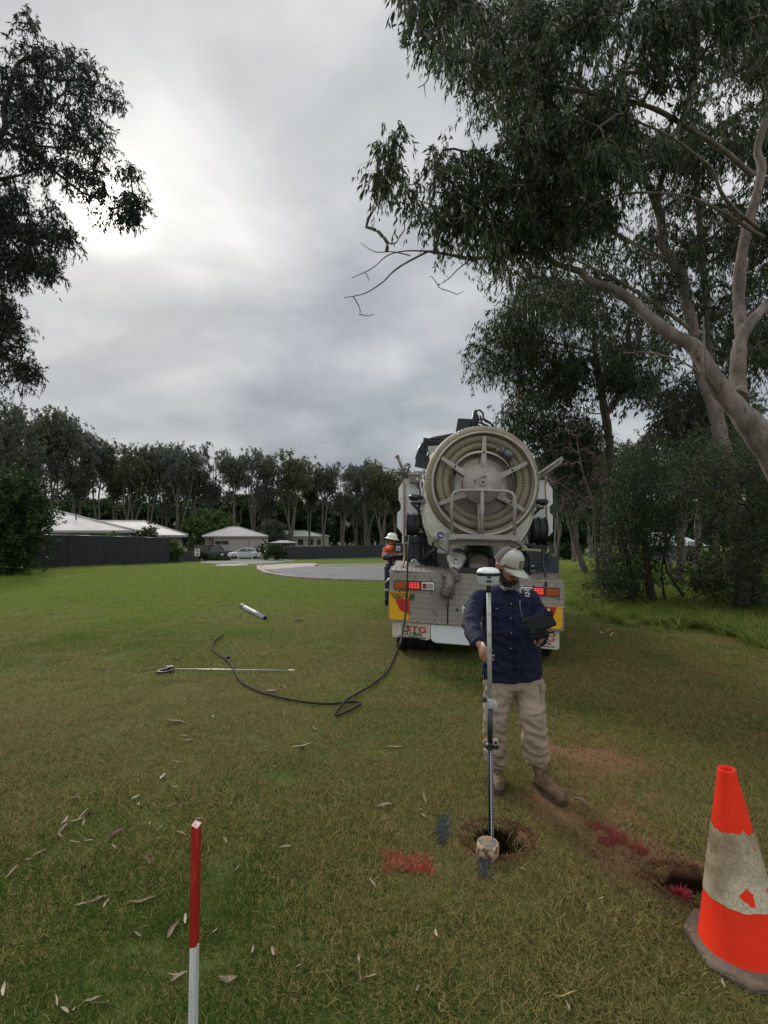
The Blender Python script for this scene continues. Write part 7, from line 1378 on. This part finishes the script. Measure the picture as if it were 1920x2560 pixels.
paint('red and pink sprayed patch on the grass left of the first hole', [[(125, 425), (230, 432), (330, 475), (400, 445), (435, 490), (470, 590), (400, 575), (280, 560), (150, 570), (150, 490)]], k9, 900, 1960, (.16, .028, .018), (.66, .12, .09), 2100, 501)
el = lambda cx, cy, rx, ry, rot=0: [(cx+rx*math.cos(a)*math.cos(rot)-ry*math.sin(a)*math.sin(rot), cy+rx*math.cos(a)*math.sin(rot)+ry*math.sin(a)*math.cos(rot)) for a in np.linspace(0, 6.28, 14)[:-1]]
paint('faded blue sprayed stroke on the grass just above the red patch', [el(518, 300, 30, 95, .12)], k9, 900, 1960, (.020, .035, .045), (.065, .095, .12), 1000, 502)
paint('faded blue sprayed stroke in front of the first hole', [el(775, 545, 27, 70, .12)], k9, 900, 1960, (.020, .035, .045), (.065, .095, .12), 650, 503)
k3 = 1/3.073
paint('broken pink sprayed line on the soil between the two holes', [el(270, 700, 85, 24, .1), el(365, 815, 75, 34, .3), el(620, 880, 100, 30, .35), el(440, 770, 110, 34, .5)], k3, 1400, 1840, (.12, .022, .018), (.38, .05, .05), 480, 504)
paint('bright pink sprayed spot at the near edge of the second hole', [el(935, 1218, 75, 22, .35)], k3, 1400, 1840, (.18, .022, .03), (.50, .045, .08), 240, 505)
# ---------------- roots and clods at the holes
mb = MB()
for pts_ in ([(560, 1800), (600, 1830), (640, 1815)], [(690, 300), (730, 290), (770, 320)]): pass
for hx, hy, rx, ry, dp in HOLES[:1]:
    for k in range(9): a = random.uniform(0, 6.28); p = Vector((hx+math.cos(a)*rx*.95, hy+math.sin(a)*ry*.95, -.02)); q = p+Vector((-math.cos(a)*.07, -math.sin(a)*.07, random.uniform(-.06, .01))); mb.tube([p, p.lerp(q, .5)+Vector((0, 0, .015)), q], [.0025, .002, .001], 5)
tag(mb.build('roots', mat('root', (.22, .15, .10))), 'thin grass roots poking out of the rim of the first hole', 'roots')
# ---------------- fallen gum leaves, each a thing
lm = [mat('fallen_leaf_a', (.28, .215, .145), (.18, .13, .085), 12., .7), mat('fallen_leaf_b', (.36, .30, .225), (.25, .19, .13), 12., .7), mat('fallen_leaf_c', (.17, .10, .065), (.12, .07, .05), 12., .7), mat('fallen_leaf_d', (.48, .36, .17), (.38, .27, .12), 12., .7)]
leafmeshes = []
for q in range(10):
    r = np.random.default_rng(900+q); n = 9; vs = []; bend = r.uniform(-1.6, 1.6); curl = r.uniform(.3, 1.5); wv_ = r.uniform(.11, .23)
    for i in range(n):
        t_ = i/(n-1); w_ = wv_*(math.sin(math.pi*min(t_*.96+.03, 1))**.8)+.006; x = t_-.5; yb = bend*.22*(t_-.5)**2; zc = curl*.30*((t_-.5)**2)+.02*math.sin(t_*9+q)
        vs += [(x, yb-w_/2, zc+w_*.35*curl), (x, yb, zc), (x, yb+w_/2, zc+w_*.30*curl)]
    fs = [(3*i+j, 3*i+j+1, 3*i+j+4, 3*i+j+3) for i in range(n-1) for j in range(2)]
    mb = MB(); mb.add(vs, fs, 0, True); leafmeshes.append([mb.mesh('fallen_leaf', m_) for m_ in lm])
LF = []
for x, y, s in [(430, 295, 1.3), (460, 292, 1.3), (340, 328, 1.5), (430, 340, 1.3), (400, 325, 1.2), (318, 375, 1.3), (310, 408, 1.2), (385, 445, .9), (460, 437, 1.0), (512, 455, .8), (105, 488, .7), (455, 565, 1.5), (410, 605, .7), (328, 632, .7), (780, 540, 1.4), (830, 368, 1.), (775, 345, .7), (1010, 232, .7), (700, 205, 1.1), (720, 243, .7), (800, 245, .7), (890, 250, 1.2), (915, 220, 1.2), (490, 178, 1.), (370, 218, 1.5), (410, 205, 1.), (600, 395, 1.7), (505, 745, 1.3), (545, 765, .9), (420, 770, .9), (620, 698, .7), (712, 922, .7), (1110, 910, .9), (925, 1140, 1.), (905, 1135, .8), (520, 1290, 1.1), (340, 1320, .8), (1310, 1005, .8), (1228, 580, .7), (1410, 890, .7), (1480, 465, 1.1), (840, 97, 1.2), (915, 20, 1.2), (960, 90, .7), (905, 150, .8), (1200, 240, .8), (1140, 275, .7), (940, 395, 1.1), (970, 430, .9), (1170, 430, .8), (1550, 1090, .6), (15, 1220, 1.2), (290, 1275, .9), (165, 597, .8), (75, 720, .9), (1025, 318, .7), (60, 600, 1.2), (200, 500, 1.1), (960, 845, 1.1)]: LF.append((x/2.074, 1900+y/2.074, s*.066, None))
for x, y, s in [(885, 575, 1.1), (230, 208, 1.), (300, 890, 1.2), (1055, 820, .8), (620, 150, .9), (865, 327, 1.), (803, 325, .9), (1215, 520, .6), (285, 862, .6), (1010, 765, .6), (455, 748, .7), (1050, 868, .5), (1640, 592, 1.), (945, 75, .7), (550, 97, .7), (1305, 85, .6), (1385, 215, .6), (1220, 150, .6), (265, 265, .5), (1120, 580, .7), (745, 60, .5), (880, 730, .5)]: LF.append((340+x/2.37, 1480+y/2.37, s*.11, None))
for x, y, s in [(407, 105, 1.), (80, 645, .7), (150, 152, 1.2), (65, 1235, .6), (475, 965, .7), (1605, 885, .5), (385, 180, .5), (400, 215, .6), (645, 228, .4), (360, 1320, .6), (1310, 1430, .7), (495, 1430, .5), (1020, 555, .5)]: LF.append((900+x/2.514, 1960+y/2.514, s*.085, None))
r = np.random.default_rng(77)
for k in range(38):
    px = r.uniform(0, 1900); py = 1500+1050*r.random()**1.2
    if px > 1100 and r.random() < .5: continue
    LF.append((px, py, r.uniform(.025, .06), None))
spec = [(735/2.074, 1900+757/2.074, .125, 0, 'biggest pale curled gum leaf, lying left of the red and white stake'), (890/2.074, 1900+905/2.074, .11, 2, 'brown gum leaf pointing away, just left of the stake'), (1180/2.074, 1900+1160/2.074, .095, 0, 'pale folded gum leaf just right of the white part of the stake'), (900+1290/2.514, 1960+1370/2.514, .10, 3, 'yellow curved gum leaf near the bottom edge below the cone'),
        (752, 1870, .16, 1, 'large pinkish fallen leaf on the grass in front of the looping hose'), (986, 1872, .12, 1, 'pale narrow leaf on the grass midway between the hose and the survey pole'), (340+805/2.37, 1480+600/2.37, .17, 1, 'long cream leaf lying against the looping hose'), (340+240/2.37, 1480+407/2.37, .17, 1, 'pale leaf lying just above the lance handle'), (340+240/2.37, 1480+785/2.37, .2, 0, 'long dry bark strip like leaf far left of the hose')]
def putleaf(px, py, s, mi, label, group):
    g_ = G(px, py); k = r.integers(0, 10); me_ = leafmeshes[k][mi if mi is not None else int(r.choice([0, 0, 1, 1, 1, 2]))]
    o = link('fallen_leaf', me_); o.location = (g_.x, g_.y, g_.z+.018); o.rotation_euler = (r.normal()*.35, r.normal()*.25, r.uniform(0, 6.28)); o.scale = (s, s, s); tag(o, label, 'leaf', group)
    return o
for q in LF: putleaf(q[0], q[1], q[2], q[3], 'small dry curled gum leaf scattered on the mown lawn', 'dry gum leaves scattered over the lawn')
for q in spec:
    o = putleaf(*q, 'dry gum leaves scattered over the lawn')
    if 'biggest' in q[4]: o.rotation_euler = (.1, 0, .35)
    if 'pointing' in q[4]: o.rotation_euler = (.1, 0, 1.5)
for k in range(7):
    o = putleaf(1495+r.uniform(0, 50), 1572+r.uniform(0, 18), .16, 1, 'whitish dry leaf in the small heap on the grass right of the truck', 'whitish leaves right of the truck')
# a thin fallen stick by the boot
p0, p1 = G(1438, 2003), G(1468, 2022); mb = MB(); mb.tube([p0+Vector((0, 0, .02)), p0.lerp(p1, .5)+Vector((.01, 0, .035)), p1+Vector((0, 0, .02))], [.005, .008, .004], 6); tag(mb.build('stick', bark_grey), 'short grey stick lying beside the toe of the boot', 'stick')
